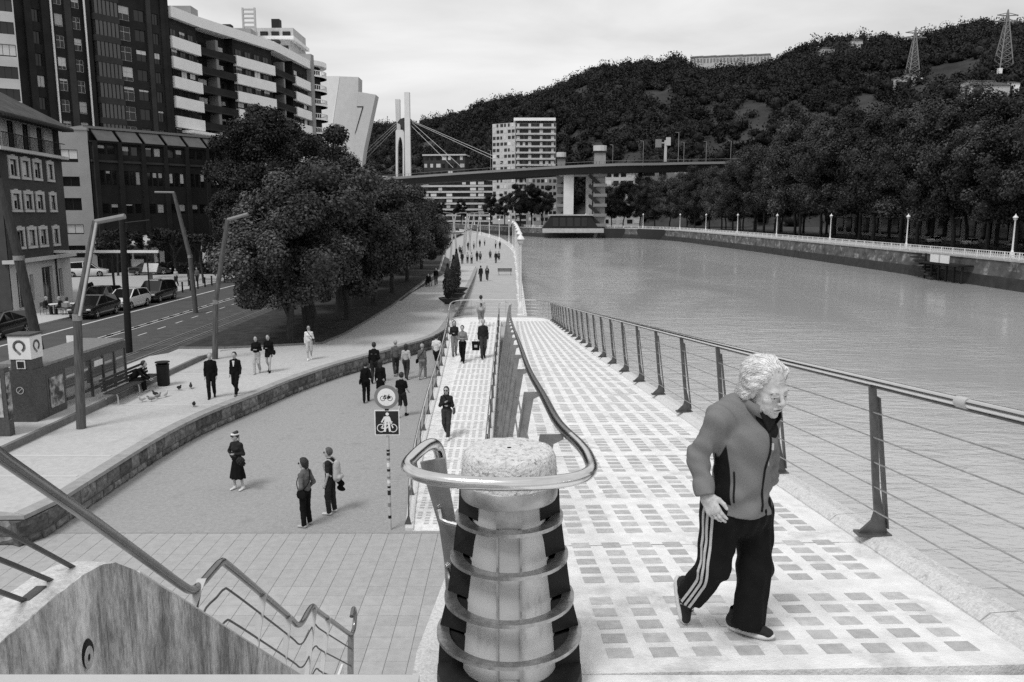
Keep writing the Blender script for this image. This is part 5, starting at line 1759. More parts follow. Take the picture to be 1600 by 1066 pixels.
# arch panel between the pylons: pale legs round a tall opening, dark saddle above
arch = MB()
N_ = 14
inner = [(621.2, 285)] + [(621.2 + 0.0, 240)] + [(625.2 - 4.0 * math.cos(math.pi * k / N_), 236 - 22 * math.sin(math.pi * k / N_)) for k in range(N_ + 1)] + [(629.2, 285)]
outer = [(618.4, 285), (618.2, 205)] + [(618.2 + 13.4 * (k + 1) / (N_ + 2), 203 + 0.0 * k) for k in range(N_ + 0)] + [(631.4, 205), (631.4, 285)]
inner = inner[:len(outer)]
while len(inner) < len(outer): inner.append(inner[-1])
V_ = []
for y_ in (400, 402.5):
    V_ += [ppt(p[0], p[1], 400) + Vector((0, y_ - 400, 0)) for p in inner] + [ppt(p[0], p[1], 400) + Vector((0, y_ - 400, 0)) for p in outer]
m_ = len(inner)
F_ = []
for k in range(m_ - 1):
    F_ += [(k, k + 1, m_ + k + 1, m_ + k), (2 * m_ + k, 3 * m_ + k, 3 * m_ + k + 1, 2 * m_ + k + 1), (k, 2 * m_ + k, 2 * m_ + k + 1, k + 1), (m_ + k, m_ + k + 1, 3 * m_ + k + 1, 3 * m_ + k)]
arch.add(V_, F_); arch.build('arch_legs', M['conc_white'], t)
b = MB(); b.extrude([ppt(x, y, 399.5) for x, y in ((620.5, 192), (625, 186), (631.4, 184), (631.4, 206), (628, 200), (624, 193))][::-1], (0, 3.2, 0)); b.build('saddle', M['red_arch'], t)
b = MB(); b.extrude([ppt(x, y, 401) for x, y in ((611, 193), (618.4, 190), (618.6, 210), (616, 205))][::-1], (0, 3, 0)); b.build('saddle', M['red_arch'], t)
b = MB(); b.extrude([ppt(x, y, 401) for x, y in ((639.8, 184), (645, 189), (645.4, 193), (640.2, 206))][::-1], (0, 3, 0)); b.build('saddle', M['red_arch'], t)
for (a, c) in (((619, 192), (560, 246)), ((619, 196), (563, 249)), ((619, 200), (566, 254)), ((642, 188), (778, 247)), ((643, 190), (800, 262)), ((642, 196), (708, 262)), ((644, 192), (722, 262))):
    ya, yb = 400, 400 + (c[0] - a[0]) * (-0.33 if c[0] > 640 else -0.1)
    b = MB(); b.tube([Vector(plane_pt(a[0], a[1], ya)), Vector(plane_pt(c[0], c[1], yb))], 0.10, 5); b.build('cable', M['light'], t, smooth=True)
# river pier with two lift towers and zigzag stairs
b = MB(); b.box((24.5, 352, 13.5), (4.2, 5, 27)); b.build('pier_column', M['conc_white'], t)
b = MB(); b.box((33.5, 353, 13.5), (2.4, 5, 27)); b.build('pier_column', M['conc'], t)
b = MB(); b.box((28, 353, 24.6), (15, 6, 2.4)); b.build('pier_head', M['conc'], t)
lift = thing('lift_tower', 'right hand concrete lift tower with zigzag stairs at the river bridge', 'tower', (37, 348, -2.9))
def ltower(tt, x, y, w, ztop, zcap, side):
    b = MB(); b.box((x, y, (ztop - 2.9) / 2), (w, 4, ztop + 2.9)); b.build('shaft', M['render'] if side > 0 else M['mid'], tt)
    b = MB(); b.box((x, y, ztop + 0.35), (w + 1.4, 5.2, 0.7)); b.build('collar', M['dark'], tt)
    b = MB(); b.lathe([(w * 0.62, ztop + 0.704), (w * 0.62, zcap)], (x, y, 0), 12); b.build('cap', M['render_pale'], tt)
    k = 0; z = 2.0
    while z < 24:
        x0, x1 = (x + side * w * 0.5, x + side * (w * 0.5 + 3.0)) if side else (x - w * 0.5, x + w * 0.5)
        p, q = Vector((x - side * 0.2 + (-side) * 4.5, y - 2.6, z + 4.2)), Vector((x + side * 0.2, y - 2.6, z))
        if side < 0: p, q = q, p
        b = MB(); b.bar(p, q, 1.2, 0.35); b.bar(p + Vector((0, -0.6, 0.8)), q + Vector((0, -0.6, 0.8)), 0.08, 1.1); b.build('stair_flight', M['dark'], tt)
        b = MB(); b.box((x, y - 2.7, z + 0.1), (w + 1.2, 1.6, 0.3)); b.box((x, y - 3.45, z + 0.75), (w + 1.2, 0.08, 1.0)); b.build('stair_landing', M['mid'], tt)
        z += 4.2
ltower(lift, 37.5, 348, 4.6, 33.0, 36.0, 1)
lift2 = thing('lift_tower', 'left hand lift tower with a wider cap at the river bridge', 'tower', (21, 356, -2.9))
ltower(lift2, 21.5, 356, 3.4, 31.0, 33.8, -1)
t = thing('boathouse', 'low dark glazed boathouse at the foot of the bridge pier', 'building', (28, 346, 0))
b = MB(); b.add([(13, 344, 1.2), (37, 344, 1.2), (33.5, 344, 6.6), (17, 344, 6.6), (13, 354, 1.2), (37, 354, 1.2), (33.5, 354, 6.6), (17, 354, 6.6)], [(0, 1, 2, 3), (5, 4, 7, 6), (3, 2, 6, 7), (0, 3, 7, 4), (1, 5, 6, 2)]); b.build('body', M['dark'], t)
b = MB(); b.box((25.2, 349, 6.85), (19, 11, 0.5)); b.build('roof', M['conc'], t)
for k in range(5):
    b = MB(); b.box((18.6 + k * 3.1, 343.9, 3.9), (2.4, 0.15, 3.8)); b.build('window', M['glass'], t)
b = MB(); b.box((26, 342.6, 0.3), (26, 2.4, 1.8)); b.build('footing', M['conc'], t)

# ------------------------------------------------------------------ buildings beyond the river bend
def far_block(name, label, A, B, z0, z1, fl, nw, wall, slab_m, depth=14, side_dir=None, top=None, win_m='glass', group=None):
    h = Bld(name, label, 'building', A, B, z0, group)
    h.part('wall', wall, (0, h.L, -depth, 0, z0 - 6, z1))
    hh = (z1 - z0) / fl
    for k in range(fl):
        z = z0 + hh * k
        if slab_m is not None: h.part('parapet_band', slab_m, (-0.3, h.L + 0.3, -depth, 0.5, z + hh * 0.02, z + hh * 0.34))
        for j in range(nw):
            u = h.L * (j + 0.14) / nw
            q = MB(); h.box(q, u, u + h.L / nw * random.choice([0.45, 0.72, 0.72]), 0.003, 0.12, z + hh * 0.42, z + hh * 0.92)
            q.build('window', M['glass'] if random.random() < 0.62 else M['blind'], h.t)
    if top: h.part('roof_slab', top, (-0.6, h.L + 0.6, -depth - 0.5, 0.9, z1 + 0.004, z1 + 0.9))
    return h
h = far_block('apartment_tower', 'white apartment tower block standing beyond the bridge below the hill', (-11.5, 480), (1.8, 471), 3, 59, 16, 6, M['render_pale'], None, 24)
for k in range(16):
    z = 3 + 3.5 * k
    b = MB(); b.box((13.5, 472.2, z + 2.0), (22.5, 1.0, 1.9)); b.build('loggia', M['brick_mid'], h.t)
    b = MB(); b.box((13.6, 471.2, z + 0.6), (22.9, 1.8, 1.0)); b.build('parapet_band', M['render_pale'], h.t)
    for j in range(7):
        if j % 2 == 0 or random.random() < 0.5:
            b = MB(); b.box((3.6 + j * 3.3, 471.5, z + 2.05), (random.choice([1.4, 1.9]), 0.5, 1.78)); b.build('window', M['render_pale'] if j % 2 == 0 else M['blind'] if random.random() < .5 else M['glass'], h.t)
b = MB(); b.box2((1.9, 473, -3), (25.5, 496, 59)); b.build('wall', M['render'], h.t)
b = MB(); b.box2((1, 470.5, 60), (25, 494, 61.6)); b.build('roof_slab', M['band'], h.t)
b = MB(); b.box2((2, 474, 59.004), (24, 490, 60)); b.build('attic', M['dark'], h.t)
far_block('apartment_block', 'brown brick block with white balcony lines left of the white tower', (-57, 512), (-11.8, 505), 2, 31, 8, 9, M['brick'], M['render_pale'], 16)
far_block('apartment_block', 'pale topped block standing behind the bridge deck left of the white tower', (-57, 525), (-30, 522), 30, 44, 3, 7, M['brick_mid'], None, 14, top=M['render_pale'])
far_block('apartment_block', 'grey brick block low behind the bridge pylon', (-76, 505), (-58, 508), 2, 27, 8, 4, M['brick_mid'], None, 14)
far_block('apartment_block', 'pale low block behind the bridge between the stone tower and the pylon', (-110, 520), (-70, 517), 20, 31, 3, 8, M['render'], None, 14)
far_block('town_house', 'pale ornate house front between the white tower and the bridge pier', (9, 450), (34, 452), 2, 30, 8, 11, M['render'], None, 12, top=M['roof'])
far_block('town_house', 'pale house with bay windows right of the lift tower', (45, 392), (62, 388), 1.2, 27, 7, 5, M['render_pale'], None, 12, top=M['band'])
# concrete building under the right bridge end
far_block('viaduct_building', 'concrete viaduct block under the right end of the bridge above the trees', (58, 365), (108, 369), 12, 27.2, 3, 7, M['render'], None, 10)
hb = Bld('hall', 'low pale market like hall front glimpsed under the plane trees across the river', 'building', (106, 118), (100, 250), 1.2)
hb.part('wall', M['render'], (0, hb.L, 0.0, -10, 1.0, 9.5)) if False else None
b = MB(); b.box2((104, 100, 1.2), (116, 260, 9)); b.build('wall', M['render_pale'], hb.t)
for k in range(26):
    b = MB(); b.box((103.9, 104 + 6 * k, 4.2), (0.3, 3.6, 4.4)); b.build('window', M['glass'], hb.t)
b = MB(); b.box2((103, 100, 9.004), (117, 260, 9.5)); b.build('roof_slab', M['band'], hb.t)

# houses and the long fort-like building on the hill
def hill_house(px, t_, w, d_, hh, label, rot=0.0, wall='render_pale', name='hill_house'):
    p = hill_pt(px, t_)
    t = thing(name, label, 'building', (p[0], p[1], p[2]), rot)
    b = MB(); b.box((0, 0, hh / 2 + 1), (w, d_, hh + 6)); b.build('wall', M[wall], t, world=False)
    zt = hh + 4
    b = MB(); b.add([(-w / 2 - .6, -d_ / 2 - .6, zt), (w / 2 + .6, -d_ / 2 - .6, zt), (w / 2 + .6, d_ / 2 + .6, zt), (-w / 2 - .6, d_ / 2 + .6, zt), (-w / 2 + 2, 0, zt + hh * 0.35), (w / 2 - 2, 0, zt + hh * 0.35)], [(0, 1, 5, 4), (1, 2, 5), (2, 3, 4, 5), (3, 0, 4), (3, 2, 1, 0)]); b.build('roof', M['roof'], t, world=False)
    for k in range(max(2, int(w / 5))):
        b = MB(); b.box((-w / 2 + 2.5 + k * 5, -d_ / 2 - 0.05, hh * 0.5 + 2.4), (1.6, 0.2, 1.8)); b.build('window', M['glass'], t, world=False)
hill_house(1538, hill_t(1538, 166), 20, 9, 6, 'white house with a wide roof on the right slope of the hill')
hill_house(1290, hill_t(1290, 96), 9, 8, 4, 'small white house high on the hill among trees')
hill_house(1402, hill_t(1402, 142), 8, 7, 3, 'small white house left of the near lattice pylon on the hill')
hill_house(1422, hill_t(1422, 135), 9, 6, 2.5, 'low white shed beside the foot of the left lattice pylon')
hill_house(1528, hill_t(1528, 150), 16, 7, 3, 'long pale shed above the white house on the hill')
hill_house(1336, hill_t(1336, 82), 8, 7, 4, 'tiny pale house below the ridge left of the lattice pylons')
hill_house(1577, hill_t(1577, 152), 7, 6, 3, 'tiny white hut at the right end of the hillside', wall='band')
p0, p1 = hill_pt(1078, 0.985), hill_pt(1203, 0.985)
tt = thing('hilltop_building', 'long pale flat roofed building along the top of the hill', 'building', (p0[0], p0[1], p0[2]))
d_ = Vector(p1) - Vector(p0); a_ = math.atan2(d_.y, d_.x)
h = Bld.__new__(Bld); h.A, h.B = Vector(p0[:2]), Vector(p1[:2]); h.d = (h.B - h.A).normalized(); h.L = (h.B - h.A).length; h.n = Vector((h.d.y, -h.d.x)); h.base = Vector(p0); h.t = tt
for k in range(6):
    u0, u1 = h.L * k / 6, h.L * (k + 1) / 6
    zz = p0[2] + (p1[2] - p0[2]) * (k / 6) + 1
    q = MB(); h.box(q, u0 + 0.1, u1 - 0.1, -8, 0, zz - 12, zz + 9); q.build('wall', M['render_pale'], tt)
    q = MB(); h.box(q, u0, u1, -8.5, 0.6, zz + 9.004, zz + 9.9); q.build('roof_slab', M['mid'], tt)
    for j in range(4):
        q = MB(); h.box(q, u0 + (u1 - u0) * (j + .2) / 4, u0 + (u1 - u0) * (j + .7) / 4, 0.003, 0.2, zz + 4.5, zz + 7.6); q.build('window', M['mid'], tt)
# lattice pylons
def lattice(px, t_, hgt, wb, label):
    p = hill_pt(px, t_)
    t = thing('lattice_pylon', label, 'pylon', (p[0], p[1], p[2] + 1))
    n = 9
    lev = [(wb * (1 - i / n * 0.86) / 2, hgt * 0.86 * i / n) for i in range(n + 1)]
    for sx_, sy_ in ((-1, -1), (1, -1), (1, 1), (-1, 1)):
        b = MB(); b.tube([(sx_ * w, sy_ * w, z) for w, z in lev] + [(0, 0, hgt)], 0.34, 5); b.build('leg', M['mid'], t, world=False)
    b = MB()
    cs = ((-1, -1), (1, -1), (1, 1), (-1, 1))
    for i in range(n):
        (w0, z0), (w1, z1) = lev[i], lev[i + 1]
        for k in range(4):
            a, c = cs[k], cs[(k + 1) % 4]
            b.tube([(a[0] * w0, a[1] * w0, z0), (c[0] * w1, c[1] * w1, z1)], 0.16, 4); b.tube([(c[0] * w0, c[1] * w0, z0), (a[0] * w1, a[1] * w1, z1)], 0.16, 4)
            b.tube([(a[0] * w1, a[1] * w1, z1), (c[0] * w1, c[1] * w1, z1)], 0.16, 4)
    b.build('bracing', M['mid'], t, world=False)
    for z, w in ((hgt * 0.80, 7), (hgt * 0.9, 6)):
        b = MB(); b.tube([(-w, 0, z + 0.4), (0, 0, z), (w, 0, z + 0.4)], 0.3, 4); b.tube([(-w, 0, z + 0.4), (0, 0, z + 1.6), (w, 0, z + 0.4)], 0.2, 4); b.build('crossarm', M['mid'], t, world=False)
    for sx_, sy_ in cs:
        b = MB(); b.box((sx_ * wb / 2, sy_ * wb / 2, -0.4), (2, 2, 3)); b.build('footing', M['band'], t, world=False)
lattice(1424.5, hill_t(1424.5, 128), 31, 7, 'left lattice power pylon on the hill')
lattice(1566, hill_t(1566, 114), 34, 8, 'right lattice power pylon on the hill')

# ------------------------------------------------------------------ trees
def crown_mesh(name, m, n_clump, rx, ry, rzz, zc, n_leaf, leaf, seed, low=0.0, droop=0.3, core=True):
    """crown as many leafy clumps inside an uneven envelope; leaf-sized faces, gaps between clumps"""
    r = np.random.default_rng(seed)
    cl = []
    tries = 0
    while len(cl) < n_clump and tries < 5000:
        tries += 1
        d = r.normal(0, 1, 3); d /= np.linalg.norm(d)
        rad = r.uniform(0.25, 1.0) ** 0.5
        c = d * rad * np.array([rx, ry, rzz]) * (1 + 0.12 * r.normal())
        if c[2] < -rzz * 0.75: continue
        s = r.uniform(0.16, 0.30) * (rx + ry + rzz) / 3 * (1.3 - 0.45 * rad)
        cl.append((c[0], c[1], c[2] + zc, s))
    Vs, Fs, o = [], [], 0
    if core:
        for c in cl:
            k = 1 + 0.25 * r.normal(0, 1, (len(BV), 1)).clip(-1.5, 1.5)
            Vs.append(BV * k * c[3] * 0.5 + np.array(c[:3])); Fs.append(BF + o); o += len(BV)
    per = n_leaf // len(cl)
    LVs = []
    for c in cl:
        d = r.normal(0, 1, (per, 3)); d /= np.linalg.norm(d, axis=1)[:, None]
        rad = c[3] * r.uniform(0.62, 1.18, (per, 1)) * np.array([1.08, 1.08, 0.9])
        C_ = np.array(c[:3]) + d * rad
        keep = C_[:, 2] > low
        nn = d + np.array([0, 0, 0.5])
        v, _ = leaf_cards(C_[keep], nn[keep], leaf, 0.55)
        LVs.append(v)
    LVc = np.concatenate(LVs)
    base = np.concatenate(Vs) if Vs else np.zeros((0, 3))
    Qc = np.arange(len(LVc)).reshape(-1, 4) + len(base)
    T = np.concatenate(([np.concatenate(Fs)] if Fs else []) + [Qc[:, [0, 1, 2]], Qc[:, [0, 2, 3]]])
    return np_mesh(name, np.concatenate([base, LVc]), T, m)

def trunk_mesh(h0, h1, r0, seed, n_limb=6, spread=2.0, lean=0.0):
    rr = random.Random(seed)
    b = MB()
    b.tube(spline([(0, 0, -0.2), (rr.uniform(-.1, .1), rr.uniform(-.1, .1), h0 * 0.5), (lean + rr.uniform(-.2, .2), rr.uniform(-.2, .2), h0), (lean * 1.4, 0, h1 * 0.8)], 3), [r0 * 1.25, r0 * 1.1, r0, r0, r0 * .95, r0 * .9, r0 * .8, r0 * .6, r0 * .4, r0 * .25][:10], 8)
    for k in range(n_limb):
        a = 2 * math.pi * k / n_limb + rr.uniform(-.4, .4)
        z0 = h0 * rr.uniform(0.75, 1.05)
        s = spread * rr.uniform(0.7, 1.2)
        b.tube(spline([(lean * .8, 0, z0), (lean + math.cos(a) * s * 0.4, math.sin(a) * s * 0.4, z0 + (h1 - h0) * 0.3), (lean + math.cos(a) * s, math.sin(a) * s, z0 + (h1 - h0) * 0.62)], 3), r0 * 0.5, 6, r1=r0 * 0.12)
    return b.mesh('trunk', M['bark'], smooth=True)

def tree(name, label, loc, cm, tm, rz=0, sc=1.0, group=None):
    t = thing(name, label, 'tree', loc, rz, group)
    t.scale = (sc, sc, sc) if not isinstance(sc, tuple) else sc
    link('trunk', tm, t); link('crown', cm, t)
    return t

# broad trees on the lawn beside the promenade
near = [crown_mesh('crown', M['leaf'], 40, 4.5, 4.5, 4.2, 6.0, 44000, 0.21, 21 + k, low=2.3) for k in range(3)]
near_t = [trunk_mesh(2.3, 7.5, 0.24, 5 + k, 7, 2.2) for k in range(3)]
lawn_trees = [(-12.1, 42.8, 0.78, 0), (-11.7, 46.3, 0.93, 1), (-12.9, 49.5, 0.95, 2), (-10.9, 52.5, 0.9, 0), (-12.4, 57, 1.02, 1), (-10.6, 60.5, 0.95, 2), (-12.6, 66, 1.0, 0), (-10.6, 70.5, 0.9, 1), (-13, 77, 0.92, 2), (-10.8, 82, 0.85, 0), (-12.5, 91, 0.88, 1), (-11.4, 101, 0.8, 2), (-13.5, 112, 0.8, 0)]
desc = ['nearest broad leafy tree at the front edge of the lawn', 'second broad tree just behind the front one on the lawn', 'broad tree on the tram side of the lawn behind the two front trees']
for i, (x, y, s, k) in enumerate(lawn_trees):
    lab = desc[i] if i < 3 else f'{ordn[i]} broad leafy tree along the lawn counting away from the camera'
    tree('broadleaf_tree', lab, (x, y, 0.7), near[k], near_t[k], rz=random.uniform(0, 6.28), sc=(s * random.uniform(.95, 1.08), s * random.uniform(.95, 1.08), s * random.uniform(.92, 1.05)), group='broad trees on the promenade lawn')
# taller dark trees beyond the road in front of the brick blocks
tall = [crown_mesh('crown', M['leaf_dark'], 36, 5.0, 5.0, 6.6, 11.2, 34000, 0.30, 41 + k, low=3.0) for k in range(2)]
tall_t = [trunk_mesh(4.5, 14, 0.34, 15 + k, 6, 2.6) for k in range(2)]
for i, (x, y, s) in enumerate([(-28.2, 85, 0.66), (-27.0, 88, 1.04), (-22.0, 90, 0.95), (-18.5, 96, 0.72), (-30, 104, 1.08), (-25, 110, 1.0), (-19.5, 112, 0.62), (-24, 130, 0.84), (-31, 145, 1.0), (-27, 175, 0.8), (-40, 170, 1.0)]):
    tree('tall_tree', f'{ordn[i]} tall dark tree before the brick and banded blocks counting from the camera', (x, y, 0.7), tall[i % 2], tall_t[i % 2], rz=random.uniform(0, 6.28), sc=s, group='tall dark trees in front of the apartment blocks')
# small clipped street trees on the pale square
poll = crown_mesh('crown', M['leaf_dark'], 16, 1.7, 1.7, 1.3, 3.9, 2600, 0.26, 61)
poll_t = trunk_mesh(2.6, 4.2, 0.11, 62, 4, 0.8)
sq = [(-44.5, 90, 1.05), (-39.0, 86, 1.0), (-34.6, 82, 1.1), (-31.0, 80, 1.0), (-37, 74, 0.9), (-42.5, 96, 0.8), (-33.2, 96, 1.0)]
for i, (x, y, s) in enumerate(sq):
    tree('street_tree', f'{ordn[i]} small round street tree on the pale square by the brick block', (x, y, 0.7), poll, poll_t, rz=i * 1.3, sc=s, group='small round trees on the pale square')
t = thing('round_bush', 'round clipped bush behind the parked white car', 'shrub', (-33.3, 63.5, 0.7))
link('foliage', crown_mesh('foliage', M['leaf_dark'], 10, 0.9, 0.9, 0.7, 0.9, 1500, 0.16, 66), t)
ps_ = lambda y: interp([96, 140, 160, 190, 233, 262, 290, 320], [.86, .89, .98, 1.05, 1.08, .92, .82, .79], y)      # the row's own heights
# plane trees along the far quay
pl = [crown_mesh('crown', M['leaf_plane'], 64, 8.4, 8.4, 12.5, 16.4, 36000, 0.50, 71 + k, low=3.2) for k in range(3)]
pl_t = [trunk_mesh(7.0, 20, 0.36, 75 + k, 6, 3.6, 0.4 * k) for k in range(3)]
k = 0
y = 96
row = []
while y < 318:
    row.append((81 + random.uniform(-1.5, 1.5) - max(0, y - 250) * 0.12, y, random.uniform(0.96, 1.04)))
    y += 10.5
row = [(x_, y_, s_ * ps_(y_)) for x_, y_, s_ in row]
row += [(70, 322, 0.8), (65, 332, 0.80), (61, 344, 0.8), (56, 352, 0.80), (50, 362, 0.76), (46, 372, .72)]
for i, (x, y, s) in enumerate(row):
    tree('plane_tree', f'{ordn[i]} tall plane tree of the front row across the river counting from the right', (x, y, 1.2), pl[i % 3], pl_t[i % 3], rz=random.uniform(0, 6.28), sc=(s, s, s * random.uniform(0.92, 1.06)), group='front row of plane trees across the river')
y = 102; row = []
while y < 330:
    row.append((95 + random.uniform(-2, 2) - max(0, y - 250) * 0.12, y, random.uniform(0.96, 1.04) * ps_(y)))
    y += 13
for i, (x, y, s) in enumerate(row):
    tree('plane_tree', f'{ordn[i]} tall plane tree of the back row across the river counting from the right', (x, y, 1.2), pl[(i + 1) % 3], pl_t[i % 3], rz=random.uniform(0, 6.28), sc=s, group='back row of plane trees across the river')
for i, (x, y, s) in enumerate([(4, 400, .62), (10, 408, .62), (15, 402, .6), (-12, 452, .5), (-30, 478, .45), (-4, 440, .5), (-45, 500, .42), (-60, 500, .45)]):
    tree('bank_tree', f'{ordn[i]} rounded tree on the bank below the white tower counting from the bridge pier', (x, y, 1.2), tall[i % 2], tall_t[i % 2], rz=i, sc=s * 1.9, group='rounded trees below the white tower')

# ------------------------------------------------------------------ street level on the left: tram line, road, shelter, cars
Z = 0.70
def sheet(name, m, x0, x1, y0, y1, z):
    b = MB(); b.quad((x0, y0, z), (x1, y0, z), (x1, y1, z), (x0, y1, z)); return struct(b.build(name, m))
sheet('tram_lawn', M['grass_pale'], -20.6, -17.4, 17.7, 300, Z + 0.006)
b = MB()
lr = [(-17.4, 41.0), (-15.0, 41.0), (-10.3, 42.5), (-9.75, 46), (-9.45, 52), (-9.15, 60), (-9.15, 100), (-11.2, 130), (-16.2, 190), (-17.4, 205)]
b.add([(x, y, Z + 0.010) for x, y in lr], [tuple(range(len(lr)))])
struct(b.build('lawn', M['grass']))
b = MB()
for i in range(len(lr) - 2):
    a, c = Vector((*lr[i], Z + 0.02)), Vector((*lr[i + 1], Z + 0.02))
    b.bar(a, c, 0.12, 0.16)
struct(b.build('lawn_edging', M['side_dark']))
sheet('cycle_lane', M['asphalt'], -23.3, -20.6, 17.7, 300, Z + 0.004)
sheet('road', M['asphalt'], -29.9, -23.3, 17.7, 300, Z + 0.005)
sheet('pale_square', M['prom'], -60, -29.9, 60.5, 118, Z + 0.006)
sheet('far_sidewalk', M['side'], -36, -29.9, 17.7, 60.5, Z + 0.007)
for xr in (-18.05, -19.12):
    b = MB(); b.box((xr, 155, Z + 0.03), (0.07, 275, 0.07)); struct(b.build('tram_rail', M['steel_mid']))
    for s in (-0.12, 0.12):
        b = MB(); b.box((xr + s, 155, Z + 0.012), (0.10, 275, 0.03)); struct(b.build('rail_bed', M['side_dark']))
mk = MB()
for k in range(60): mk.box((-21.6, 20 + 2.6 * k, Z + 0.012), (0.10, 1.1, 0.006))
struct(mk.build('lane_dashes', M['paint']))
for xx in (-23.05, -23.45):
    mk = MB(); mk.box((xx, 100, Z + 0.013), (0.09, 170, 0.006)); struct(mk.build('lane_line', M['paint']))
mk = MB()
for k in range(70): mk.box((-23.25, 20 + 1.7 * k, Z + 0.03), (0.16, 0.5, 0.05))
struct(mk.build('lane_studs', M['black']))
mk = MB(); mk.box((-27.2, 90, Z + 0.013), (0.2, 145, 0.006)); struct(mk.build('parking_line', M['paint']))
b = MB(); b.box((-29.9, 80, Z + 0.05), (0.22, 130, 0.13)); struct(b.build('kerb', M['light']))
# tram platform
b = MB(); b.box2((-17.4, 17.7, Z - 0.1), (-15.0, 37.6, Z + 0.22)); b.add([(-17.4, 37.6, Z + .22), (-15, 37.6, Z + .22), (-15, 39.6, Z + .01), (-17.4, 39.6, Z + .01), (-17.4, 37.6, Z - .1), (-15, 37.6, Z - .1)], [(0, 1, 2, 3), (0, 3, 4), (1, 5, 2)])
struct(b.build('tram_platform', M['side']))
b = MB(); b.box2((-15.06, 17.7, Z - 0.05), (-14.92, 37.6, Z + 0.225)); b.bar((-14.99, 37.6, Z + .15), (-14.99, 39.6, Z - .03), 0.14, 0.14); struct(b.build('platform_edge', M['side_dark']))
PZ = Z + 0.22

for yb_ in (20.6, 22.4, 28.6, 34.4, 40.2, 46.2, 53.5, 61):
    bb = MB(); xa = max(lawn_x(yb_) + .1, -14.9); bb.box(((xa + wall_x(yb_) - .5) / 2, yb_, Z + .009), (wall_x(yb_) - .5 - xa, .16, .006)); struct(bb.build('paving_band', M['render_pale']))
# totem with lit sign box
t = thing('stop_totem', 'dark tram stop totem with a white sign box on top at the shelter end', 'totem', (-16.1, 25.8, PZ))
b = MB(); b.box2((-16.45, 25.4, PZ), (-15.6, 26.1, 2.65)); b.build('cabinet', M['steel_dark'], t)
b = MB(); b.box2((-16.3, 25.45, 2.654), (-15.62, 26.05, 3.0)); b.build('neck', M['steel_dark'], t)
b = MB(); b.box2((-16.32, 25.42, 3.004), (-15.60, 26.08, 3.76)); b.build('sign_box', M['white_paint'], t)
b = MB(); b.box2((-16.35, 25.39, 3.764), (-15.57, 26.11, 3.83)); b.build('cap', M['steel_dark'], t)
def swirl(b, c, r, axis):                                  # broken ring with a tail, the stop's emblem
    pts = []
    for i in range(22):
        a = R_(-60 + 290 * i / 21)
        pts.append((c[0] + r * math.cos(a), c[1] + r * math.sin(a)))
    pts.append((c[0] + 0.1 * r, c[1] - 1.5 * r))
    def mp(x, z): return (x, axis[1], z) if axis[0] == 'y' else (axis[1], x, z)
    for i in range(len(pts) - 1):
        p, q = Vector(pts[i]), Vector(pts[i + 1]); d = (q - p).normalized(); nn = Vector((-d.y, d.x)) * r * 0.24
        e = d * r * 0.06
        b.add([mp(*(p - nn - e)), mp(*(q - nn + e)), mp(*(q + nn + e)), mp(*(p + nn - e))], [(0, 1, 2, 3)])
b = MB(); swirl(b, (-15.96, 3.43), 0.17, ('y', 25.412)); swirl(b, (25.75, 3.43), 0.15, ('x', -15.59)); b.build('emblem', M['mid'], t)
b = MB(); b.box((-15.96, 25.43, 2.83), (0.28, 0.03, 0.28)); b.build('pictogram_panel', M['white_paint'], t)
b = MB(); b.box((-15.96, 25.41, 2.83), (0.21, 0.02, 0.21)); b.build('pictogram', M['dark'], t)
b = MB(); flat_ring(b, (-16.05, 1.98), 0.10, 0.125, 24, 25.385); stroke(b, (-16.12, 1.91), (-15.98, 2.05), 0.02, 25.384); b.build('ban_mark', M['light'], t)
# shelter
t = thing('tram_shelter', 'long dark glazed tram shelter with a flat roof beside the tram platform', 'shelter', (-16.2, 28.8, PZ))
b = MB(); b.box2((-17.3, 26.12, 2.62), (-15.65, 31.75, 2.72)); b.build('roof', M['steel_mid'], t)
b = MB(); b.box2((-15.72, 26.12, 2.34), (-15.62, 31.75, 2.615)); b.build('fascia', M['steel_dark'], t)
def poster_mat(name):
    m, nt, bs = nmat(name); N, L = nt.nodes, nt.links
    g = N.new('ShaderNodeNewGeometry'); n = N.new('ShaderNodeTexNoise'); n.inputs['Scale'].default_value = 4; n.inputs['Detail'].default_value = 8
    r = N.new('ShaderNodeValToRGB'); r.color_ramp.elements[0].position = .4; r.color_ramp.elements[0].color = (.03, .03, .03, 1); r.color_ramp.elements[1].position = .62; r.color_ramp.elements[1].color = (.45, .45, .45, 1)
    L.new(g.outputs['Position'], n.inputs['Vector']); L.new(n.outputs['Fac'], r.inputs['Fac']); L.new(r.outputs['Color'], bs.inputs['Base Color']); bs.inputs['Roughness'].default_value = .25
    return m
M['poster'] = poster_mat('poster_print')
m, nt, bs = nmat('shelter_glass'); bs.inputs['Base Color'].default_value = (.10, .10, .10, 1); bs.inputs['Roughness'].default_value = .06; bs.inputs['Alpha'].default_value = .55
M['sglass'] = m
b = MB(); b.box2((-15.70, 26.15, PZ), (-15.62, 27.25, 2.335)); b.build('poster_case', M['steel_dark'], t)
b = MB(); b.box2((-15.615, 26.28, PZ + .25), (-15.60, 27.1, 2.2)); b.build('poster', M['poster'], t)
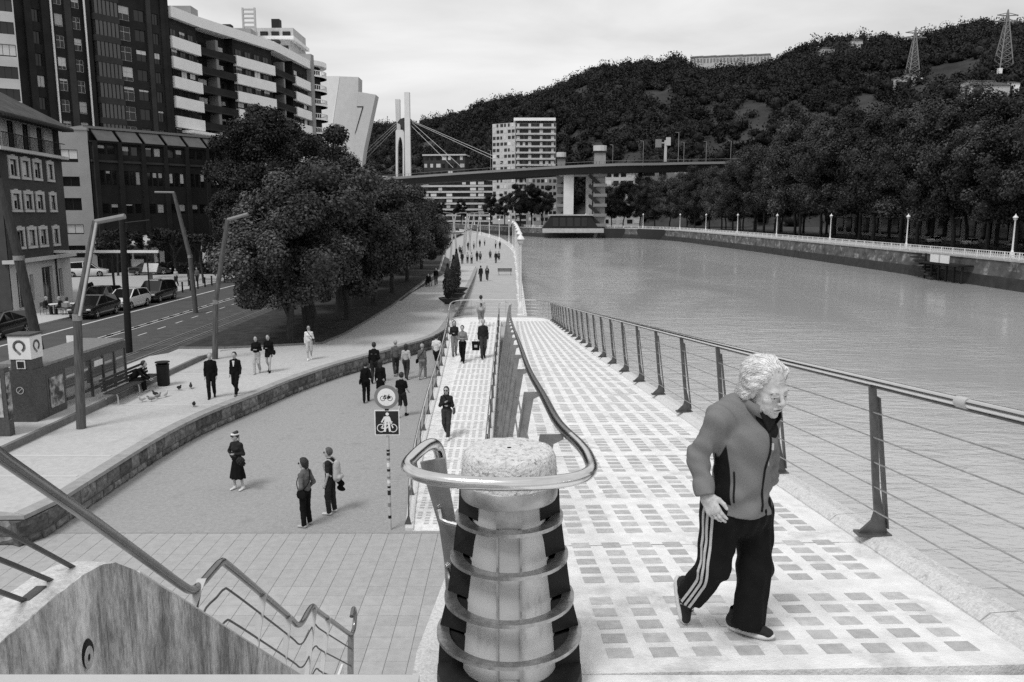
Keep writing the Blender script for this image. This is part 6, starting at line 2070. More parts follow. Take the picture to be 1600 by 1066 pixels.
for k in range(5):
    y0 = 27.35 + 0.88 * k
    b = MB(); b.box2((-15.68, y0, PZ + 0.35), (-15.655, y0 + 0.80, 2.33)); b.build('glass_panel', M['sglass'], t)
    b = MB(); b.box2((-15.71, y0 + 0.80, PZ), (-15.63, y0 + 0.88, 2.335)); b.build('frame_post', M['steel_dark'], t)
    if k in (0, 1, 3, 4):
        b = MB(); b.box2((-15.65, y0 + 0.05, 1.98), (-15.645, y0 + 0.6, 2.06)); b.build('glass_stripe', M['light'], t)
    b = MB(); b.box2((-15.70, y0 + 0.002, PZ + 0.25), (-15.64, y0 + 0.798, PZ + 0.345)); b.build('lower_rail', M['steel_dark'], t)
b = MB(); b.box2((-15.66, 29.3, 2.0), (-15.64, 29.95, 2.22)); b.build('line_sign', M['white_paint'], t)
for y in (26.4, 31.5):
    b = MB(); b.box((-17.1, y, 1.77), (0.1, 0.1, 1.7)); b.build('rear_post', M['steel_dark'], t)
t = thing('poster_panel', 'dark standing poster panel cut by the left picture edge near the totem', 'poster panel', (-15.8, 23.8, PZ))
b = MB(); b.box2((-16.9, 23.7, PZ), (-15.42, 23.95, 3.05)); b.build('case', M['steel_dark'], t)
b = MB(); b.box2((-15.415, 23.72, PZ + .5), (-15.40, 23.93, 2.9)); b.build('poster', M['poster'], t)
b = MB(); b.box2((-16.75, 23.685, PZ + .6), (-15.55, 23.697, 2.85)); b.build('poster', M['poster'], t)
t = thing('track_sign', 'small white plate on a post beside the tram track behind the shelter', 'sign', (-19.9, 35.5, Z))
b = MB(); b.tube([(-19.9, 35.5, Z), (-19.9, 35.5, 2.1)], 0.03, 6); b.build('post', M['steel_mid'], t)
b = MB(); b.box((-19.9, 35.45, 2.0), (0.36, 0.04, 0.5)); b.build('plate', M['white_paint'], t)

# leaning lamp masts of weathered timber and steel
def mast(label, pts, rs, arm, m, ar=0.1, lamp=True):
    t = thing('lamp_mast', label, 'lamp mast', pts[0])
    b = MB(); b.tube(pts[:2], [rs[0], rs[1]], 10); b.build('lower_mast', m, t, smooth=True)
    b = MB(); b.tube(pts[1:], rs[1:], 10); b.build('upper_mast', m, t, smooth=True)
    b = MB(); b.tube([Vector(pts[1]) - Vector((0, 0, .12)), Vector(pts[1]) + Vector((0, 0, .1))], rs[1] * 1.12, 10); b.build('joint_band', M['steel_mid'], t, smooth=True)
    if arm:
        b = MB(); b.tube(arm, ar, 8); b.build('arm', M['mid'], t, smooth=True)
    return t
mast('tall kinked timber lamp mast on the upper sidewalk in front of the tram shelter', [(-14.17, 25.4, 0.65), (-13.98, 25.4, 4.4), (-13.14, 25.4, 7.45)], [0.15, 0.13, 0.095], [(-13.14, 25.4, 7.42), (-12.2, 25.4, 7.6)], M['timber'], 0.085)
b = MB(); b.bar((-13.85, 25.3, 4.45), (-13.07, 25.3, 7.4), 0.06, 0.06); b.build('steel_strip', M['light'], [o for o in COL.objects if o.name.startswith('lamp_mast')][-1])
mast('kinked timber lamp mast on the upper sidewalk near the lawn corner', [(-14.41, 38, 0.65), (-14.22, 38, 3.5), (-13.42, 38, 7.4)], [0.14, 0.12, 0.095], [(-13.42, 38, 7.38), (-12.45, 38, 7.65)], M['timber'], 0.085)
mast('leaning timber lamp mast beyond the cycle lane with its arm pointing left', [(-22.4, 56, 0.65), (-22.55, 56, 4.7), (-23.4, 56, 9.1)], [0.17, 0.16, 0.11], [(-23.35, 56, 9.1), (-24.7, 56, 9.12)], M['timber'], 0.07)
mast('thick leaning dark mast at the left picture edge behind the totem', [(-22.85, 38, 0.65), (-23.45, 38, 5.6), (-24.0, 38, 9.3)], [0.24, 0.22, 0.18], None, M['timber_dark'])
t = thing('catenary_pole', 'straight dark tram wire pole standing beside the track behind the tram shelter', 'pole', (-19.4, 39.75, Z))
b = MB(); b.tube([(-19.4, 39.75, Z), (-19.25, 39.75, 7.7)], [0.17, 0.14], 10); b.build('shaft', M['black'], t, smooth=True)
b = MB(); b.tube([(-19.26, 39.75, 7.2), (-17.9, 39.75, 7.35)], 0.04, 6); b.build('bracket', M['black'], t)
# the group of leaning masts far along the promenade
for i, (px_, y, dx, s) in enumerate([(-9.9, 128, 1.0, 1), (-9.0, 131, -0.7, 1), (-8.6, 140, 0.9, 1), (-8.9, 150, 1.1, 1), (-8.2, 158, -0.6, 1), (-9.0, 168, 1.2, 1), (-8.0, 178, 1.0, 1)]):
    mast(f'{ordn[i]} pale leaning mast of the far group left of the promenade', [(px_, y, 0.1), (px_ + dx * 0.4, y, 4.5), (px_ + dx, y, 7.6)], [0.16, 0.14, 0.1], [(px_ + dx, y, 7.6), (px_ + dx + (1.7 if dx > 0 else -1.5), y, 7.8)], M['light'], 0.07)

# bench with long slats, bin
t = thing('bench', 'long dark slatted bench at the platform edge where a hunched man sits', 'bench', (-14.75, 30.2, Z))
for k in range(4):
    b = MB(); b.box((-14.92 + 0.12 * k, 30.3, Z + 0.46), (0.09, 3.7, 0.04)); b.build('slat', M['timber_dark'], t)
for k in range(4):
    b = MB(); b.box((-15.0 - 0.02 * k, 30.3, Z + 0.58 + 0.12 * k), (0.035, 3.7, 0.09)); b.build('slat', M['timber_dark'], t)
for y in (28.6, 30.3, 32.0):
    b = MB(); b.tube(spline([(-14.5, y, Z), (-14.55, y, Z + .42), (-14.95, y, Z + .42), (-15.02, y, Z + .5), (-15.08, y, Z + 1.0)], 3), 0.025, 6); b.tube([(-14.9, y, Z + .42), (-15.0, y, Z)], 0.025, 6); b.build('leg', M['light'], t, smooth=True)
t = thing('litter_bin', 'dark round litter bin on the upper sidewalk beside the platform edge', 'bin', (-14.3, 32.0, Z))
b = MB(); b.lathe([(0.2, 0), (0.24, 0.05), (0.25, 0.85), (0.27, 0.87), (0.27, 0.9), (0.23, 0.9), (0.22, 0.6), (0.01, 0.6)], (-14.3, 32, Z), 18); b.build('body', M['black'], t, smooth=True)
b = MB(); b.lathe([(0.29, 0.97), (0.29, 1.0), (0.01, 1.02)], (-14.3, 32, Z), 16); b.tube([(-14.5, 32, Z + .88), (-14.5, 32, Z + .98)], .015, 5); b.tube([(-14.1, 32, Z + .88), (-14.1, 32, Z + .98)], .015, 5); b.build('lid', M['black'], t, smooth=True)

# pigeons
def pigeon_mesh(m):
    s = SDF((-.1, -.2, -.0), (.1, .22, .26), .012)
    s.ell((0, 0, .12), (.065, .12, .065), 0); s.cap((0, .08, .15), (0, .12, .2), .04, .03, .03); s.ell((0, .135, .215), (.028, .035, .028), .015); s.cap((0, -.1, .11), (0, -.18, .09), .035, .015, .02, sq=((0, 0, 1), .45)); s.cap((0, .165, .21), (0, .185, .205), .008, .004, .005)
    for x in (-.025, .025): s.cap((x, 0, .07), (x, .01, 0.0), .01, .008, .005)
    return s.mesh('pigeon', m)
pg = [pigeon_mesh(M['dark']), pigeon_mesh(M['mid']), pigeon_mesh(M['light'])]
pdesc = [('dark pigeon nearest the hunched man on the bench', -13.75, 30.0, 0), ('grey pigeon pecking by the hunched man', -13.5, 29.6, 1), ('pale pigeon at the left of the feeding birds', -13.85, 29.1, 2), ('dark pigeon at the far right of the feeding birds', -12.95, 31.4, 0), ('pair bird standing behind the feeding pigeons', -13.3, 31.1, 0), ('grey pigeon among the crumbs in the middle', -13.55, 29.2, 1), ('lone dark pigeon walking out on the sidewalk apart from the others', -11.62, 28.35, 0), ('pale pigeon behind the grey ones', -13.35, 29.95, 2)]
for i, (lab, x, y, k) in enumerate(pdesc):
    o = link('pigeon', pg[k], None, (x, y, Z + 0.006)); o.rotation_euler = (0, 0, random.uniform(0, 6.28)); tag(o, lab, 'pigeon', 'pigeons on the upper sidewalk')

# ------------------------------------------------------------------ cars
M['car_black'] = mat('black_car_paint', 0.012, 0.25, var=0, spec=0.6, coat=1)
M['car_white'] = mat('white_car_paint', 0.68, 0.3, var=0, spec=0.5, coat=0.6)
M['car_grey'] = mat('grey_car_paint', 0.12, 0.3, var=0, spec=0.6, coat=1)
M['tyre'] = mat('tyre_rubber', 0.012, 0.8, var=0)
car_cache = {}
def car_meshes(kind):
    if kind in car_cache: return car_cache[kind]
    Ln, W, H = {'hatch': (4.2, 1.76, 1.46), 'suv': (4.4, 1.84, 1.66), 'sedan': (4.5, 1.8, 1.42)}[kind]
    hw = W / 2
    # stations along y (front +): y, z bottom, z shoulder, half width
    st = [(-Ln / 2, .42, .72, hw * .80), (-Ln / 2 + .08, .28, .92, hw * .92), (-Ln * .36, .2, .98, hw), (-Ln * .1, .19, .96, hw), (Ln * .15, .19, .93, hw), (Ln * .32, .2, .86, hw * .99), (Ln / 2 - .2, .24, .74, hw * .9), (Ln / 2, .38, .6, hw * .74)]
    b = MB(); vs = []
    for y, zb, zs, w in st:
        for x, z in ((-w * .9, zb), (-w, zb + .14), (-w, zs - .16), (-w * .93, zs), (w * .93, zs), (w, zs - .16), (w, zb + .14), (w * .9, zb)): vs.append((x, y, z))
    fs = [(8 * i + k, 8 * i + (k + 1) % 8, 8 * i + 8 + (k + 1) % 8, 8 * i + 8 + k) for i in range(len(st) - 1) for k in range(8)]
    fs += [tuple(range(7, -1, -1)), tuple(8 * (len(st) - 1) + k for k in range(8))]
    b.add(vs, fs); body = b.mesh('body', None, smooth=True)
    g = MB(); back = -Ln / 2 + (.12 if kind != 'sedan' else .75)
    zr = H
    gs = [(back, .93, hw * .84), (back + (.28 if kind != 'sedan' else .6), zr - .1, hw * .72), (-.2, zr, hw * .74), (Ln * .08, zr - .03, hw * .73), (Ln * .26, .9, hw * .86)]
    low = [(back - .02, .85, hw * .9), (back + .3, .9, hw * .92), (-.2, .92, hw * .93), (Ln * .08, .9, hw * .93), (Ln * .28, .86, hw * .88)]
    vs = []
    for (y, z, w), (yl, zl, wl) in zip(gs, low): vs += [(-wl, yl, zl), (-w, y, z), (w, y, z), (wl, yl, zl)]
    fs = [(4 * i + k, 4 * i + k + 1, 4 * i + 5 + k, 4 * i + 4 + k) for i in range(4) for k in range(3)] + [(3, 2, 1, 0), (16, 17, 18, 19)]
    g.add(vs, fs); glass = g.mesh('window_glass', M['glass'])
    r = MB()
    rt = [gs[1], gs[2], gs[3]]
    vs = []
    for y, z, w in rt: vs += [(-w - .01, y, z - .03), (-w + .04, y, z + .025), (w - .04, y, z + .025), (w + .01, y, z - .03)]
    r.add(vs, [(4 * i + k, 4 * i + k + 1, 4 * i + 5 + k, 4 * i + 4 + k) for i in range(2) for k in range(3)])
    for s in (-1, 1):
        for i0, i1 in ((0, 1), (3, 4)):
            p, q = gs[i0], gs[i1]; r.bar((s * (low[i0][2] if i0 == 0 else p[2]) * (1.0), low[i0][0] if i0 == 0 else p[0], .9 if i0 == 0 else p[1] - .01), (s * (q[2] if i0 == 0 else low[4][2]), q[0] if i0 == 0 else low[4][0], q[1] if i0 == 0 else .88), .07, .05)
        r.bar((s * hw * .935, -.25, .9), (s * (hw * .745), -.25, zr - .03), .07, .04)
    roof = r.mesh('roof', None)
    ty = MB(); ty.lathe([(.2, -.1), (.31, -.1), (.325, -.07), (.325, .07), (.31, .1), (.2, .1)], (0, 0, 0), 20)
    tyre = ty.mesh('wheel', M['tyre'], smooth=True)
    rm = MB(); rm.lathe([(.005, .085), (.06, .1), (.2, .075), (.215, .1)], (0, 0, 0), 16, cap=False)
    for k in range(5):
        a = 2 * math.pi * k / 5; rm.box((.12 * math.cos(a), .12 * math.sin(a), .09), (.18, .05, .03), a)
    rim = rm.mesh('rim', M['light'])
    hl = MB(); hl.ell((0, 0, 0), (.17, .12, .08), 10, 6); head = hl.mesh('headlight', M['light'], smooth=True)
    tl_ = MB(); tl_.box((0, 0, 0), (.2, .08, .26)); tail = tl_.mesh('taillight', M['mid'])
    car_cache[kind] = (body, glass, roof, tyre, rim, head, tail, Ln, W, H)
    return car_cache[kind]
def car(label, kind, paint, loc, rz, group):
    body, glass, roof, tyre, rim, head, tail, Ln, W, H = car_meshes(kind)
    t = thing('parked_car', label, 'car', loc, rz, group)
    for me, nm in ((body, 'body'), (roof, 'roof')):
        o = link(nm, me.copy(), t); o.data.materials.clear(); o.data.materials.append(M[paint])
    link('window_glass', glass, t)
    for s in (-1, 1):
        for y in (-Ln * .30, Ln * .31):
            w = link('wheel', tyre, t, (s * (W / 2 - .09), y, .325)); w.rotation_euler = (0, R_(90) * s, 0)
            link('rim', rim, w)
        link('headlight', head, t, (s * W * .36, Ln / 2 - .12, .66)); link('taillight', tail, t, (s * W * .4, -Ln / 2 + .03, .78))
    b = MB(); b.box((0, -Ln / 2 - .005, .62), (.5, .02, .11)); b.build('number_plate', M['white_paint'], t, world=False)
    return t
kb = 'cars parked along the near road'
car('black parked car nearest the cafe tables', 'hatch', 'car_black', (-28.6, 54.2, Z), math.pi, kb)
car('white parked car between two black cars', 'hatch', 'car_white', (-28.6, 59.0, Z), math.pi, kb)
car('tall black parked car farthest along the kerb', 'suv', 'car_black', (-28.7, 64.0, Z), math.pi, kb)
car('dark car cut by the left picture edge on the road', 'hatch', 'car_black', (-29.3, 44.9, Z), math.pi, kb)
car('dark low car behind the white one beside the round bush', 'hatch', 'car_grey', (-31.6, 61.0, Z), math.pi, kb)
kb2 = 'cars standing on the pale square'
car('white car on the pale square before the pale tower', 'suv', 'car_white', (-47.5, 89.0, Z), R_(-68), kb2)
car('black car on the pale square by the low brick block', 'sedan', 'car_black', (-41.5, 91.5, Z), R_(-68), kb2)
kb3 = 'cars on the far bank under the plane trees'
for i, (x, y, p, lab) in enumerate([(93.5, 117, 'car_white', 'white car under the plane trees nearest the right picture edge'), (93.5, 134, 'car_white', 'white car across the river second from the right edge'), (93, 148, 'car_grey', 'grey car across the river between two white ones'), (93, 163, 'car_white', 'white car across the river left of the grey one'), (92.5, 176, 'car_white', 'leftmost white car across the river behind the stairs lamp')]):
    car(lab, 'hatch', p, (x, y, 1.24), 0, kb3)

# bollards, info board, statue, pergola, pavilion, cafe set
bo = MB(); bo.lathe([(.07, 0), (.07, .8), (.085, .82), (.085, .9), (.06, .95)], (0, 0, 0), 10); bo_me = bo.mesh('bollard', M['black'], smooth=True)
for k in range(10):
    o = link('bollard', bo_me, None, (-29.35, 65.5 + 1.75 * k, Z)); tag(o, f'{ordn[k]} short black bollard along the edge of the pale square', 'bollard', 'black bollards at the edge of the pale square')
t = thing('info_board', 'pale slanted information board on a post at the road edge of the square', 'information board', (-30.6, 67.5, Z))
b = MB(); b.box((-30.6, 67.5, Z + 1.1), (.25, .1, 2.2)); b.build('post', M['mid'], t)
b = MB(); b.add([(-31.2, 67.2, Z + 2.1), (-30.0, 67.2, Z + 2.1), (-29.9, 67.5, Z + 2.8), (-31.1, 67.5, Z + 2.8), (-31.2, 67.3, Z + 2.05), (-30.0, 67.3, Z + 2.05), (-29.9, 67.6, Z + 2.75), (-31.1, 67.6, Z + 2.75)], [(0, 1, 2, 3), (7, 6, 5, 4), (0, 4, 5, 1), (1, 5, 6, 2), (2, 6, 7, 3), (3, 7, 4, 0)]); b.build('board', M['white_paint'], t)
t = thing('utility_cabinet', 'grey utility cabinet at the corner of the pale square beside the black car', 'cabinet', (-29.6, 66.6, Z))
b = MB(); b.box((-29.7, 66.4, Z + .75), (.5, .7, 1.5)); b.build('case', M['light'], t)
b = MB(); b.box((-29.7, 66.4, Z + 1.54), (.58, .78, .07)); b.build('lid', M['mid'], t)
t = thing('statue', 'pale standing statue on a plinth at the back of the square', 'statue', (-37.6, 98, Z))
s = SDF((-.6, -.5, .0), (.6, .5, 4.2), .05)
s.cap((0, 0, 1.0), (0, 0, 2.4), .36, .27, .1); s.cap((0, 0, 2.4), (0, 0, 3.0), .3, .34, .1); s.cap((0, 0, 3.1), (0, 0, 3.4), .12, .1, .1); s.ell((0, 0, 3.55), (.17, .2, .23), .05); s.cap((-.3, 0, 3.0), (-.36, -.1, 2.4), .12, .1, .08); s.cap((-.36, -.1, 2.4), (-.05, -.32, 2.45), .09, .07, .05); s.cap((.3, 0, 3.0), (.42, -.05, 2.4), .12, .1, .08); s.cap((.42, -.05, 2.4), (.2, -.3, 2.7), .09, .07, .05)
link('figure', s.mesh('figure', M['render_pale']), t)
b = MB(); b.box((0, 0, .5), (.9, .9, 1.0)); b.build('plinth', M['light'], t, world=False)
t = thing('pergola', 'long thin white beam on slim posts over the cafe corner', 'pergola', (-33, 62, Z))
b = MB(); b.box((-31.6, 62, 4.75), (8.4, .18, .2)); b.build('beam', M['white_paint'], t)
for x in (-35.4, -31.0, -28.3):
    b = MB(); b.tube([(x, 62, Z), (x, 62, 4.66)], .06, 8); b.build('post', M['dark'], t)
t = thing('pavilion', 'small glazed pavilion with a pale sloping roof at the back of the square', 'pavilion', (-45, 96.5, Z))
b = MB(); b.box2((-48.6, 96, Z), (-42.6, 98, 4.0)); b.build('wall', M['render_pale'], t)
for x in (-48.2, -46.8, -45.4):
    b = MB(); b.box((x + .6, 95.95, 3.0), (1.1, .1, 1.5)); b.build('window', M['glass'], t)
b = MB(); b.box((-43.6, 95.95, 1.9), (1.2, .1, 2.4)); b.build('door', M['glass'], t)
b = MB(); b.add([(-49, 94.6, 3.95), (-42.3, 94.6, 3.95), (-42.0, 98.4, 5.0), (-48.7, 98.4, 5.0), (-49, 94.6, 4.15), (-42.3, 94.6, 4.15), (-42.0, 98.4, 5.2), (-48.7, 98.4, 5.2)], [(3, 2, 1, 0), (4, 5, 6, 7), (0, 1, 5, 4), (1, 2, 6, 5), (2, 3, 7, 6), (3, 0, 4, 7)]); b.build('roof', M['conc'], t)
t = thing('hedge', 'dark clipped hedge along the back of the pale square', 'hedge', (-36, 94, Z))
hv = []
for _ in range(1):
    C_ = np.stack([rng.uniform(-41.5, -31, 5200), rng.uniform(92.3, 94.0, 5200), rng.uniform(0.75, 2.0, 5200)], 1)
    V_, Q_ = leaf_cards(C_ - np.array([-36, 94, Z]), rng.normal(0, 1, (5200, 3)) + np.array([0, -1, .6]), 0.28, 0.6)
    link('foliage', np_mesh('foliage', V_, Q_, M['leaf_dark']), t)
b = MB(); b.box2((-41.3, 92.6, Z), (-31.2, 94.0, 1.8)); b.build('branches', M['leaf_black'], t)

def cafe_table(x, y, lab):
    t = thing('cafe_table', lab, 'table', (x, y, Z), 0, 'cafe tables by the corner house')
    b = MB(); b.lathe([(.38, .72), (.38, .75)], (0, 0, 0), 16); b.build('table_top', M['white_paint'], t, world=False)
    b = MB(); b.tube([(0, 0, .02), (0, 0, .72)], .03, 6); b.lathe([(.24, 0), (.22, .03)], (0, 0, 0), 12); b.build('leg', M['dark'], t, world=False)
    return t
cafe_table(-31.9, 55.2, 'white round cafe table left of the seated group by the corner house')
cafe_table(-30.9, 55.6, 'white round cafe table amid the seated group by the corner house')
def chair(x, y, rz, lab):
    t = thing('cafe_chair', lab, 'chair', (x, y, Z), rz, 'cafe chairs by the corner house')
    b = MB(); b.box((0, 0, .44), (.44, .44, .04)); b.build('seat', M['mid'], t, world=False)
    b = MB(); b.box((0, -.22, .72), (.42, .03, .3)); b.build('backrest', M['mid'], t, world=False)
    for sx_ in (-.2, .2):
        for sy_ in (-.2, .2):
            b = MB(); b.tube([(sx_, sy_, 0), (sx_, sy_, .44 if sy_ > 0 else .86)], .015, 5); b.build('leg', M['dark'], t, world=False)
chair(-32.6, 55.2, R_(-90), 'cafe chair at the far left of the seated group')
chair(-31.4, 55.2, R_(90), 'cafe chair facing left between the two cafe tables')
chair(-30.2, 55.6, R_(90), 'rightmost cafe chair of the seated group')
chair(-30.9, 54.9, 0, 'cafe chair on the near side of the right table')

# ------------------------------------------------------------------ far bank: railing, lamps, landing stage
t = thing('riverside_railing', 'long white railing along the top of the far quay wall', 'railing', (70, 110, 1.24))
pn2 = MB()
pn2.box((0, 1.5, 1.0), (.08, 3.0, .09)); pn2.box((0, 1.5, .6), (.06, 3.0, .06)); pn2.box((0, 1.5, .2), (.06, 3.0, .07)); pn2.box((0, 0, .52), (.16, .16, 1.06))
for k in range(1, 6): pn2.box((0, .5 * k, .6), (.06, .06, .8))
pn2_me = pn2.mesh('panel', M['white_paint'])
Lr = densify([(p[0] + .45, p[1] + .2) for p in QR if p[1] > 60][:-18], 3.0)
for i in range(len(Lr) - 1):
    if i > 290: break
    a, c = Vector((*Lr[i], 1.26)), Vector((*Lr[i + 1], 1.26)); d = c - a
    o = link('panel', pn2_me, t); o.location = a - t.location; o.rotation_euler = (0, 0, math.atan2(d.y, d.x) - math.pi / 2); o.scale = (1, d.length / 3, 1)
acc = 0; ln = []
Lr2 = [(p[0] + .9, p[1] + .3) for p in QR if p[1] > 84]
prev = Vector(Lr2[0]); want = 26.0
for p in Lr2[1:]:
    p = Vector(p)
    while (p - prev).length + acc >= want:
        k = (want - acc) / (p - prev).length; q = prev.lerp(p, k); ln.append(q); prev = q; acc = 0; want = random.uniform(27, 34)
    acc += (p - prev).length; prev = p
for i, q in enumerate(ln[:18]):
    c = copy_tree(lp, (q.x, q.y, 1.24), label=f'{ordn[i]} white lamp along the far quay counting from the right picture edge', scale=(1.25, 1.25, 1.0)); c['group'] = 'white lamps along the far quay'
t = thing('river_stairs', 'dark timber landing stairs with a pale board hanging on the far quay wall', 'river stairs', (68, 128, -2.9))
b = MB()
for k in range(8): b.box((68.5 - .05 * k, 136 - 1.1 * k + 0, 0.9 - .5 * k), (2.0, 1.3, .25))
b.build('steps', M['quay_wet'], t)
for k in range(6):
    b = MB(); b.tube([(67.8, 120 + 2.2 * k, -4), (67.8, 120 + 2.2 * k, -.2 if k < 4 else 1.2)], .18, 7); b.build('pile', M['black'], t)
b = MB(); b.box((68, 126, -.2), (2.4, 13, .25)); b.build('stage', M['black'], t)
for k in (0, 1):
    b = MB(); b.box((66.7, 123.2 + 2.9 * k, .65), (.2, 2.4, 1.2)); b.build('fender_board', M['white_paint'], t)
for i, (px_, y) in enumerate([(44, 352), (55, 338), (63, 305), (75, 352), (85, 353), (96, 354), (36, 351), (-10, 376)]):
    t = thing('bridge_lamp', f'{ordn[i]} thin street lamp on the far bridge deck counting from the pier', 'street lamp', (px_, y + 4, 27), 0, 'thin street lamps on the bridge')
    zz = interp([29, 90, 190], [27.4, 29.6, 33], px_)
    b = MB(); b.tube([(px_, y + 4, 27), (px_, y + 4, zz + 9)], .12, 5); b.tube([(px_, y + 4, zz + 9), (px_ - 1.4, y + 4, zz + 9.2)], .09, 5); b.build('mast', M['mid'], t)
t = thing('road_sign_gantry', 'pale road sign gantry on the bridge right of the lift tower', 'road sign', (66, 352, 29))
b = MB(); b.box((66, 351, 34), (1.0, 1.0, 9)); b.build('post', M['light'], t)
b = MB(); b.box((62.8, 350.6, 37.2), (2.6, .4, 3.4)); b.build('sign_panel', M['mid'], t)
b = MB(); b.box((67, 350.4, 38), (2, .4, 3.4)); b.build('sign_panel', M['light'], t)
b = MB(); b.box((64.5, 350.8, 37.4), (4, .5, .4)); b.build('arm', M['light'], t)

# ------------------------------------------------------------------ people
M['skin'] = mat('skin', 0.40, 0.5, var=0.06, scale=20, spec=0.3, glob=False)
M['skin_dark'] = mat('dark_skin', 0.16, 0.5, var=0.06, scale=20, spec=0.3, glob=False)
M['hair_dark'] = mat('dark_hair', 0.02, 0.6, var=0.4, scale=30, stretch=(1, 1, .3), bump=.4, bscale=60, glob=False)
M['hair_grey'] = mat('grey_hair', 0.3, 0.7, var=0.4, scale=30, stretch=(1, 1, .3), bump=.4, bscale=60, glob=False)
M['hair_mid'] = mat('brown_hair', 0.07, 0.6, var=0.4, scale=30, stretch=(1, 1, .3), bump=.4, bscale=60, glob=False)
def cloth(name, v, var=.18): return mat(name, v, .9, var=var, scale=9, bump=.5, bscale=11, spec=.06, glob=False)
M['c_black'] = cloth('black_cloth', .010); M['c_dark'] = cloth('charcoal_cloth', .026); M['c_navy'] = cloth('dark_denim', .045)
M['c_mid'] = cloth('grey_cloth', .12); M['c_jean'] = cloth('pale_denim', .20); M['c_light'] = cloth('light_cloth', .42); M['c_white'] = cloth('white_cloth', .66)
M['lens'] = mat('dark_lens', .006, .15, var=0, spec=.6)

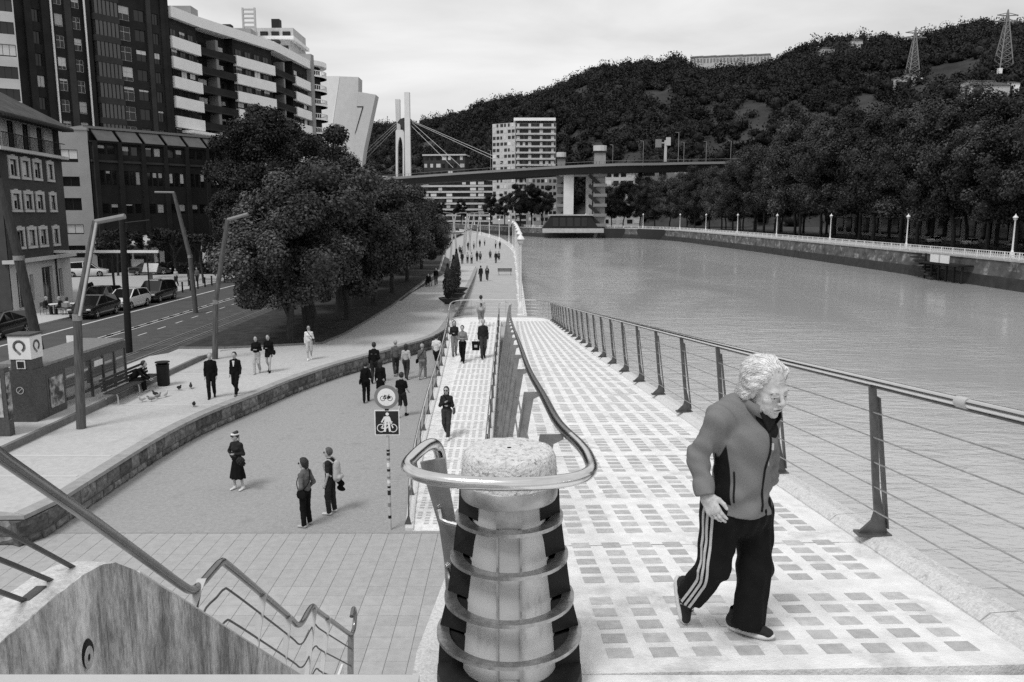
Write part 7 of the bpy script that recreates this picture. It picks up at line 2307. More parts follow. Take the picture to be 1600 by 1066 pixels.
def person(label, loc, rz=0.0, h=1.72, f=False, pose='stand', ph=1, arms=('hang', 'hang'), top='c_dark', topz=.90, sleeve='long', leg='c_black', legk='trousers', shoe='c_white',
           hair='hair_dark', hk='short', skin='skin', res=.018, extra=(), group=None, head_turn=0.0, lean=0.0, cat='person'):
    t = thing('person', label, cat, loc, rz, group)
    k = h / 1.75
    t.scale = (k, k, k)
    S = lambda lo, hi, r=res: SDF(lo, hi, r)
    w = .92 if f else 1.0
    ly = lambda z: math.sin(lean) * max(0, z - .95)                       # forward lean above the hips
    J = {}
    sit = pose == 'sit'
    dz = -.47 if sit else 0.0
    for s in (-1, 1):
        x = .09 * s
        if pose == 'walk':
            fr = (s == ph)
            J[s] = [(x, 0, .93), (x * .95, .16 if fr else .05, .51), (x * .8, .20 if fr else -.24, .095 if fr else .17)]
        elif sit:
            J[s] = [(x, 0, .93 + dz), (x * 1.3, .42, .97 + dz), (x * 1.2, .45, .09)]
        elif pose == 'contra':
            J[s] = [(x, 0, .93), (x * 1.25, .04 if s == ph else .0, .5), (x * 1.45, .0 if s == ph else -.03, .095)]
        else:
            J[s] = [(x, 0, .93), (x * 1.05, .02, .5), (x * 1.1, -.02, .095)]
    sh = {s: (.160 * s * w, ly(1.40) - .01, 1.385 + dz) for s in (-1, 1)}
    A = {}
    for s, kind in zip((-1, 1), arms):
        x0, y0, z0 = sh[s]
        if kind == 'hang': el, wr = (x0 + .045 * s, y0 - .02, z0 - .28), (x0 + .05 * s, y0 + .05, z0 - .53)
        elif kind == 'pocket': el, wr = (x0 + .09 * s, y0 - .07, z0 - .28), (x0 - .01 * s, y0 + .09, z0 - .46)
        elif kind == 'bent': el, wr = (x0 + .06 * s, y0 - .03, z0 - .28), (x0 - .08 * s, y0 + .20, z0 - .24)
        elif kind == 'chest': el, wr = (x0 + .07 * s, y0 + .05, z0 - .27), (x0 - .13 * s, y0 + .22, z0 - .12)
        elif kind == 'fwd': el, wr = (x0 + .05 * s, y0 + .06, z0 - .28), (x0 + .03 * s, y0 + .25, z0 - .42)
        elif kind == 'back': el, wr = (x0 + .06 * s, y0 - .10, z0 - .28), (x0 + .04 * s, y0 - .10, z0 - .53)
        elif kind == 'hip': el, wr = (x0 + .17 * s, y0 - .06, z0 - .24), (x0 - .01 * s, y0 + .04, z0 - .42)
        elif kind == 'knee': el, wr = (x0 + .05 * s, y0 + .16, z0 - .24), (x0 - .02 * s, y0 + .36, z0 - .40)
        A[s] = (el, wr)
    hy = ly(1.63) + .03
    hc = Vector((0, hy, 1.635 + dz))
    if lean > .5: hc.z -= .12 * (lean - .3)
    nk = Vector((0, ly(1.47), 1.46 + dz))
    chest = Vector((0, ly(1.30), 1.30 + dz))
    b = S((-.42, -.45, -.02), (.42, .7, 1.82 + max(0, dz)))
    b.cap((0, 0, .98 + dz), chest, .115 * w, .125 * w, .05, sq=((0, 1, 0), .7)); b.cap(sh[-1], sh[1], .05, .05, .06)
    b.cap(chest, nk, .09, .055, .05); b.cap(nk, hc - Vector((0, 0, .03)), .052, .05, .03)
    R_h = Matrix.Rotation(head_turn, 3, 'Z')
    hp = lambda x, y, z: hc + R_h @ Vector((x, y, z))
    Rr = [list(r) for r in R_h.transposed()]
    b.ell(hc + Vector((0, 0, .022)), (.080, .100, .112), .02, Rr); b.ell(hp(0, .026, -.05), (.058, .067, .072), .03, Rr)
    b.cap(hp(0, .100, .012), hp(0, .116, -.020), .011, .016, .012)
    for s in (-1, 1): b.ell(hp(.076 * s, -.005, -.01), (.012, .024, .034), .006, Rr)
    for s in (-1, 1):
        hpv, kn, an = J[s]
        b.cap(hpv, kn, .075, .05, .04); b.cap(kn, an, .05, .036, .03)
        el, wr = A[s]
        b.cap(sh[s], el, .044, .036, .03); b.cap(el, wr, .035, .024, .02)
    hands = MB()
    for s in (-1, 1):
        el, wr = Vector(A[s][0]), Vector(A[s][1])
        d = (wr - el).normalized()
        if d.z < -.5: d = (d + Vector((0, .15, 0))).normalized()
        sd = d.cross(Vector((0, 0, 1)) if abs(d.z) < .8 else Vector((1, 0, 0))).normalized()      # across the palm
        up = sd.cross(d).normalized()
        pc = wr + d * .05
        b.cap(wr, pc + d * .03, .026, .030, .015, sq=(up if abs(up.x) > .5 else sd, .6))
        if res < .025:
            for i, (o, L_) in enumerate(((-.026, .062), (-.009, .075), (.009, .07), (.025, .052))):
                p0 = pc + d * .02 + sd * o
                p1 = p0 + d * L_ * .55; p2 = p1 + (d * .8 + up * .5).normalized() * L_ * .5
                hands.tube([p0, p1, p2], [.0095, .009, .0065], 6)
            hands.tube([pc - d * .02 - sd * .02, pc - sd * .045 + d * .015, pc - sd * .05 + d * .045], [.011, .010, .007], 6)
    link('body', b.mesh('body', M[skin], hands), t)
    # top
    c = S((-.48, -.45, max(.3, topz - .1 + dz)), (.48, .75, 1.6 + max(0, dz)))
    c.cap((0, 0, min(.98, topz + .14) + dz), chest, (.148 if f else .155) * w, .152 * w, .05, sq=((0, 1, 0), .78))
    if f: 
        for s in (-1, 1): c.ell((.065 * s, ly(1.28) + .085, 1.27 + dz), (.06, .05, .06), .05)
    c.cap(chest, nk, .11, .066, .06)
    for s in (-1, 1): c.cap(sh[s], nk - Vector((0, 0, .03)), .060, .062, .05)
    for s in (-1, 1):
        el, wr = A[s]
        if sleeve == 'long': c.cap(sh[s], el, .060, .052, .04); c.cap(el, Vector(el).lerp(Vector(wr), .92), .052, .042, .03)
        else: c.cap(sh[s], Vector(sh[s]).lerp(Vector(el), .62), .066, .064, .04)
    if topz < .8: c.cap((0, 0, .95), (0, .01, topz - .1), .165, .20, .05, sq=((0, 1, 0), .75))
    c.cut((0, 0, topz + dz), (0, 0, -1)) if not sit else None
    c.cut(hc + Vector((0, 0, -.105)), (0, -.2, 1))
    # soft cloth folds
    c.F += (.004 * np.sin(c.Z * 55 + c.X * 22) * np.sin(c.Y * 30 + c.Z * 18)).astype(np.float32)
    link('jacket' if sleeve == 'long' else 'shirt', c.mesh('jacket', M[top]), t)
    # legs
    if legk != 'bare':
        c = S((-.36, -.42, 0.02), (.36, .64, 1.12 + dz))
        c.ell((0, 0, .95 + dz), (.155, .115, .13), .03)
        if legk == 'skirt':
            c.cap((0, 0, 1.0), (0, .0, .40), .13, .245, .04, sq=((0, 1, 0), .8)); c.cut((0, 0, .36), (0, 0, -1))
            c.F += (.010 * np.sin(np.arctan2(c.Y, c.X) * 9) * np.clip((1.0 - c.Z) * 1.6, 0, 1)).astype(np.float32)
        else:
            for s in (-1, 1):
                hpv, kn, an = J[s]
                c.cap(hpv, kn, .100, .076, .03)
                if legk == 'trousers': c.cap(kn, Vector(kn).lerp(Vector(an), 1.02), .075, .064, .03)
                else: c.cap(kn, Vector(kn).lerp(Vector(an), .12), .07, .075, .02)
            c.F += (.004 * np.sin(c.Z * 48 + c.X * 30) * np.sin(c.Z * 17 + c.Y * 20)).astype(np.float32)
        link('skirt' if legk == 'skirt' else 'trousers', c.mesh('trousers', M[leg]), t)
    for s in (-1, 1):
        an = Vector(J[s][2]); tilt = .10 if (pose == 'walk' and s != ph) else 0
        q = S((an.x - .09, an.y - .14, -.02), (an.x + .09, an.y + .26, .32), min(res, .014))
        q.cap((an.x, an.y - .03, an.z - .05), (an.x + .015 * s, an.y + .16, an.z - .062 - tilt), .046, .038, .03, sq=((0, 0, 1), .8)); q.cap((an.x, an.y, an.z - .03), (an.x, an.y - .01, an.z + .02), .048, .043, .03)
        link('shoe', q.mesh('shoe', M[shoe]), t)
    # hair
    q = S(hc - Vector((.19, .22, .55)), hc + Vector((.19, .2, .2)), min(res, .014))
    q.ell(hc + Vector((0, -.012, .034)), (.096, .114, .120), 0, Rr)
    if hk == 'curly': q.F += (.014 * np.sin(q.X * 110) * np.sin(q.Y * 105) * np.sin(q.Z * 115) - .016).astype(np.float32)
    n_ = R_h @ Vector((0, 1, -.40)); p_ = hp(0, .034, .045)
    q.cut(p_, n_, .015); q.cut(hp(0, 0, -.075), (0, 0, -1), .02)
    if hk in ('long', 'curly'): q.cap(hp(0, -.06, .0), hp(0, -.085, -.20 if hk == 'long' else -.07), .085, .055 if hk == 'long' else .07, .04, sq=((0, 1, 0), .7))
    if hk == 'long':
        for s in (-1, 1): q.ell(hp(.068 * s, -.05, -.08), (.026, .036, .11), .03)
    if hk == 'bun': q.ell(hp(0, -.06, .13), (.05, .05, .045), .02)
    if hk == 'tail': q.cap(hp(0, -.09, .03), hp(0, -.14, -.12), .035, .02, .03)
    link('hair', q.mesh('hair', M[hair]), t)
    if res < .025:
        b = MB()
        for s in (-1, 1): b.ell(hp(.031 * s, .093, .018), (.013, .008, .008), 8, 5)
        b.build('eyes', M['black'], t, world=False)
        b = MB(); b.ell(hp(0, .089, -.055), (.024, .008, .006), 8, 5); b.build('mouth', M['skin_dark'], t, world=False)
    for e in extra:
        if e == 'sunglasses':
            b = MB()
            for s in (-1, 1): b.ell(hp(.034 * s, .100, .018), (.031, .014, .025), 10, 6); b.tube([hp(.058 * s, .08, .025), hp(.08 * s, .0, .02)], .004, 5)
            b.build('sunglasses', M['lens'], t, world=False)
        elif e == 'cap':
            q = S(hc - Vector((.16, .16, .1)), hc + Vector((.16, .24, .2)), .014); q.ell(hc + Vector((0, -.005, .045)), (.092, .108, .095), 0); q.cut(hp(0, 0, .045), (0, 0, -1)); q.cap(hp(-.03, .09, .055), hp(.03, .15, .045), .055, .05, .02, sq=((0, 0, 1), .25)); link('cap', q.mesh('cap', M['c_black']), t)
        elif e in ('backpack_light', 'backpack_dark'):
            q = S((-.24, -.42, .85), (.24, .0, 1.5), res); q.cap((0, -.20, 1.02), (0, -.19, 1.32), .15, .13, .03, sq=((0, 1, 0), .68)); q.cap((-.08, -.29, 1.02), (.08, -.29, 1.02), .06, .06, .03)
            o = link('backpack', q.mesh('backpack', M['c_light' if 'light' in e else 'c_black']), t)
            b = MB()
            for s in (-1, 1): b.tube(spline([(.10 * s, -.15, 1.40), (.12 * s, -.02, 1.49), (.13 * s, .12, 1.38), (.14 * s, .08, 1.18), (.13 * s, -.1, 1.05)], 3), .02, 6)
            b.build('strap', M['c_light' if 'light' in e else 'c_black'], o, world=False)
        elif e in ('bag_side', 'bag_side_light'):
            q = S((-.42, -.22, .6), (-.08, .22, 1.15), res); q.cap((-.24, -.12, .88), (-.24, -.02, .88), .085, .085, .02, sq=((1, 0, 0), .5)); q.cap((-.24, -.12, .96), (-.24, -.02, .96), .07, .07, .03, sq=((1, 0, 0), .5)); o = link('bag', q.mesh('bag', M['c_mid' if 'light' in e else 'c_black']), t)
            b = MB(); b.tube(spline([(-.25, .0, .98), (-.13, .14, 1.2), (.06, .09, 1.46), (.12, -.06, 1.46), (-.05, -.17, 1.2), (-.24, -.07, .96)], 4), .012, 5); b.build('strap', M['c_black'], o, world=False)
        elif e == 'shopping':
            wr = A[-1][1]; b = MB(); b.add([(wr[0] - .05, wr[1] - .17, wr[2] - .55), (wr[0] + .06, wr[1] - .17, wr[2] - .55), (wr[0] + .06, wr[1] + .19, wr[2] - .55), (wr[0] - .05, wr[1] + .19, wr[2] - .55), (wr[0] - .04, wr[1] - .18, wr[2] - .16), (wr[0] + .05, wr[1] - .18, wr[2] - .16), (wr[0] + .05, wr[1] + .2, wr[2] - .16), (wr[0] - .04, wr[1] + .2, wr[2] - .16)], [(3, 2, 1, 0), (4, 5, 6, 7), (0, 1, 5, 4), (1, 2, 6, 5), (2, 3, 7, 6), (3, 0, 4, 7)]); o = b.build('shopping_bag', M['c_black'], t, world=False)
            b = MB(); b.tube(spline([(wr[0], wr[1] - .1, wr[2] - .17), (wr[0], wr[1] + .0, wr[2] - .05), (wr[0], wr[1] + .1, wr[2] - .17)], 4), .008, 5); b.build('bag_handle', M['c_light'], o, world=False)
        elif e == 'headscarf':
            b = MB(); b.tube([hp(.093 * math.cos(a), -.005 + .105 * math.sin(a), .072) for a in [2 * math.pi * i / 16 for i in range(16)]], .022, 8, closed=True); b.tube(spline([hp(.0, -.1, .06), hp(.05, -.14, -.06), hp(.07, -.15, -.2)], 3), [.03, .03, .03, .028, .026, .022, .02], 6); b.build('headscarf', M['c_white'], t, smooth=True, world=False)
        elif e == 'flowers':
            q = S((-.5, -.1, .72), (.1, .4, 1.35), .016); q.cap((-.27, .1, .86), (-.3, .22, .98), .08, .12, .03)
            q.F += (.03 * np.sin(q.X * 60) * np.sin(q.Y * 55) * np.sin(q.Z * 62)).astype(np.float32); link('flower_bag', q.mesh('flower_bag', M['c_dark']), t)
        elif e == 'stripe':
            q = S((-.3, -.3, 1.2), (.3, .3, 1.36), .016); q.cap((0, 0, 1.0), chest, .172 * w, .166 * w, 0, sq=((0, 1, 0), .76)); q.cut((0, 0, 1.25), (0, 0, -1)); q.cut((0, 0, 1.30), (0, 0, 1)); link('stripe', q.mesh('stripe', M['c_mid']), t)
        elif e == 'number':
            b = MB()
            yb_ = -.128
            for p_, q_ in (((-.05, 1.34), (.05, 1.34)), ((.05, 1.34), (.04, 1.2)), ((-.05, 1.27), (.045, 1.27)), ((.04, 1.2), (-.05, 1.18))):
                b.bar((p_[0], yb_, p_[1]), (q_[0], yb_, q_[1]), .03, .03, up=(0, 1, 0))
            b.build('back_number', M['c_dark'], t, world=False)
        elif e == 'coat_arm':
            q = S((-.05, -.4, .45), (.4, .1, 1.1), res); q.cap((.2, -.15, 1.0), (.22, -.2, .62), .08, .09, .03, sq=((1, 0, 0), .7)); q.F += (.02 * np.sin(q.Z * 35 + q.X * 40)).astype(np.float32); link('carried_coat', q.mesh('carried_coat', M['c_black']), t)
        elif e == 'scarf_shirt':
            b = MB(); b.extrude([(-.05, .128, 1.43), (.05, .128, 1.43), (.022, .135, 1.2), (-.012, .135, 1.2)], (0, .012, 0)); b.build('shirt_front', M['c_white'], t, world=False)
    return t
FC = math.pi                                                # facing the camera
# plaza
person('woman in a long black skirt with white headscarf holding a flower bag on the plaza', (-7.71, 21.51, 0), FC - .35, 1.66, True, 'contra', 1, ('bent', 'hip'), 'c_dark', .95, 'long', 'c_black', 'skirt', 'c_white', 'hair_dark', 'bun', extra=('sunglasses', 'headscarf', 'flowers'), head_turn=-.45, res=.016)
person('curly haired man in a grey jacket with hands in pockets standing on the plaza', (-5.12, 18.86, 0), 1.15, 1.72, False, 'contra', 1, ('pocket', 'pocket'), 'c_mid', .93, 'long', 'c_black', 'trousers', 'c_light', 'hair_dark', 'curly', extra=('sunglasses', 'bag_side'), head_turn=.35, res=.016)
person('man in a dark t-shirt with a pale backpack beside the curly haired man', (-4.69, 19.71, 0), 1.35, 1.74, False, 'contra', -1, ('hang', 'hang'), 'c_dark', .95, 'short', 'c_dark', 'trousers', 'c_white', 'hair_mid', 'short', extra=('backpack_light', 'sunglasses', 'coat_arm'), head_turn=.2, res=.016)
person('woman in dark jacket seen from behind left of a pair by the cycle sign', (-6.0, 32.0, 0), .1, 1.68, True, 'walk', 1, ('hang', 'bent'), 'c_black', .88, 'long', 'c_black', 'trousers', 'c_black', 'hair_dark', 'short', extra=('bag_side',), res=.02)
person('person in a long dark coat and pale socks seen from behind near the cycle sign', (-5.45, 32.3, 0), .05, 1.70, True, 'walk', -1, ('hang', 'hang'), 'c_black', .52, 'long', 'c_light', 'trousers', 'c_black', 'hair_dark', 'long', res=.02)
person('burly man in a dark jacket with a grey stripe behind the walking pair', (-6.3, 35.8, 0), .0, 1.86, False, 'walk', 1, ('hang', 'hang'), 'c_black', .85, 'long', 'c_dark', 'trousers', 'c_black', 'hair_dark', 'short', extra=('stripe',), res=.02)
person('man in black shirt and dark shorts walking behind the cycle sign', (-4.2, 29.6, 0), -.3, 1.72, False, 'walk', 1, ('hang', 'fwd'), 'c_black', .84, 'short', 'c_dark', 'shorts', 'c_black', 'hair_dark', 'short', res=.02)
person('grey haired person in mid grey jacket leftmost in the group by the wall', (-5.55, 37.4, 0), .2, 1.7, False, 'walk', 1, ('hang', 'hang'), 'c_mid', .9, 'long', 'c_navy', 'trousers', 'c_light', 'hair_grey', 'short', res=.022)
person('woman with a pale top tied at the waist in the group by the wall', (-4.95, 36.6, 0), -.1, 1.66, True, 'walk', -1, ('hang', 'bent'), 'c_light', .82, 'long', 'c_navy', 'trousers', 'c_dark', 'hair_dark', 'long', res=.022)
person('person in grey jacket with shoulder bag rightmost in the group by the wall', (-4.2, 36.6, 0), -.3, 1.66, True, 'walk', 1, ('hang', 'hang'), 'c_mid', .85, 'long', 'c_jean', 'trousers', 'c_white', 'hair_grey', 'short', extra=('bag_side',), res=.022)
person('man in a white shirt half hidden by the lower ramp railing', (-3.75, 39.0, 0), -.2, 1.74, False, 'walk', -1, ('hang', 'hang'), 'c_white', .85, 'short', 'c_dark', 'shorts', 'c_black', 'hair_dark', 'short', res=.022)
# upper sidewalk
Zs = .704
person('grey haired man in a black jacket walking along the upper sidewalk', (-11.5, 29.8, Zs), FC + .25, 1.74, False, 'walk', 1, ('hang', 'hang'), 'c_black', .86, 'long', 'c_black', 'trousers', 'c_black', 'hair_grey', 'short', res=.018)
person('boy in a dark suit with an open white collar walking beside the grey haired man', (-10.73, 30.3, Zs), FC - .1, 1.68, False, 'walk', -1, ('hang', 'hang'), 'c_black', .86, 'long', 'c_black', 'trousers', 'c_mid', 'hair_dark', 'short', extra=('scarf_shirt',), res=.018)
person('woman in pale wide trousers and black top arm in arm on the upper sidewalk', (-11.25, 34.5, Zs), FC + .1, 1.66, True, 'walk', 1, ('bent', 'bent'), 'c_black', .95, 'long', 'c_light', 'trousers', 'c_light', 'hair_dark', 'long', res=.02)
person('woman in black coat with bare legs and boots on the upper sidewalk', (-10.8, 34.8, Zs), FC, 1.68, True, 'walk', -1, ('hang', 'bent'), 'c_black', .72, 'long', 'c_black', 'bare', 'c_black', 'hair_dark', 'long', extra=('bag_side',), res=.02)
person('woman in a white jacket and shorts walking alone by the lawn corner', (-9.76, 37.8, Zs), FC + .2, 1.66, True, 'walk', 1, ('bent', 'hang'), 'c_white', .86, 'long', 'c_light', 'shorts', 'c_white', 'hair_dark', 'short', extra=('sunglasses', 'bag_side_light'), res=.02)
person('hunched man in black sitting at the end of the long bench feeding pigeons', (-15.02, 30.8, Zs), -1.35, 1.74, False, 'sit', 1, ('knee', 'knee'), 'c_black', .9, 'long', 'c_black', 'trousers', 'c_light', 'hair_dark', 'short', extra=(), lean=.75, res=.02)
t = thing('wheelchair', 'wheelchair under the lawn trees on the far part of the upper sidewalk', 'wheelchair', (-9.1 + .9, 78, .6))
for s in (-.28, .28):
    b = MB(); b.tube([(s, .3 * math.cos(a), .3 + .3 * math.sin(a)) for a in [2 * math.pi * i / 18 for i in range(18)]], .02, 5, closed=True); b.build('wheel', M['black'], t, world=False)
b = MB(); b.box((0, .0, .48), (.46, .46, .05)); b.box((0, .24, .75), (.46, .04, .5)); b.build('seat', M['black'], t, world=False)
person('person in black seated in the wheelchair beside the lawn trees', (-8.2, 78.0, .62), FC, 1.6, False, 'sit', 1, ('fwd', 'fwd'), 'c_black', .9, 'long', 'c_black', 'trousers', 'c_black', 'hair_grey', 'short', res=.03)
person('man in dark clothes standing beside the wheelchair', (-7.5, 78.6, .62), FC, 1.75, False, 'walk', 1, ('hang', 'hang'), 'c_black', .88, 'long', 'c_navy', 'trousers', 'c_light', 'hair_dark', 'short', res=.03)
# lower ramp
rl = lambda y: rz_lo(y) + .03
person('woman with sunglasses in dark jacket and grey jeans walking down the lower ramp', (-2.15, 25.5, rl(25.5)), FC - .1, 1.70, True, 'walk', -1, ('bent', 'chest'), 'c_dark', .98, 'long', 'c_navy', 'trousers', 'c_white', 'hair_dark', 'long', extra=('sunglasses', 'bag_side_light'), res=.016)
person('woman in a dark jacket and pale jeans at the left rail of the lower ramp', (-2.75, 37.5, rl(37.5)), FC + .1, 1.66, True, 'walk', 1, ('hang', 'bent'), 'c_dark', .88, 'long', 'c_jean', 'trousers', 'c_dark', 'hair_dark', 'long', res=.02)
person('woman in a pale grey top and black trousers on the lower ramp', (-2.28, 36.2, rl(36.2)), FC - .1, 1.68, True, 'walk', -1, ('bent', 'bent'), 'c_jean', .98, 'long', 'c_black', 'trousers', 'c_black', 'hair_dark', 'short', res=.02)
person('man in a puffy dark jacket carrying a black shopping bag down the lower ramp', (-1.36, 37.0, rl(37.0)), FC + .15, 1.82, False, 'walk', 1, ('hang', 'hang'), 'c_dark', .84, 'long', 'c_navy', 'trousers', 'c_black', 'hair_grey', 'short', extra=(), res=.02)
t = [o for o in COL.objects if o.name.startswith('person')][-1]
t = thing('shopping_bag', 'black shopping bag in the hand of the man in the puffy jacket', 'bag', (-1.70, 36.9, rl(37) + .38))
b = MB(); b.add([(-.17, -.06, 0), (.17, -.06, 0), (.17, .06, 0), (-.17, .06, 0), (-.19, -.05, .42), (.19, -.05, .42), (.19, .05, .42), (-.19, .05, .42)], [(3, 2, 1, 0), (4, 5, 6, 7), (0, 1, 5, 4), (1, 2, 6, 5), (2, 3, 7, 6), (3, 0, 4, 7)]); b.build('bag_body', M['c_black'], t, world=False)
b = MB(); b.tube(spline([(-.1, 0, .42), (-.03, 0, .54), (.03, 0, .54), (.1, 0, .42)], 3), .01, 5); b.build('handle', M['c_light'], t, world=False)
b = MB(); b.box((0, -.066, .2), (.14, .006, .12)); b.build('print', M['c_light'], t, world=False)
person('young man in a pale numbered jersey walking away at the top of the lower ramp', (-1.75, 44.6, rl(44.6)), 0.05, 1.78, False, 'walk', 1, ('hang', 'hang'), 'c_light', .84, 'long', 'c_jean', 'shorts', 'c_white', 'hair_dark', 'short', extra=('number',), res=.022)
# promenade beyond: small figures, a few kinds copied
far_kinds = [person('man in dark clothes with a bag walking on the promenade beyond the landing', (-3.55, 90.5, .006), 0.1, 1.78, False, 'walk', 1, ('hang', 'hang'), 'c_dark', .86, 'long', 'c_navy', 'trousers', 'c_black', 'hair_dark', 'short', extra=('bag_side',), res=.03),
             person('slim person in an open dark jacket beside the man with a bag on the promenade', (-2.85, 91.3, .006), FC, 1.72, True, 'walk', -1, ('hang', 'hang'), 'c_dark', .80, 'long', 'c_navy', 'trousers', 'c_white', 'hair_mid', 'long', extra=('scarf_shirt',), res=.03),
             person('person in a pale top with dark trousers far along the promenade by the group', (-6.9, 124, .006), FC, 1.7, True, 'walk', 1, ('bent', 'hang'), 'c_light', .9, 'long', 'c_dark', 'trousers', 'c_dark', 'hair_dark', 'short', res=.03),
             person('person in a grey jacket and bare legs far along the promenade', (-5.0, 126, .006), 0, 1.7, False, 'walk', -1, ('hang', 'hang'), 'c_mid', .88, 'long', 'c_dark', 'shorts', 'c_white', 'hair_dark', 'short', res=.03)]
fp = [(-7.6, 122, 0, 'dark figure at the left of the far promenade group'), (-6.2, 122.5, 2, 'pale topped figure right of the dark one in the far promenade group'), (-5.6, 128, 1, 'slim dark figure walking behind the far promenade group'), (-3.6, 132, 3, 'bare legged figure alone mid promenade far off'), (-2.5, 124, 0, 'dark standing figure by the third riverside lamp'), (-2.1, 127, 3, 'figure at the railing next to the dark standing one'), (-2.6, 172, 1, 'distant dark figure near the riverside railing'), (-3.6, 176, 2, 'distant pale figure near the riverside railing'), (-9.2, 168, 0, 'distant dark figure at the left edge of the promenade'), (-8.2, 172, 2, 'distant pale figure at the left edge of the promenade'), (-7.3, 182, 1, 'distant dark figure in the middle of the promenade bend'), (-9.8, 150, 3, 'grey figure by the far leaning masts'), (-9.3, 154, 0, 'dark figure by the far leaning masts'), (-6.5, 190, 2, 'farthest pale figure on the promenade bend'), (-9.0, 142, 1, 'dark slim figure close to the first far leaning mast')]
for x, y, k, lab in fp:
    o = copy_tree(far_kinds[k], (x, y, .006), random.choice([0, .2, FC, FC + .3]), lab); o['group'] = 'small figures far along the promenade'
sq_p = [(-32.5, 77, 2, 'white dressed figure left of two others on the pale square'), (-31.4, 77.6, 0, 'dark figure between two others on the pale square'), (-31.0, 78.4, 3, 'grey figure at the right of three on the pale square')]
for x, y, k, lab in sq_p:
    o = copy_tree(far_kinds[k], (x, y, Zs), FC, lab); o['group'] = 'people on the pale square'
seat = person('guest in a dark jacket at the left cafe table by the corner house', (-32.6, 55.2, Zs), R_(-90), 1.7, False, 'sit', 1, ('fwd', 'fwd'), 'c_dark', .9, 'long', 'c_navy', 'trousers', 'c_dark', 'hair_grey', 'short', lean=.2, res=.028)
seat2 = person('guest in a pale top at the right cafe table by the corner house', (-30.2, 55.6, Zs), R_(90), 1.66, True, 'sit', 1, ('fwd', 'fwd'), 'c_light', .9, 'long', 'c_dark', 'trousers', 'c_dark', 'hair_dark', 'long', lean=.15, res=.028)
copy_tree(seat, (-31.4, 55.2, Zs), R_(90), 'dark guest between the two cafe tables by the corner house')
copy_tree(seat2, (-30.9, 54.9, Zs), 0, 'pale guest with back to the camera at the right cafe table')

# ------------------------------------------------------------------ the old woman walking on the upper ramp
LB = Vector((1.2, 3.63, 5.643))
def fp3(px, py, dy):                                       # sketch point -> position relative to her feet
    return np.array(plane_pt(px, py, LB.y + dy)) - np.array(LB)
lady = thing('person', 'stooped white haired old woman in a grey fleece jacket and black striped track trousers', 'person', LB)
FW = np.array([.72, -.69, 0.0]); RT = np.array([-.69, -.72, 0.0]); UP = np.array([0, 0, 1.0])
m, nt, bs = nmat('old_skin'); N, L = nt.nodes, nt.links
bs.inputs['Roughness'].default_value = .5; bs.inputs['Specular IOR Level'].default_value = .35
bs.inputs['Subsurface Weight'].default_value = .08; bs.inputs['Subsurface Radius'].default_value = (.01, .01, .01)
tc = N.new('ShaderNodeTexCoord'); n1 = N.new('ShaderNodeTexNoise'); n1.inputs['Scale'].default_value = 55; n1.inputs['Detail'].default_value = 6
mr = N.new('ShaderNodeMapRange'); mr.inputs['From Min'].default_value = .3; mr.inputs['From Max'].default_value = .7; mr.inputs['To Min'].default_value = .40; mr.inputs['To Max'].default_value = .56
L.new(tc.outputs['Object'], n1.inputs['Vector']); L.new(n1.outputs['Fac'], mr.inputs['Value']); L.new(mr.outputs['Result'], bs.inputs['Base Color'])
n2 = N.new('ShaderNodeTexNoise'); n2.inputs['Scale'].default_value = 120; n2.inputs['Detail'].default_value = 5; mp = N.new('ShaderNodeMapping'); mp.inputs['Scale'].default_value = (1, 1, .45)
L.new(tc.outputs['Object'], mp.inputs['Vector']); L.new(mp.outputs['Vector'], n2.inputs['Vector'])
bp = N.new('ShaderNodeBump'); bp.inputs['Strength'].default_value = .5; bp.inputs['Distance'].default_value = .004
L.new(n2.outputs['Fac'], bp.inputs['Height']); L.new(bp.outputs['Normal'], bs.inputs['Normal'])
M['old_skin'] = m
m, nt, bs = nmat('white_hair'); N, L = nt.nodes, nt.links
tc = N.new('ShaderNodeTexCoord'); mp = N.new('ShaderNodeMapping'); mp.inputs['Scale'].default_value = (150, 40, 40); n1 = N.new('ShaderNodeTexNoise'); n1.inputs['Scale'].default_value = 1.0; n1.inputs['Detail'].default_value = 6
mr = N.new('ShaderNodeMapRange'); mr.inputs['From Min'].default_value = .3; mr.inputs['From Max'].default_value = .7; mr.inputs['To Min'].default_value = .62; mr.inputs['To Max'].default_value = .82
L.new(tc.outputs['Object'], mp.inputs['Vector']); L.new(mp.outputs['Vector'], n1.inputs['Vector']); L.new(n1.outputs['Fac'], mr.inputs['Value']); L.new(mr.outputs['Result'], bs.inputs['Base Color'])
bs.inputs['Roughness'].default_value = .55
M['white_hair'] = m
m, nt, bs = nmat('hair_strand'); N, L = nt.nodes, nt.links
geo = N.new('ShaderNodeNewGeometry'); mr = N.new('ShaderNodeMapRange'); mr.inputs['To Min'].default_value = .58; mr.inputs['To Max'].default_value = .90
L.new(geo.outputs['Random Per Island'], mr.inputs['Value']); L.new(mr.outputs['Result'], bs.inputs['Base Color']); bs.inputs['Roughness'].default_value = .5
M['strand'] = m
M['fleece'] = mat('grey_fleece', .19, .95, var=.10, scale=220, bump=.22, bscale=420, spec=.1, glob=False)
M['fleece_plain'] = mat('collar_fleece', .19, .95, var=.10, scale=220, bump=.22, bscale=420, spec=.05, glob=False)
M['fleece_dark'] = mat('dark_fleece', .018, .95, var=.2, scale=120, bump=.4, bscale=220, spec=.1, glob=False)
M['track'] = mat('black_track_cloth', .007, .85, var=.2, scale=20, bump=.15, bscale=60, spec=.15, glob=False)
M['stripe'] = mat('pale_stripe', .5, .8, var=.06, scale=60, glob=False)
M['shoe'] = mat('black_shoe', .014, .8, var=.2, scale=60, bump=.3, bscale=150, glob=False)
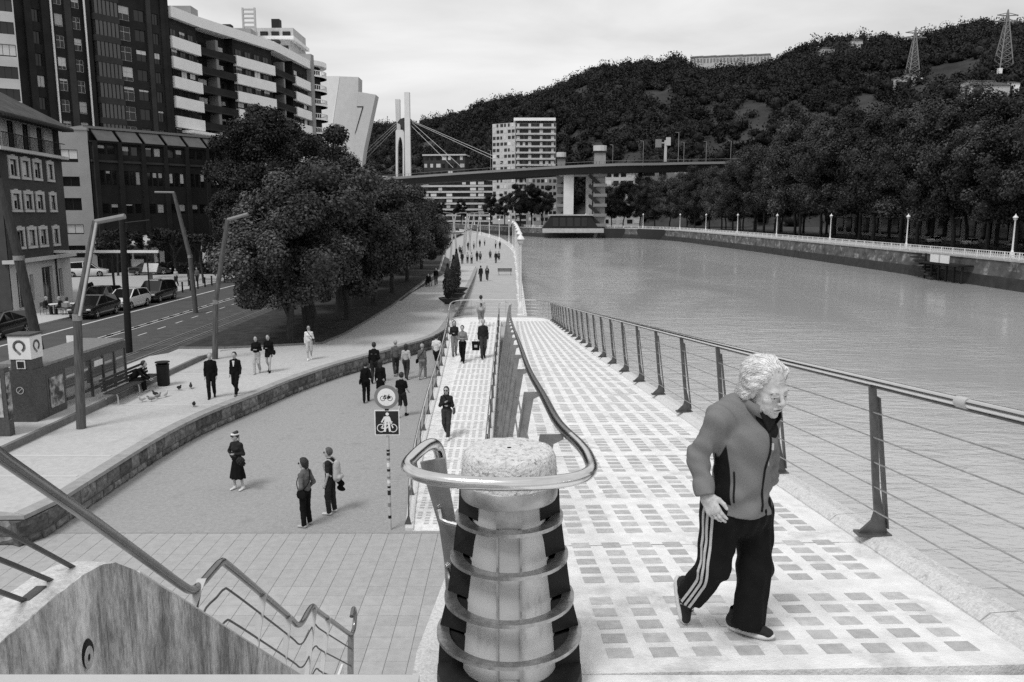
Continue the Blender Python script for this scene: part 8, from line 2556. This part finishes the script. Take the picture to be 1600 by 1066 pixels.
M['sole'] = mat('white_sole', .6, .7, var=.08, scale=30, glob=False)

# ---- head in its own frame (forward +y), then set on the neck
hc = fp3(1198, 606, -.17)
fh = np.array([.46, -.885, -.27]); fh /= np.linalg.norm(fh)
rh = np.cross(fh, UP); rh /= np.linalg.norm(rh); uh = np.cross(rh, fh)
tilt = R_(-4); rh, uh = rh * math.cos(tilt) + uh * math.sin(tilt), uh * math.cos(tilt) - rh * math.sin(tilt)
HS = 1.0
def head2w(V): return hc + (V[:, :1] * rh + V[:, 1:2] * fh + V[:, 2:3] * uh) * HS
h = SDF((-.10, -.13, -.23), (.10, .145, .15), .0026)
h.ell((0, -.015, .035), (.070, .090, .085), 0); h.ell((0, .022, -.035), (.054, .064, .085), .03)
h.cap((-.022, .036, -.088), (.022, .036, -.088), .025, .025, .03); h.ell((0, .070, -.101), (.019, .018, .015), .02)
h.cap((-.034, .074, .014), (.034, .074, .014), .013, .013, .018)
for s in (-1, 1):
    h.ell((.041 * s, .060, -.026), (.021, .020, .017), .02); h.ell((.036 * s, .058, -.062), (.018, .022, .024), .025)
h.cap((0, .086, .010), (0, .110, -.027), .0080, .0105, .012); h.cap((0, .108, -.027), (0, .105, -.033), .0105, .0095, .006)
for s in (-1, 1):
    h.ell((.0115 * s, .097, -.033), (.0062, .009, .0062), .007)
    h.sub(h.ell_d((.030 * s, .093, -.004), (.0165, .014, .0095)), .008); h.ell((.030 * s, .072, -.004), (.0135, .0135, .0125), .003)
    h.cap((.016 * s, .0860, .0012), (.044 * s, .0785, -.0005), .0056, .0050, .003)           # upper lids
    h.cap((.018 * s, .0835, -.0125), (.042 * s, .0775, -.0115), .0034, .0030, .003)          # lower lids
    h.sub(h.cap_d((.020 * s, .097, -.040), (.033 * s, .081, -.070), .0030, .0024), .005)   # folds beside the mouth
    h.sub(h.cap_d((.016 * s, .086, -.019), (.040 * s, .075, -.024), .0024, .0018), .004)   # bags under the eyes
    h.sub(h.cap_d((.030 * s, .079, -.078), (.035 * s, .066, -.100), .0026, .0020), .005)
    for k_ in range(3): h.sub(h.cap_d((.049 * s, .068, .000 - .006 * k_), (.060 * s, .052, .006 - .011 * k_), .0013, .0010), .003)
    h.sub(h.cap_d((.050 * s, .062, -.040), (.050 * s, .050, -.085), .0022, .0016), .007)
h.cap((-.017, .088, -.0615), (.017, .088, -.0615), .0052, .0052, .007); h.cap((-.015, .087, -.0735), (.015, .087, -.0735), .0060, .0060, .007)
h.sub(h.cap_d((-.021, .094, -.0675), (.021, .094, -.0675), .0030, .0030), .004)
for z in (.040, .052, .064): h.sub(h.cap_d((-.035, .083 - (z - .04) * .55, z), (.035, .083 - (z - .04) * .55, z), .0022, .0020), .004)
for s in (-1, 1): h.ell((.072 * s, -.010, -.012), (.011, .022, .032), .006)
h.cap((0, -.020, -.07), (0, -.070, -.20), .052, .056, .03)
for s in (-1, 1): h.cap((.03 * s, .005, -.10), (.018 * s, -.02, -.20), .014, .014, .02)
hV, hF = h.polys(); hV = head2w(hV)

# ---- hand: palm, four bent fingers, thumb; frame fingers +y, thumb +x, back of hand +z
def hand_mesh(side=1):
    q = SDF((-.065, -.07, -.06), (.10, .20, .05), .0028)
    q.cap((0, -.07, 0), (0, .0, 0), .025, .026, 0, sq=((0, 0, 1), .72))
    q.cap((-.020, .012, 0), (-.026, .072, 0), .017, .0145, .02, sq=((0, 0, 1), .8)); q.cap((.016, .010, -.002), (.024, .075, .0), .019, .0145, .02, sq=((0, 0, 1), .8)); q.cap((0, .01, 0), (0, .077, .001), .018, .0145, .02, sq=((0, 0, 1), .8))
    for x, y0, L_, r, c in ((.029, .074, .066, .0092, .30), (.010, .080, .074, .0094, .38), (-.010, .077, .069, .0090, .48), (-.028, .068, .054, .0082, .55)):
        p0 = np.array([x, y0, 0.0]); a = .25 + c * .25
        p1 = p0 + np.array([x * .12, math.cos(a), -math.sin(a)]) * L_ * .46; a += c * .8
        p2 = p1 + np.array([x * .05, math.cos(a), -math.sin(a)]) * L_ * .32; a += c * .6
        p3 = p2 + np.array([0, math.cos(a), -math.sin(a)]) * L_ * .24
        q.cap(p0 - np.array([0, .012, 0]), p1, r * 1.02, r * .95, .006); q.cap(p1, p2, r * .97, r * .86, .002); q.cap(p2, p3, r * .86, r * .72, .002)
        q.ell(p0 + np.array([0, 0, .004]), (.009, .010, .007), .006); q.ell(p1 + np.array([0, 0, .0015]), (r * 1.05, r, r * 1.0), .003)
        for t_ in (.25, .6): q.cap(p0 * (1 - t_) + np.array([x * .4, 0, 0.006]) * t_ + np.array([0, 0, .011 * (1 - t_)]), p0 * (.8 - t_) + np.array([x * .4, 0, .006]) * (t_ + .2) + np.array([0, 0, .011 * (.8 - t_)]), .0022, .0022, .005)
    q.cap((.022, .012, -.004), (.046, .038, -.012), .0155, .0125, .012); q.cap((.046, .038, -.012), (.056, .066, -.018), .0115, .0105, .004); q.cap((.056, .066, -.018), (.058, .090, -.020), .0105, .0080, .003)
    return q
def frame(V, o, X, Y, Zz, sx=1):
    return o + V[:, :1] * X * sx + V[:, 1:2] * Y + V[:, 2:3] * Zz
hd = hand_mesh(); dV, dF = hd.polys()
wr = fp3(1102, 772, -.20)
hy_ = fp3(1129, 822, -.27) - fp3(1106, 775, -.21); hy_ /= np.linalg.norm(hy_)
hz_ = np.array([-.62, -.78, .05]); hz_ -= hy_ * (hz_ @ hy_); hz_ /= np.linalg.norm(hz_)
hx_ = np.cross(hy_, hz_)
if hx_ @ np.array([1.0, -.2, 0]) < 0: hx_ = -hx_
dVw = frame(dV * .93, wr + hy_ * .012, hx_, hy_, hz_)
if np.cross(hx_, hy_) @ hz_ < 0: dF = dF[:, ::-1]
# ---- plain body under the clothes
P = dict(pel=fp3(1150, 800, 0), hipR=fp3(1126, 800, -.05), hipL=fp3(1177, 800, .05), kneeR=fp3(1116, 882, -.05), ankR=fp3(1074, 917, .17), kneeL=fp3(1179, 890, .02), ankL=fp3(1166, 975, .03),
         hem=fp3(1160, 790, -.03), waist=fp3(1160, 725, -.05), chest=fp3(1157, 672, -.07), upb=fp3(1154, 653, -.06), nk=fp3(1176, 628, -.10),
         shR=fp3(1123, 652, -.17), elR=fp3(1090, 712, -.13), wrR=fp3(1102, 770, -.2), shL=fp3(1196, 655, .04), elL=fp3(1199, 706, .08), wrL=fp3(1200, 748, .0))
bd = SDF((-.50, -.42, .0), (.24, .36, 1.28), .012)
bd.cap(P['pel'] + np.array([0, 0, .04]), P['waist'], .10, .105, .05); bd.cap(P['waist'], P['chest'], .11, .10, .05); bd.cap(P['chest'], P['nk'], .09, .05, .05); bd.cap(P['nk'], hc - uh * .05 - fh * .03, .045, .045, .03)
bd.cap(P['shR'], P['shL'], .036, .036, .05)
for s in ('R', 'L'):
    bd.cap(P['sh' + s], P['el' + s], .034, .028, .02); bd.cap(P['el' + s], P['wr' + s], .027, .022, .02)
    bd.cap(P['hip' + s], P['knee' + s], .06, .045, .03); bd.cap(P['knee' + s], P['ank' + s], .045, .03, .03)
bV, bF = bd.polys()
V = np.concatenate([bV, hV, dVw]); F = np.concatenate([bF, hF + len(bV), dF + len(bV) + len(hV)])
link('body', np_mesh('body', V, F, M['old_skin'], True), lady)
# eyes, brows, lips, nails, ring
def hpt(x, y, z): return Vector((hc + (x * rh + y * fh + z * uh) * HS).tolist())
Mh = Matrix((rh.tolist(), fh.tolist(), uh.tolist())).transposed()
for s in (-1, 1):
    b = MB(); b.ell(hpt(.030 * s, .0745, -.004), (.0122, .0122, .0100), 14, 8, M=Mh); o = b.build('eye', M['mid'], lady, world=False, smooth='all')
    b = MB(); b.ell(hpt(.0315 * s, .0838, -.0045), (.0062, .0034, .0058), 12, 6, M=Mh); b.build('iris', M['black'], o, world=False)
    b = MB()
    for k in range(12):
        t_ = k / 11; x = .014 + .034 * t_; z = .017 + .006 * math.sin(t_ * 2.6) - .005 * t_
        b.tube([hpt(x * s, .0885 - .011 * t_ ** 2, z - .0025), hpt((x + .008) * s, .0865 - .012 * t_ ** 2, z + .001)], [.0018, .0006], 4)
    b.build('eyebrow', M['mid'], lady, world=False)
b = MB(); b.tube([hpt(x, .0925 - abs(x) * .18, -.0675) for x in np.linspace(-.021, .021, 7)], .0024, 5); b.build('mouth_line', M['c_mid'], lady, world=False)
# nostrils
b = MB()
for s in (-1, 1): b.ell(hpt(.0065 * s, .1035, -.0405), (.0032, .0045, .002), 8, 5, M=Mh)
b.build('nostrils', M['skin_dark'], lady, world=False)
ringc = frame(np.array([[-.0105, .094, -.004]]) * .93, wr + hy_ * .012, hx_, hy_, hz_)[0]
b = MB(); b.tube([Vector((ringc + .0098 * (math.cos(a) * hx_ + math.sin(a) * hz_)).tolist()) for a in [2 * math.pi * i / 16 for i in range(16)]], .0016, 5, closed=True); b.build('ring', M['steel'], lady, world=False, smooth='all')

# ---- hair: swept back from the brow, wavy to the jaw, with loose strands
q = SDF((-.14, -.18, -.15), (.14, .12, .17), .0042)
q.ell((0, -.028, .042), (.0745, .092, .082), 0)
for s in (-1, 1):
    q.cap((.054 * s, .030, .088), (.072 * s, .000, .030), .018, .020, .02); q.cap((.070 * s, -.008, .03), (.072 * s, -.040, -.045), .018, .016, .025); q.cap((.072 * s, -.04, -.045), (.062 * s, -.062, -.105), .016, .006, .025)
    q.cap((.015 * s, .030, .110), (.050 * s, .018, .092), .012, .012, .02)
q.cap((0, -.070, .05), (0, -.080, -.05), .072, .056, .04); q.cap((-.035, -.085, -.06), (.035, -.085, -.07), .038, .036, .03); q.cap((0, -.085, -.06), (0, -.105, -.125), .055, .025, .03, sq=((0, 1, 0), .7)); q.cap((-.030, -.03, .105), (.040, -.02, .103), .026, .026, .03)
ha_ = np.arctan2(q.X, q.Z - .02)
q.F += (.0022 * np.sin(ha_ * 15 + 1.6 * np.sin(q.Y * 38) + q.Y * 30) + .0011 * np.sin(ha_ * 41 + q.Y * 55 + 2 * np.sin(q.Z * 45)) + .0009 * np.sin(ha_ * 90 + q.Y * 80)).astype(np.float32)
q.sub(q.ell_d((0, .080, -.030), (.055, .075, .105)), .012)
q.sub(q.ell_d((0, .105, .035), (.066, .070, .062)), .012)
kV, kF = q.polys()
link('hair', np_mesh('hair', head2w(kV), kF, M['white_hair'], True), lady)
b = MB(); rs = random.Random(4)
GR = np.gradient(q.F, q.h)
def on_hair(p, off):
    for _ in range(5):
        i = np.clip(np.round((p - q.org) / q.h).astype(int), 0, np.array(q.F.shape) - 1); i = tuple(i)
        g = np.array([GR[0][i], GR[1][i], GR[2][i]]); n = np.linalg.norm(g)
        if n < 1e-6: break
        r_ = p - (q.org + np.array(i) * q.h)
        p = p - g / n * (q.F[i] + g @ r_ - off) / max(n, .5)
    return p
for k in range(1150):                                       # strands combed back over the surface
    th = rs.uniform(-1.9, 1.9); y0 = rs.uniform(-.08, .055) if rs.random() < .75 else rs.uniform(.03, .07)
    p = np.array([.085 * math.sin(th), y0, .035 + .088 * math.cos(th)]); pts = []
    wav, off = rs.uniform(0, 6), rs.uniform(.0004, .0030)
    nst = rs.randint(8, 16)
    for j in range(nst):
        p = on_hair(p, off + .004 * max(0, j - nst + 3) * rs.random()); pts.append(p)
        g_ = .12 + .9 * max(0, -p[1] * 9) + .7 * min(1, abs(p[0]) / .08) ** 2
        dv = np.array([.10 * math.sin(j * .5 + wav) + .10 * np.sign(p[0]), -1, -g_]); p = p + dv / np.linalg.norm(dv) * .0125
    m_ = len(pts)
    b.tube([hpt(*x) for x in pts], [.0013 * (1 - .75 * (i / m_) ** 2) for i in range(m_)], 3)
for k in range(26):                                         # flyaway wisps
    th = rs.uniform(-1.4, 1.4); p0 = Vector((.080 * math.sin(th), rs.uniform(-.10, .03), .045 + .085 * math.cos(th)))
    d = Vector((math.sin(th) * rs.uniform(.2, 1), rs.uniform(-.8, .2), math.cos(th) * rs.uniform(.0, .8)))
    b.tube([hpt(*(p0 + d * .014 * j + Vector((0, 0, -.002 * j * j)))) for j in range(4)], [.0009, .0008, .0006, .0003], 3)
o = b.build('hair_strands', M['strand'], lady, world=False, smooth='all'); stuff(o)

# ---- fleece jacket
j = SDF((-.55, -.48, .60), (.26, .40, 1.34), .0065)
fa = FW
j.cap(P['hem'] + np.array([0, 0, -.02]), P['waist'], .155, .140, 0, sq=(fa, .78)); j.cap(P['waist'], P['chest'], .140, .136, .05, sq=(fa, .80))
j.cap(P['chest'], P['upb'], .138, .098, .06, sq=(fa, .84)); j.cap(P['upb'], P['nk'], .098, .068, .05)
j.cap(P['shR'] + np.array([.01, .02, .0]), P['nk'] + np.array([-.02, .02, -.03]), .050, .058, .05); j.cap(P['shR'], P['upb'], .050, .078, .05); j.cap(P['shL'], P['upb'], .054, .074, .05); j.ell(P['chest'] + FW * .075 + np.array([0, 0, -.03]), (.09, .09, .08), .07)
j.cap(P['shR'] + np.array([.006, 0, -.014]), P['elR'], .052, .046, .03); j.cap(P['elR'], P['wrR'], .046, .038, .02); d_ = (P['wrR'] - P['elR']); d_ /= np.linalg.norm(d_)
j.cap(P['wrR'] - d_ * .052, P['wrR'] + d_ * .004, .044, .042, .004)
j.cap(P['shL'], P['elL'], .058, .053, .035); j.cap(P['elL'], P['wrL'], .053, .048, .03)
# folds: sleeve creases at the elbow, drag lines over the body
rad = np.sqrt((j.X - P['elR'][0]) ** 2 + (j.Y - P['elR'][1]) ** 2 + (j.Z - P['elR'][2]) ** 2)
j.F += (.0030 * np.sin(j.Z * 95 + j.X * 55 + 2.0 * np.sin(j.Y * 30)) * np.exp(-(rad / .13) ** 2)).astype(np.float32)
rad = np.sqrt((j.X - P['wrL'][0]) ** 2 + (j.Y - P['wrL'][1]) ** 2 + (j.Z - P['wrL'][2] - .05) ** 2)
j.F += (.0070 * np.sin(j.Z * 110 - j.X * 60) * np.exp(-(rad / .10) ** 2)).astype(np.float32)
u_ = (j.X * RT[0] + j.Y * RT[1])
j.F += (.0055 * np.sin(u_ * 34 + j.Z * 26 + 1.5 * np.sin(j.Z * 17)) * np.clip((1.14 - j.Z) * 3, 0, 1)).astype(np.float32)
j.F += (.0034 * np.sin(u_ * 75 - j.Z * 48 + 2 * np.sin(u_ * 20))).astype(np.float32)
j.cut(P['hem'] + np.array([0, 0, -.012]), np.array([-.10, .05, -1]), .006)
cuffd = (j.X - P['wrR'][0] - d_[0] * .012) * d_[0] + (j.Y - P['wrR'][1] - d_[1] * .012) * d_[1] + (j.Z - P['wrR'][2] - d_[2] * .012) * d_[2]
nearw = (j.cap_d(P['wrR'] - d_ * .03, P['wrR'] + d_ * .06, .062, .062) < 0)
j.F = np.where(nearw, np.maximum(j.F, cuffd), j.F)
nkd = np.array([.35, -.35, 1.0]); nkd /= np.linalg.norm(nkd)
j.cut(P['nk'] + nkd * .020, nkd, .01)
j.sub(j.cap_d(P['nk'] - nkd * .03 + FW * .01, P['nk'] + nkd * .10 + FW * .03, .060, .075), .008)
jV, jF = j.polys()
me = np_mesh('jacket', jV, jF, M['fleece'], True)
ctr = jV
def segd(C_, p, q_):
    ab = q_ - p; t_ = np.clip(((C_ - p) @ ab) / (ab @ ab), 0, 1); return np.linalg.norm(C_ - p - t_[:, None] * ab, axis=1)
ds = np.minimum(segd(ctr, P['shR'], P['elR']), segd(ctr, P['elR'], P['wrR'])); dt = np.minimum(segd(ctr, P['hem'], P['waist']), segd(ctr, P['waist'], P['chest']))
axis_p = np.stack([np.interp(ctr[:, 2], [P['hem'][2], P['waist'][2], P['chest'][2]], [P[k][i] for k in ('hem', 'waist', 'chest')]) for i in range(3)], 1)
rel = ctr - axis_p; ang = np.arctan2(rel @ RT, rel @ FW)                       # 0 front, +90 deg right side
fld = np.minimum.reduce([(ds - .086) * 10, (ang - (R_(82) + (ctr[:, 2] - .75) * .15)) * 1.5, (R_(125) - ang) * 1.5, (1.08 - ctr[:, 2]) * 10, (ctr[:, 2] - .735) * 10])
at_ = me.attributes.new('panel', 'FLOAT', 'POINT'); at_.data.foreach_set('value', fld.astype(np.float32))
nt = M['fleece'].node_tree; bs = nt.nodes['Principled BSDF']; src_ = bs.inputs['Base Color'].links[0].from_socket
an_ = nt.nodes.new('ShaderNodeAttribute'); an_.attribute_name = 'panel'
gt_ = nt.nodes.new('ShaderNodeMapRange'); gt_.inputs['From Min'].default_value = -.02; gt_.inputs['From Max'].default_value = .02
mx_ = nt.nodes.new('ShaderNodeMix'); mx_.data_type = 'FLOAT'; mx_.inputs[3].default_value = .012
nt.links.new(an_.outputs['Fac'], gt_.inputs['Value']); nt.links.new(gt_.outputs['Result'], mx_.inputs[0]); nt.links.new(src_, mx_.inputs[2]); nt.links.new(mx_.outputs[0], bs.inputs['Base Color'])
link('jacket', me, lady)
# helpers that find the cloth surface from inside out
def surf(S_, p, d, lo=.02, hi=.4, off=.002):
    d = d / np.linalg.norm(d); prev = None
    for r in np.arange(lo, hi, .002):
        x = p + d * r; i = np.round((x - S_.org) / S_.h).astype(int)
        if np.any(i < 1) or np.any(i >= np.array(S_.F.shape) - 2): return x
        g = (x - S_.org) / S_.h; i0 = np.floor(g).astype(int); w = g - i0
        v = 0
        for a in (0, 1):
            for b_ in (0, 1):
                for c in (0, 1):
                    v += S_.F[i0[0] + a, i0[1] + b_, i0[2] + c] * (w[0] if a else 1 - w[0]) * (w[1] if b_ else 1 - w[1]) * (w[2] if c else 1 - w[2])
        if v > 0: return p + d * (r + off)
    return x
def ax_at(z): return np.array([np.interp(z, [P['hem'][2], P['waist'][2], P['chest'][2], P['upb'][2]], [P[k][i] for k in ('hem', 'waist', 'chest', 'upb')]) for i in range(3)])
zip_pts = []
for z in np.linspace(.70, 1.10, 26):
    a = R_(17 - 6 * (z - .7) / .4); d = FW * math.cos(a) + RT * math.sin(a) + np.array([0, 0, .0])
    p = ax_at(z); p = np.array([p[0], p[1], z]); zip_pts.append(surf(j, p, d, .05))
b = MB(); b.tube([Vector(p.tolist()) for p in zip_pts], .0052, 6); b.build('zip', M['fleece_dark'], lady, world=False, smooth='all')
zp = Vector(zip_pts[-4].tolist()); b = MB(); b.box(zp + Vector((FW * .010).tolist()) + Vector((0, 0, -.02)), (.008, .008, .03)); b.build('zip_pull', M['light'], lady, world=False)
# seam over the shoulder and pocket zip on the right side
b = MB(); pk = []
for z in np.linspace(.755, .905, 8):
    a = R_(76); p = ax_at(z); pk.append(surf(j, np.array([p[0], p[1], z]), FW * math.cos(a) + RT * math.sin(a), .05))
b.tube([Vector(p.tolist()) for p in pk], .0045, 6); b.build('pocket_zip', M['fleece_dark'], lady, world=False, smooth='all')
# stand-up collar, dark lining, open at the front
cl = MB(); n_ = 26
ring = []
for k in range(n_ + 1):
    a = R_(38) + (2 * math.pi - R_(76)) * k / n_
    dirv = FW * math.cos(a) + RT * math.sin(a)
    base = P['nk'] + FW * .018 + dirv * (.078 + .012 * abs(math.cos(a / 2)) ** 2) + np.array([0, 0, -.018 - .050 * max(0, math.cos(a)) ** 1.0])
    top = base + np.array([0, 0, .048 + .012 * math.cos(a)]) + dirv * (.002 + .016 * max(0, math.cos(a)))
    ring.append((base, top))
vs = []
for base, top in ring:
    din = (P['nk'] + FW * .018 - base); din[2] = 0; din /= np.linalg.norm(din)
    vs += [base, top, top + din * .009, base + din * .009]
cl.add(vs, [(4 * k + q_, 4 * k + (q_ + 1) % 4, 4 * k + 4 + (q_ + 1) % 4, 4 * k + 4 + q_) for k in range(n_) for q_ in range(4)] + [(3, 2, 1, 0), tuple(4 * n_ + q_ for q_ in range(4))])
cl.build('collar', [M['fleece_plain']], lady, world=False, smooth='all')
# dark jumper showing in the open neck and the turned-back dark lapels
q = SDF(P['nk'] + np.array([-.14, -.2, -.16]), P['nk'] + np.array([.16, .14, .07]), .006)
q.cap(P['nk'] + FW * .012 + np.array([0, 0, -.10]), hc - uh * .135 - fh * .03, .074, .058, 0); q.cap(P['nk'] + FW * .07 + np.array([0, 0, -.12]), P['nk'] + FW * .03 + np.array([0, 0, -.01]), .055, .045, .03)
q.cut(hc - uh * .125 - fh * .02, uh, .004)
link('jumper', q.mesh('jumper', M['fleece_dark']), lady)
for s in (-1, 1):
    b = MB()
    a0 = P['nk'] + FW * .105 + RT * .040 * s + np.array([0, 0, -.005]); a1 = P['nk'] + FW * .080 + RT * .088 * s + np.array([0, 0, -.022]); a2 = np.array(zip_pts[-1]) + RT * .010 * s; a3 = P['nk'] + FW * .122 + RT * .026 * s + np.array([0, 0, -.055])
    pts_ = [Vector(p.tolist()) for p in (a0, a1, a2, a3)]; off = Vector((FW * .008).tolist())
    b.add(pts_ + [p + off for p in pts_], [(3, 2, 1, 0), (4, 5, 6, 7), (0, 1, 5, 4), (1, 2, 6, 5), (2, 3, 7, 6), (3, 0, 4, 7)]); b.build('lapel', M['fleece_dark'], lady, world=False)

# ---- track trousers
hemR = fp3(1081, 929, .12); hemL = fp3(1171, 984, .03) + np.array([-.01, 0, .022])
T = SDF((-.48, -.30, .0), (.22, .40, .86), .0070)
T.ell(P['pel'] + np.array([0, 0, .03]), (.165, .135, .15), 0)
T.cap(P['hipR'], P['kneeR'], .095, .076, .04); T.cap(P['kneeR'], hemR, .076, .075, .03)
T.cap(P['hipL'], P['kneeL'], .096, .080, .04); T.cap(P['kneeL'], hemL, .080, .078, .03)
T.F += (.0045 * np.sin(T.Z * 40 + T.X * 45 + 2 * np.sin(T.Y * 24)) * np.clip(1.2 - np.abs(T.Z - .40) * 4, .15, 1)).astype(np.float32)
T.F += (.0030 * np.sin(T.X * 95 + T.Y * 60 + T.Z * 9)).astype(np.float32)
dR = hemR - P['kneeR']; dR /= np.linalg.norm(dR)
hs = (T.X - hemR[0]) * dR[0] + (T.Y - hemR[1]) * dR[1] + (T.Z - hemR[2]) * dR[2]
near_R = (T.X - hemR[0]) ** 2 + (T.Y - hemR[1]) ** 2 + (T.Z - hemR[2]) ** 2 < .16 ** 2
T.F = np.where(near_R, np.maximum(T.F, hs), T.F)
T.F = np.where(T.X > P['kneeL'][0] - .13, np.maximum(T.F, (hemL[2] + .004) - T.Z), T.F)
tV, tF = T.polys(); link('trousers', np_mesh('trousers', tV, tF, M['track'], True), lady)
def stripe_path(ang_off):
    pts_ = []
    ax = [np.array(p) for p in spline([P['hipR'] + np.array([0, 0, .03]), P['hipR'] * .45 + P['kneeR'] * .55, P['kneeR'] + np.array([-.004, .012, 0]), P['kneeR'] * .5 + hemR * .5, hemR - dR * .006], 7)]
    n_ = len(ax)
    for i in range(n_):
        d = ax[min(i + 1, n_ - 1)] - ax[max(i - 1, 0)]; d = d / np.linalg.norm(d)
        t_ = min(1, max(0, (i / n_ - .35) / .3)); t_ = t_ * t_ * (3 - 2 * t_)
        o = np.array([-.80, -.60, 0.0]) * (1 - t_) + np.array([-.60, -.74, -.30]) * t_
        o = o - d * (o @ d); o /= np.linalg.norm(o); e = np.cross(d, o)
        dirv = o * math.cos(ang_off) + e * math.sin(ang_off)
        pts_.append((surf(T, ax[i], dirv, .03, .2, .003), e, dirv))
    return pts_
for off_ in (-.30, -.02, .26):
    pp = stripe_path(off_); b = MB(); vs = []
    for i, (p, e, dv) in enumerate(pp):
        tang = pp[min(i + 1, len(pp) - 1)][0] - pp[max(i - 1, 0)][0]; w_ = np.cross(tang, dv); w_ /= np.linalg.norm(w_) + 1e-9
        for sx_ in (-1, 1): vs += [p + w_ * .0062 * sx_, p + w_ * .0062 * sx_ - dv * .006]
    n_ = len(pp)
    fs = []
    for i in range(n_ - 1):
        a, c = 4 * i, 4 * i + 4
        fs += [(a, a + 2, c + 2, c), (a + 1, c + 1, c + 3, a + 3), (a, c, c + 1, a + 1), (a + 2, a + 3, c + 3, c + 2)]
    b.add(vs, fs); b.build('stripe', M['stripe'], lady, world=False)

# ---- trainers
def trainer(o, fwd, up, outer):
    fwd = fwd / np.linalg.norm(fwd); up = up - fwd * (up @ fwd); up /= np.linalg.norm(up); rt = np.cross(fwd, up)
    s = SDF((-.06, -.12, -.01), (.06, .16, .14), .0045)
    s.cap((0, -.070, .048), (0, .02, .050), .034, .037, 0); s.cap((0, .02, .048), (.004, .108, .030), .037, .027, .02, sq=((0, 0, 1), .85)); s.cap((0, -.055, .06), (0, -.05, .105), .036, .034, .02); s.cut((0, 0, .016), (0, 0, -1))
    s.sub(s.cap_d((0, -.052, .10), (0, -.045, .16), .027, .030), .004)
    V_, F_ = s.polys(); sh = link('shoe', np_mesh('shoe', frame(V_, o, rt, fwd, up), F_, M['shoe'], True), lady)
    b = MB(); out = []
    for k in range(24):
        a = 2 * math.pi * k / 24; y = .018 + .122 * math.sin(a); x = (.036 + .006 * math.sin(a) - .004 * math.cos(2 * a)) * math.cos(a)
        out.append((x, y))
    w3 = lambda x, y, z: Vector((o + rt * x + fwd * y + up * z).tolist())
    vs = []
    for z, g in ((0, .96), (.010, 1.03), (.022, 1.0)):
        vs += [w3(x * g, .018 + (y - .018) * g, z + max(0, y - .09) * .16 + max(0, -y - .07) * .15) for x, y in out]
    b.add(vs, [(k + 24 * l, (k + 1) % 24 + 24 * l, (k + 1) % 24 + 24 * l + 24, k + 24 * l + 24) for l in (0, 1) for k in range(24)] + [tuple(range(23, -1, -1)), tuple(range(48, 72))])
    b.build('sole', M['sole'], sh, world=False, smooth='all')
    b = MB()
    for p_, q_ in (((-.005, .034), (.004, .066)), ((.004, .066), (.020, .034)), ((.020, .034), (.030, .066))):
        pa, qa = w3(outer * .0385, p_[0] + .005, p_[1]), w3(outer * .0365, q_[0] + .005, q_[1]); b.bar(pa, qa, .005, .0065, up=tuple((rt * outer).tolist()))
    b.build('side_mark', M['light'], sh, world=False)
    b = MB()
    for k in range(4): b.tube([w3(-.016, .028 + .014 * k, .087 - .006 * k), w3(0, .030 + .014 * k, .092 - .0065 * k), w3(.016, .028 + .014 * k, .087 - .006 * k)], .0028, 5)
    b.build('laces', M['fleece_dark'], sh, world=False)
    return sh
fL = np.array([.80, -.60, .05])
trainer(fp3(1166, 994, .035) * np.array([1, 1, 0]) + np.array([0, 0, .004]), fL, UP, 1)
hR, tR = fp3(1062, 906, .20), fp3(1072, 968, .15)
fR = tR - hR; trainer(hR * .56 + tR * .44 + np.array([-.022, .012, .0]), fR, np.array([.72, -.60, .30]), 1)
# sock band at the lifted heel
b = MB(); b.tube([Vector((P['ankR'] + np.array([0.0, 0, .0])).tolist()), Vector((hR * .7 + tR * .3).tolist())], .034, 10); b.build('sock', M['light'], lady, world=False, smooth='all')
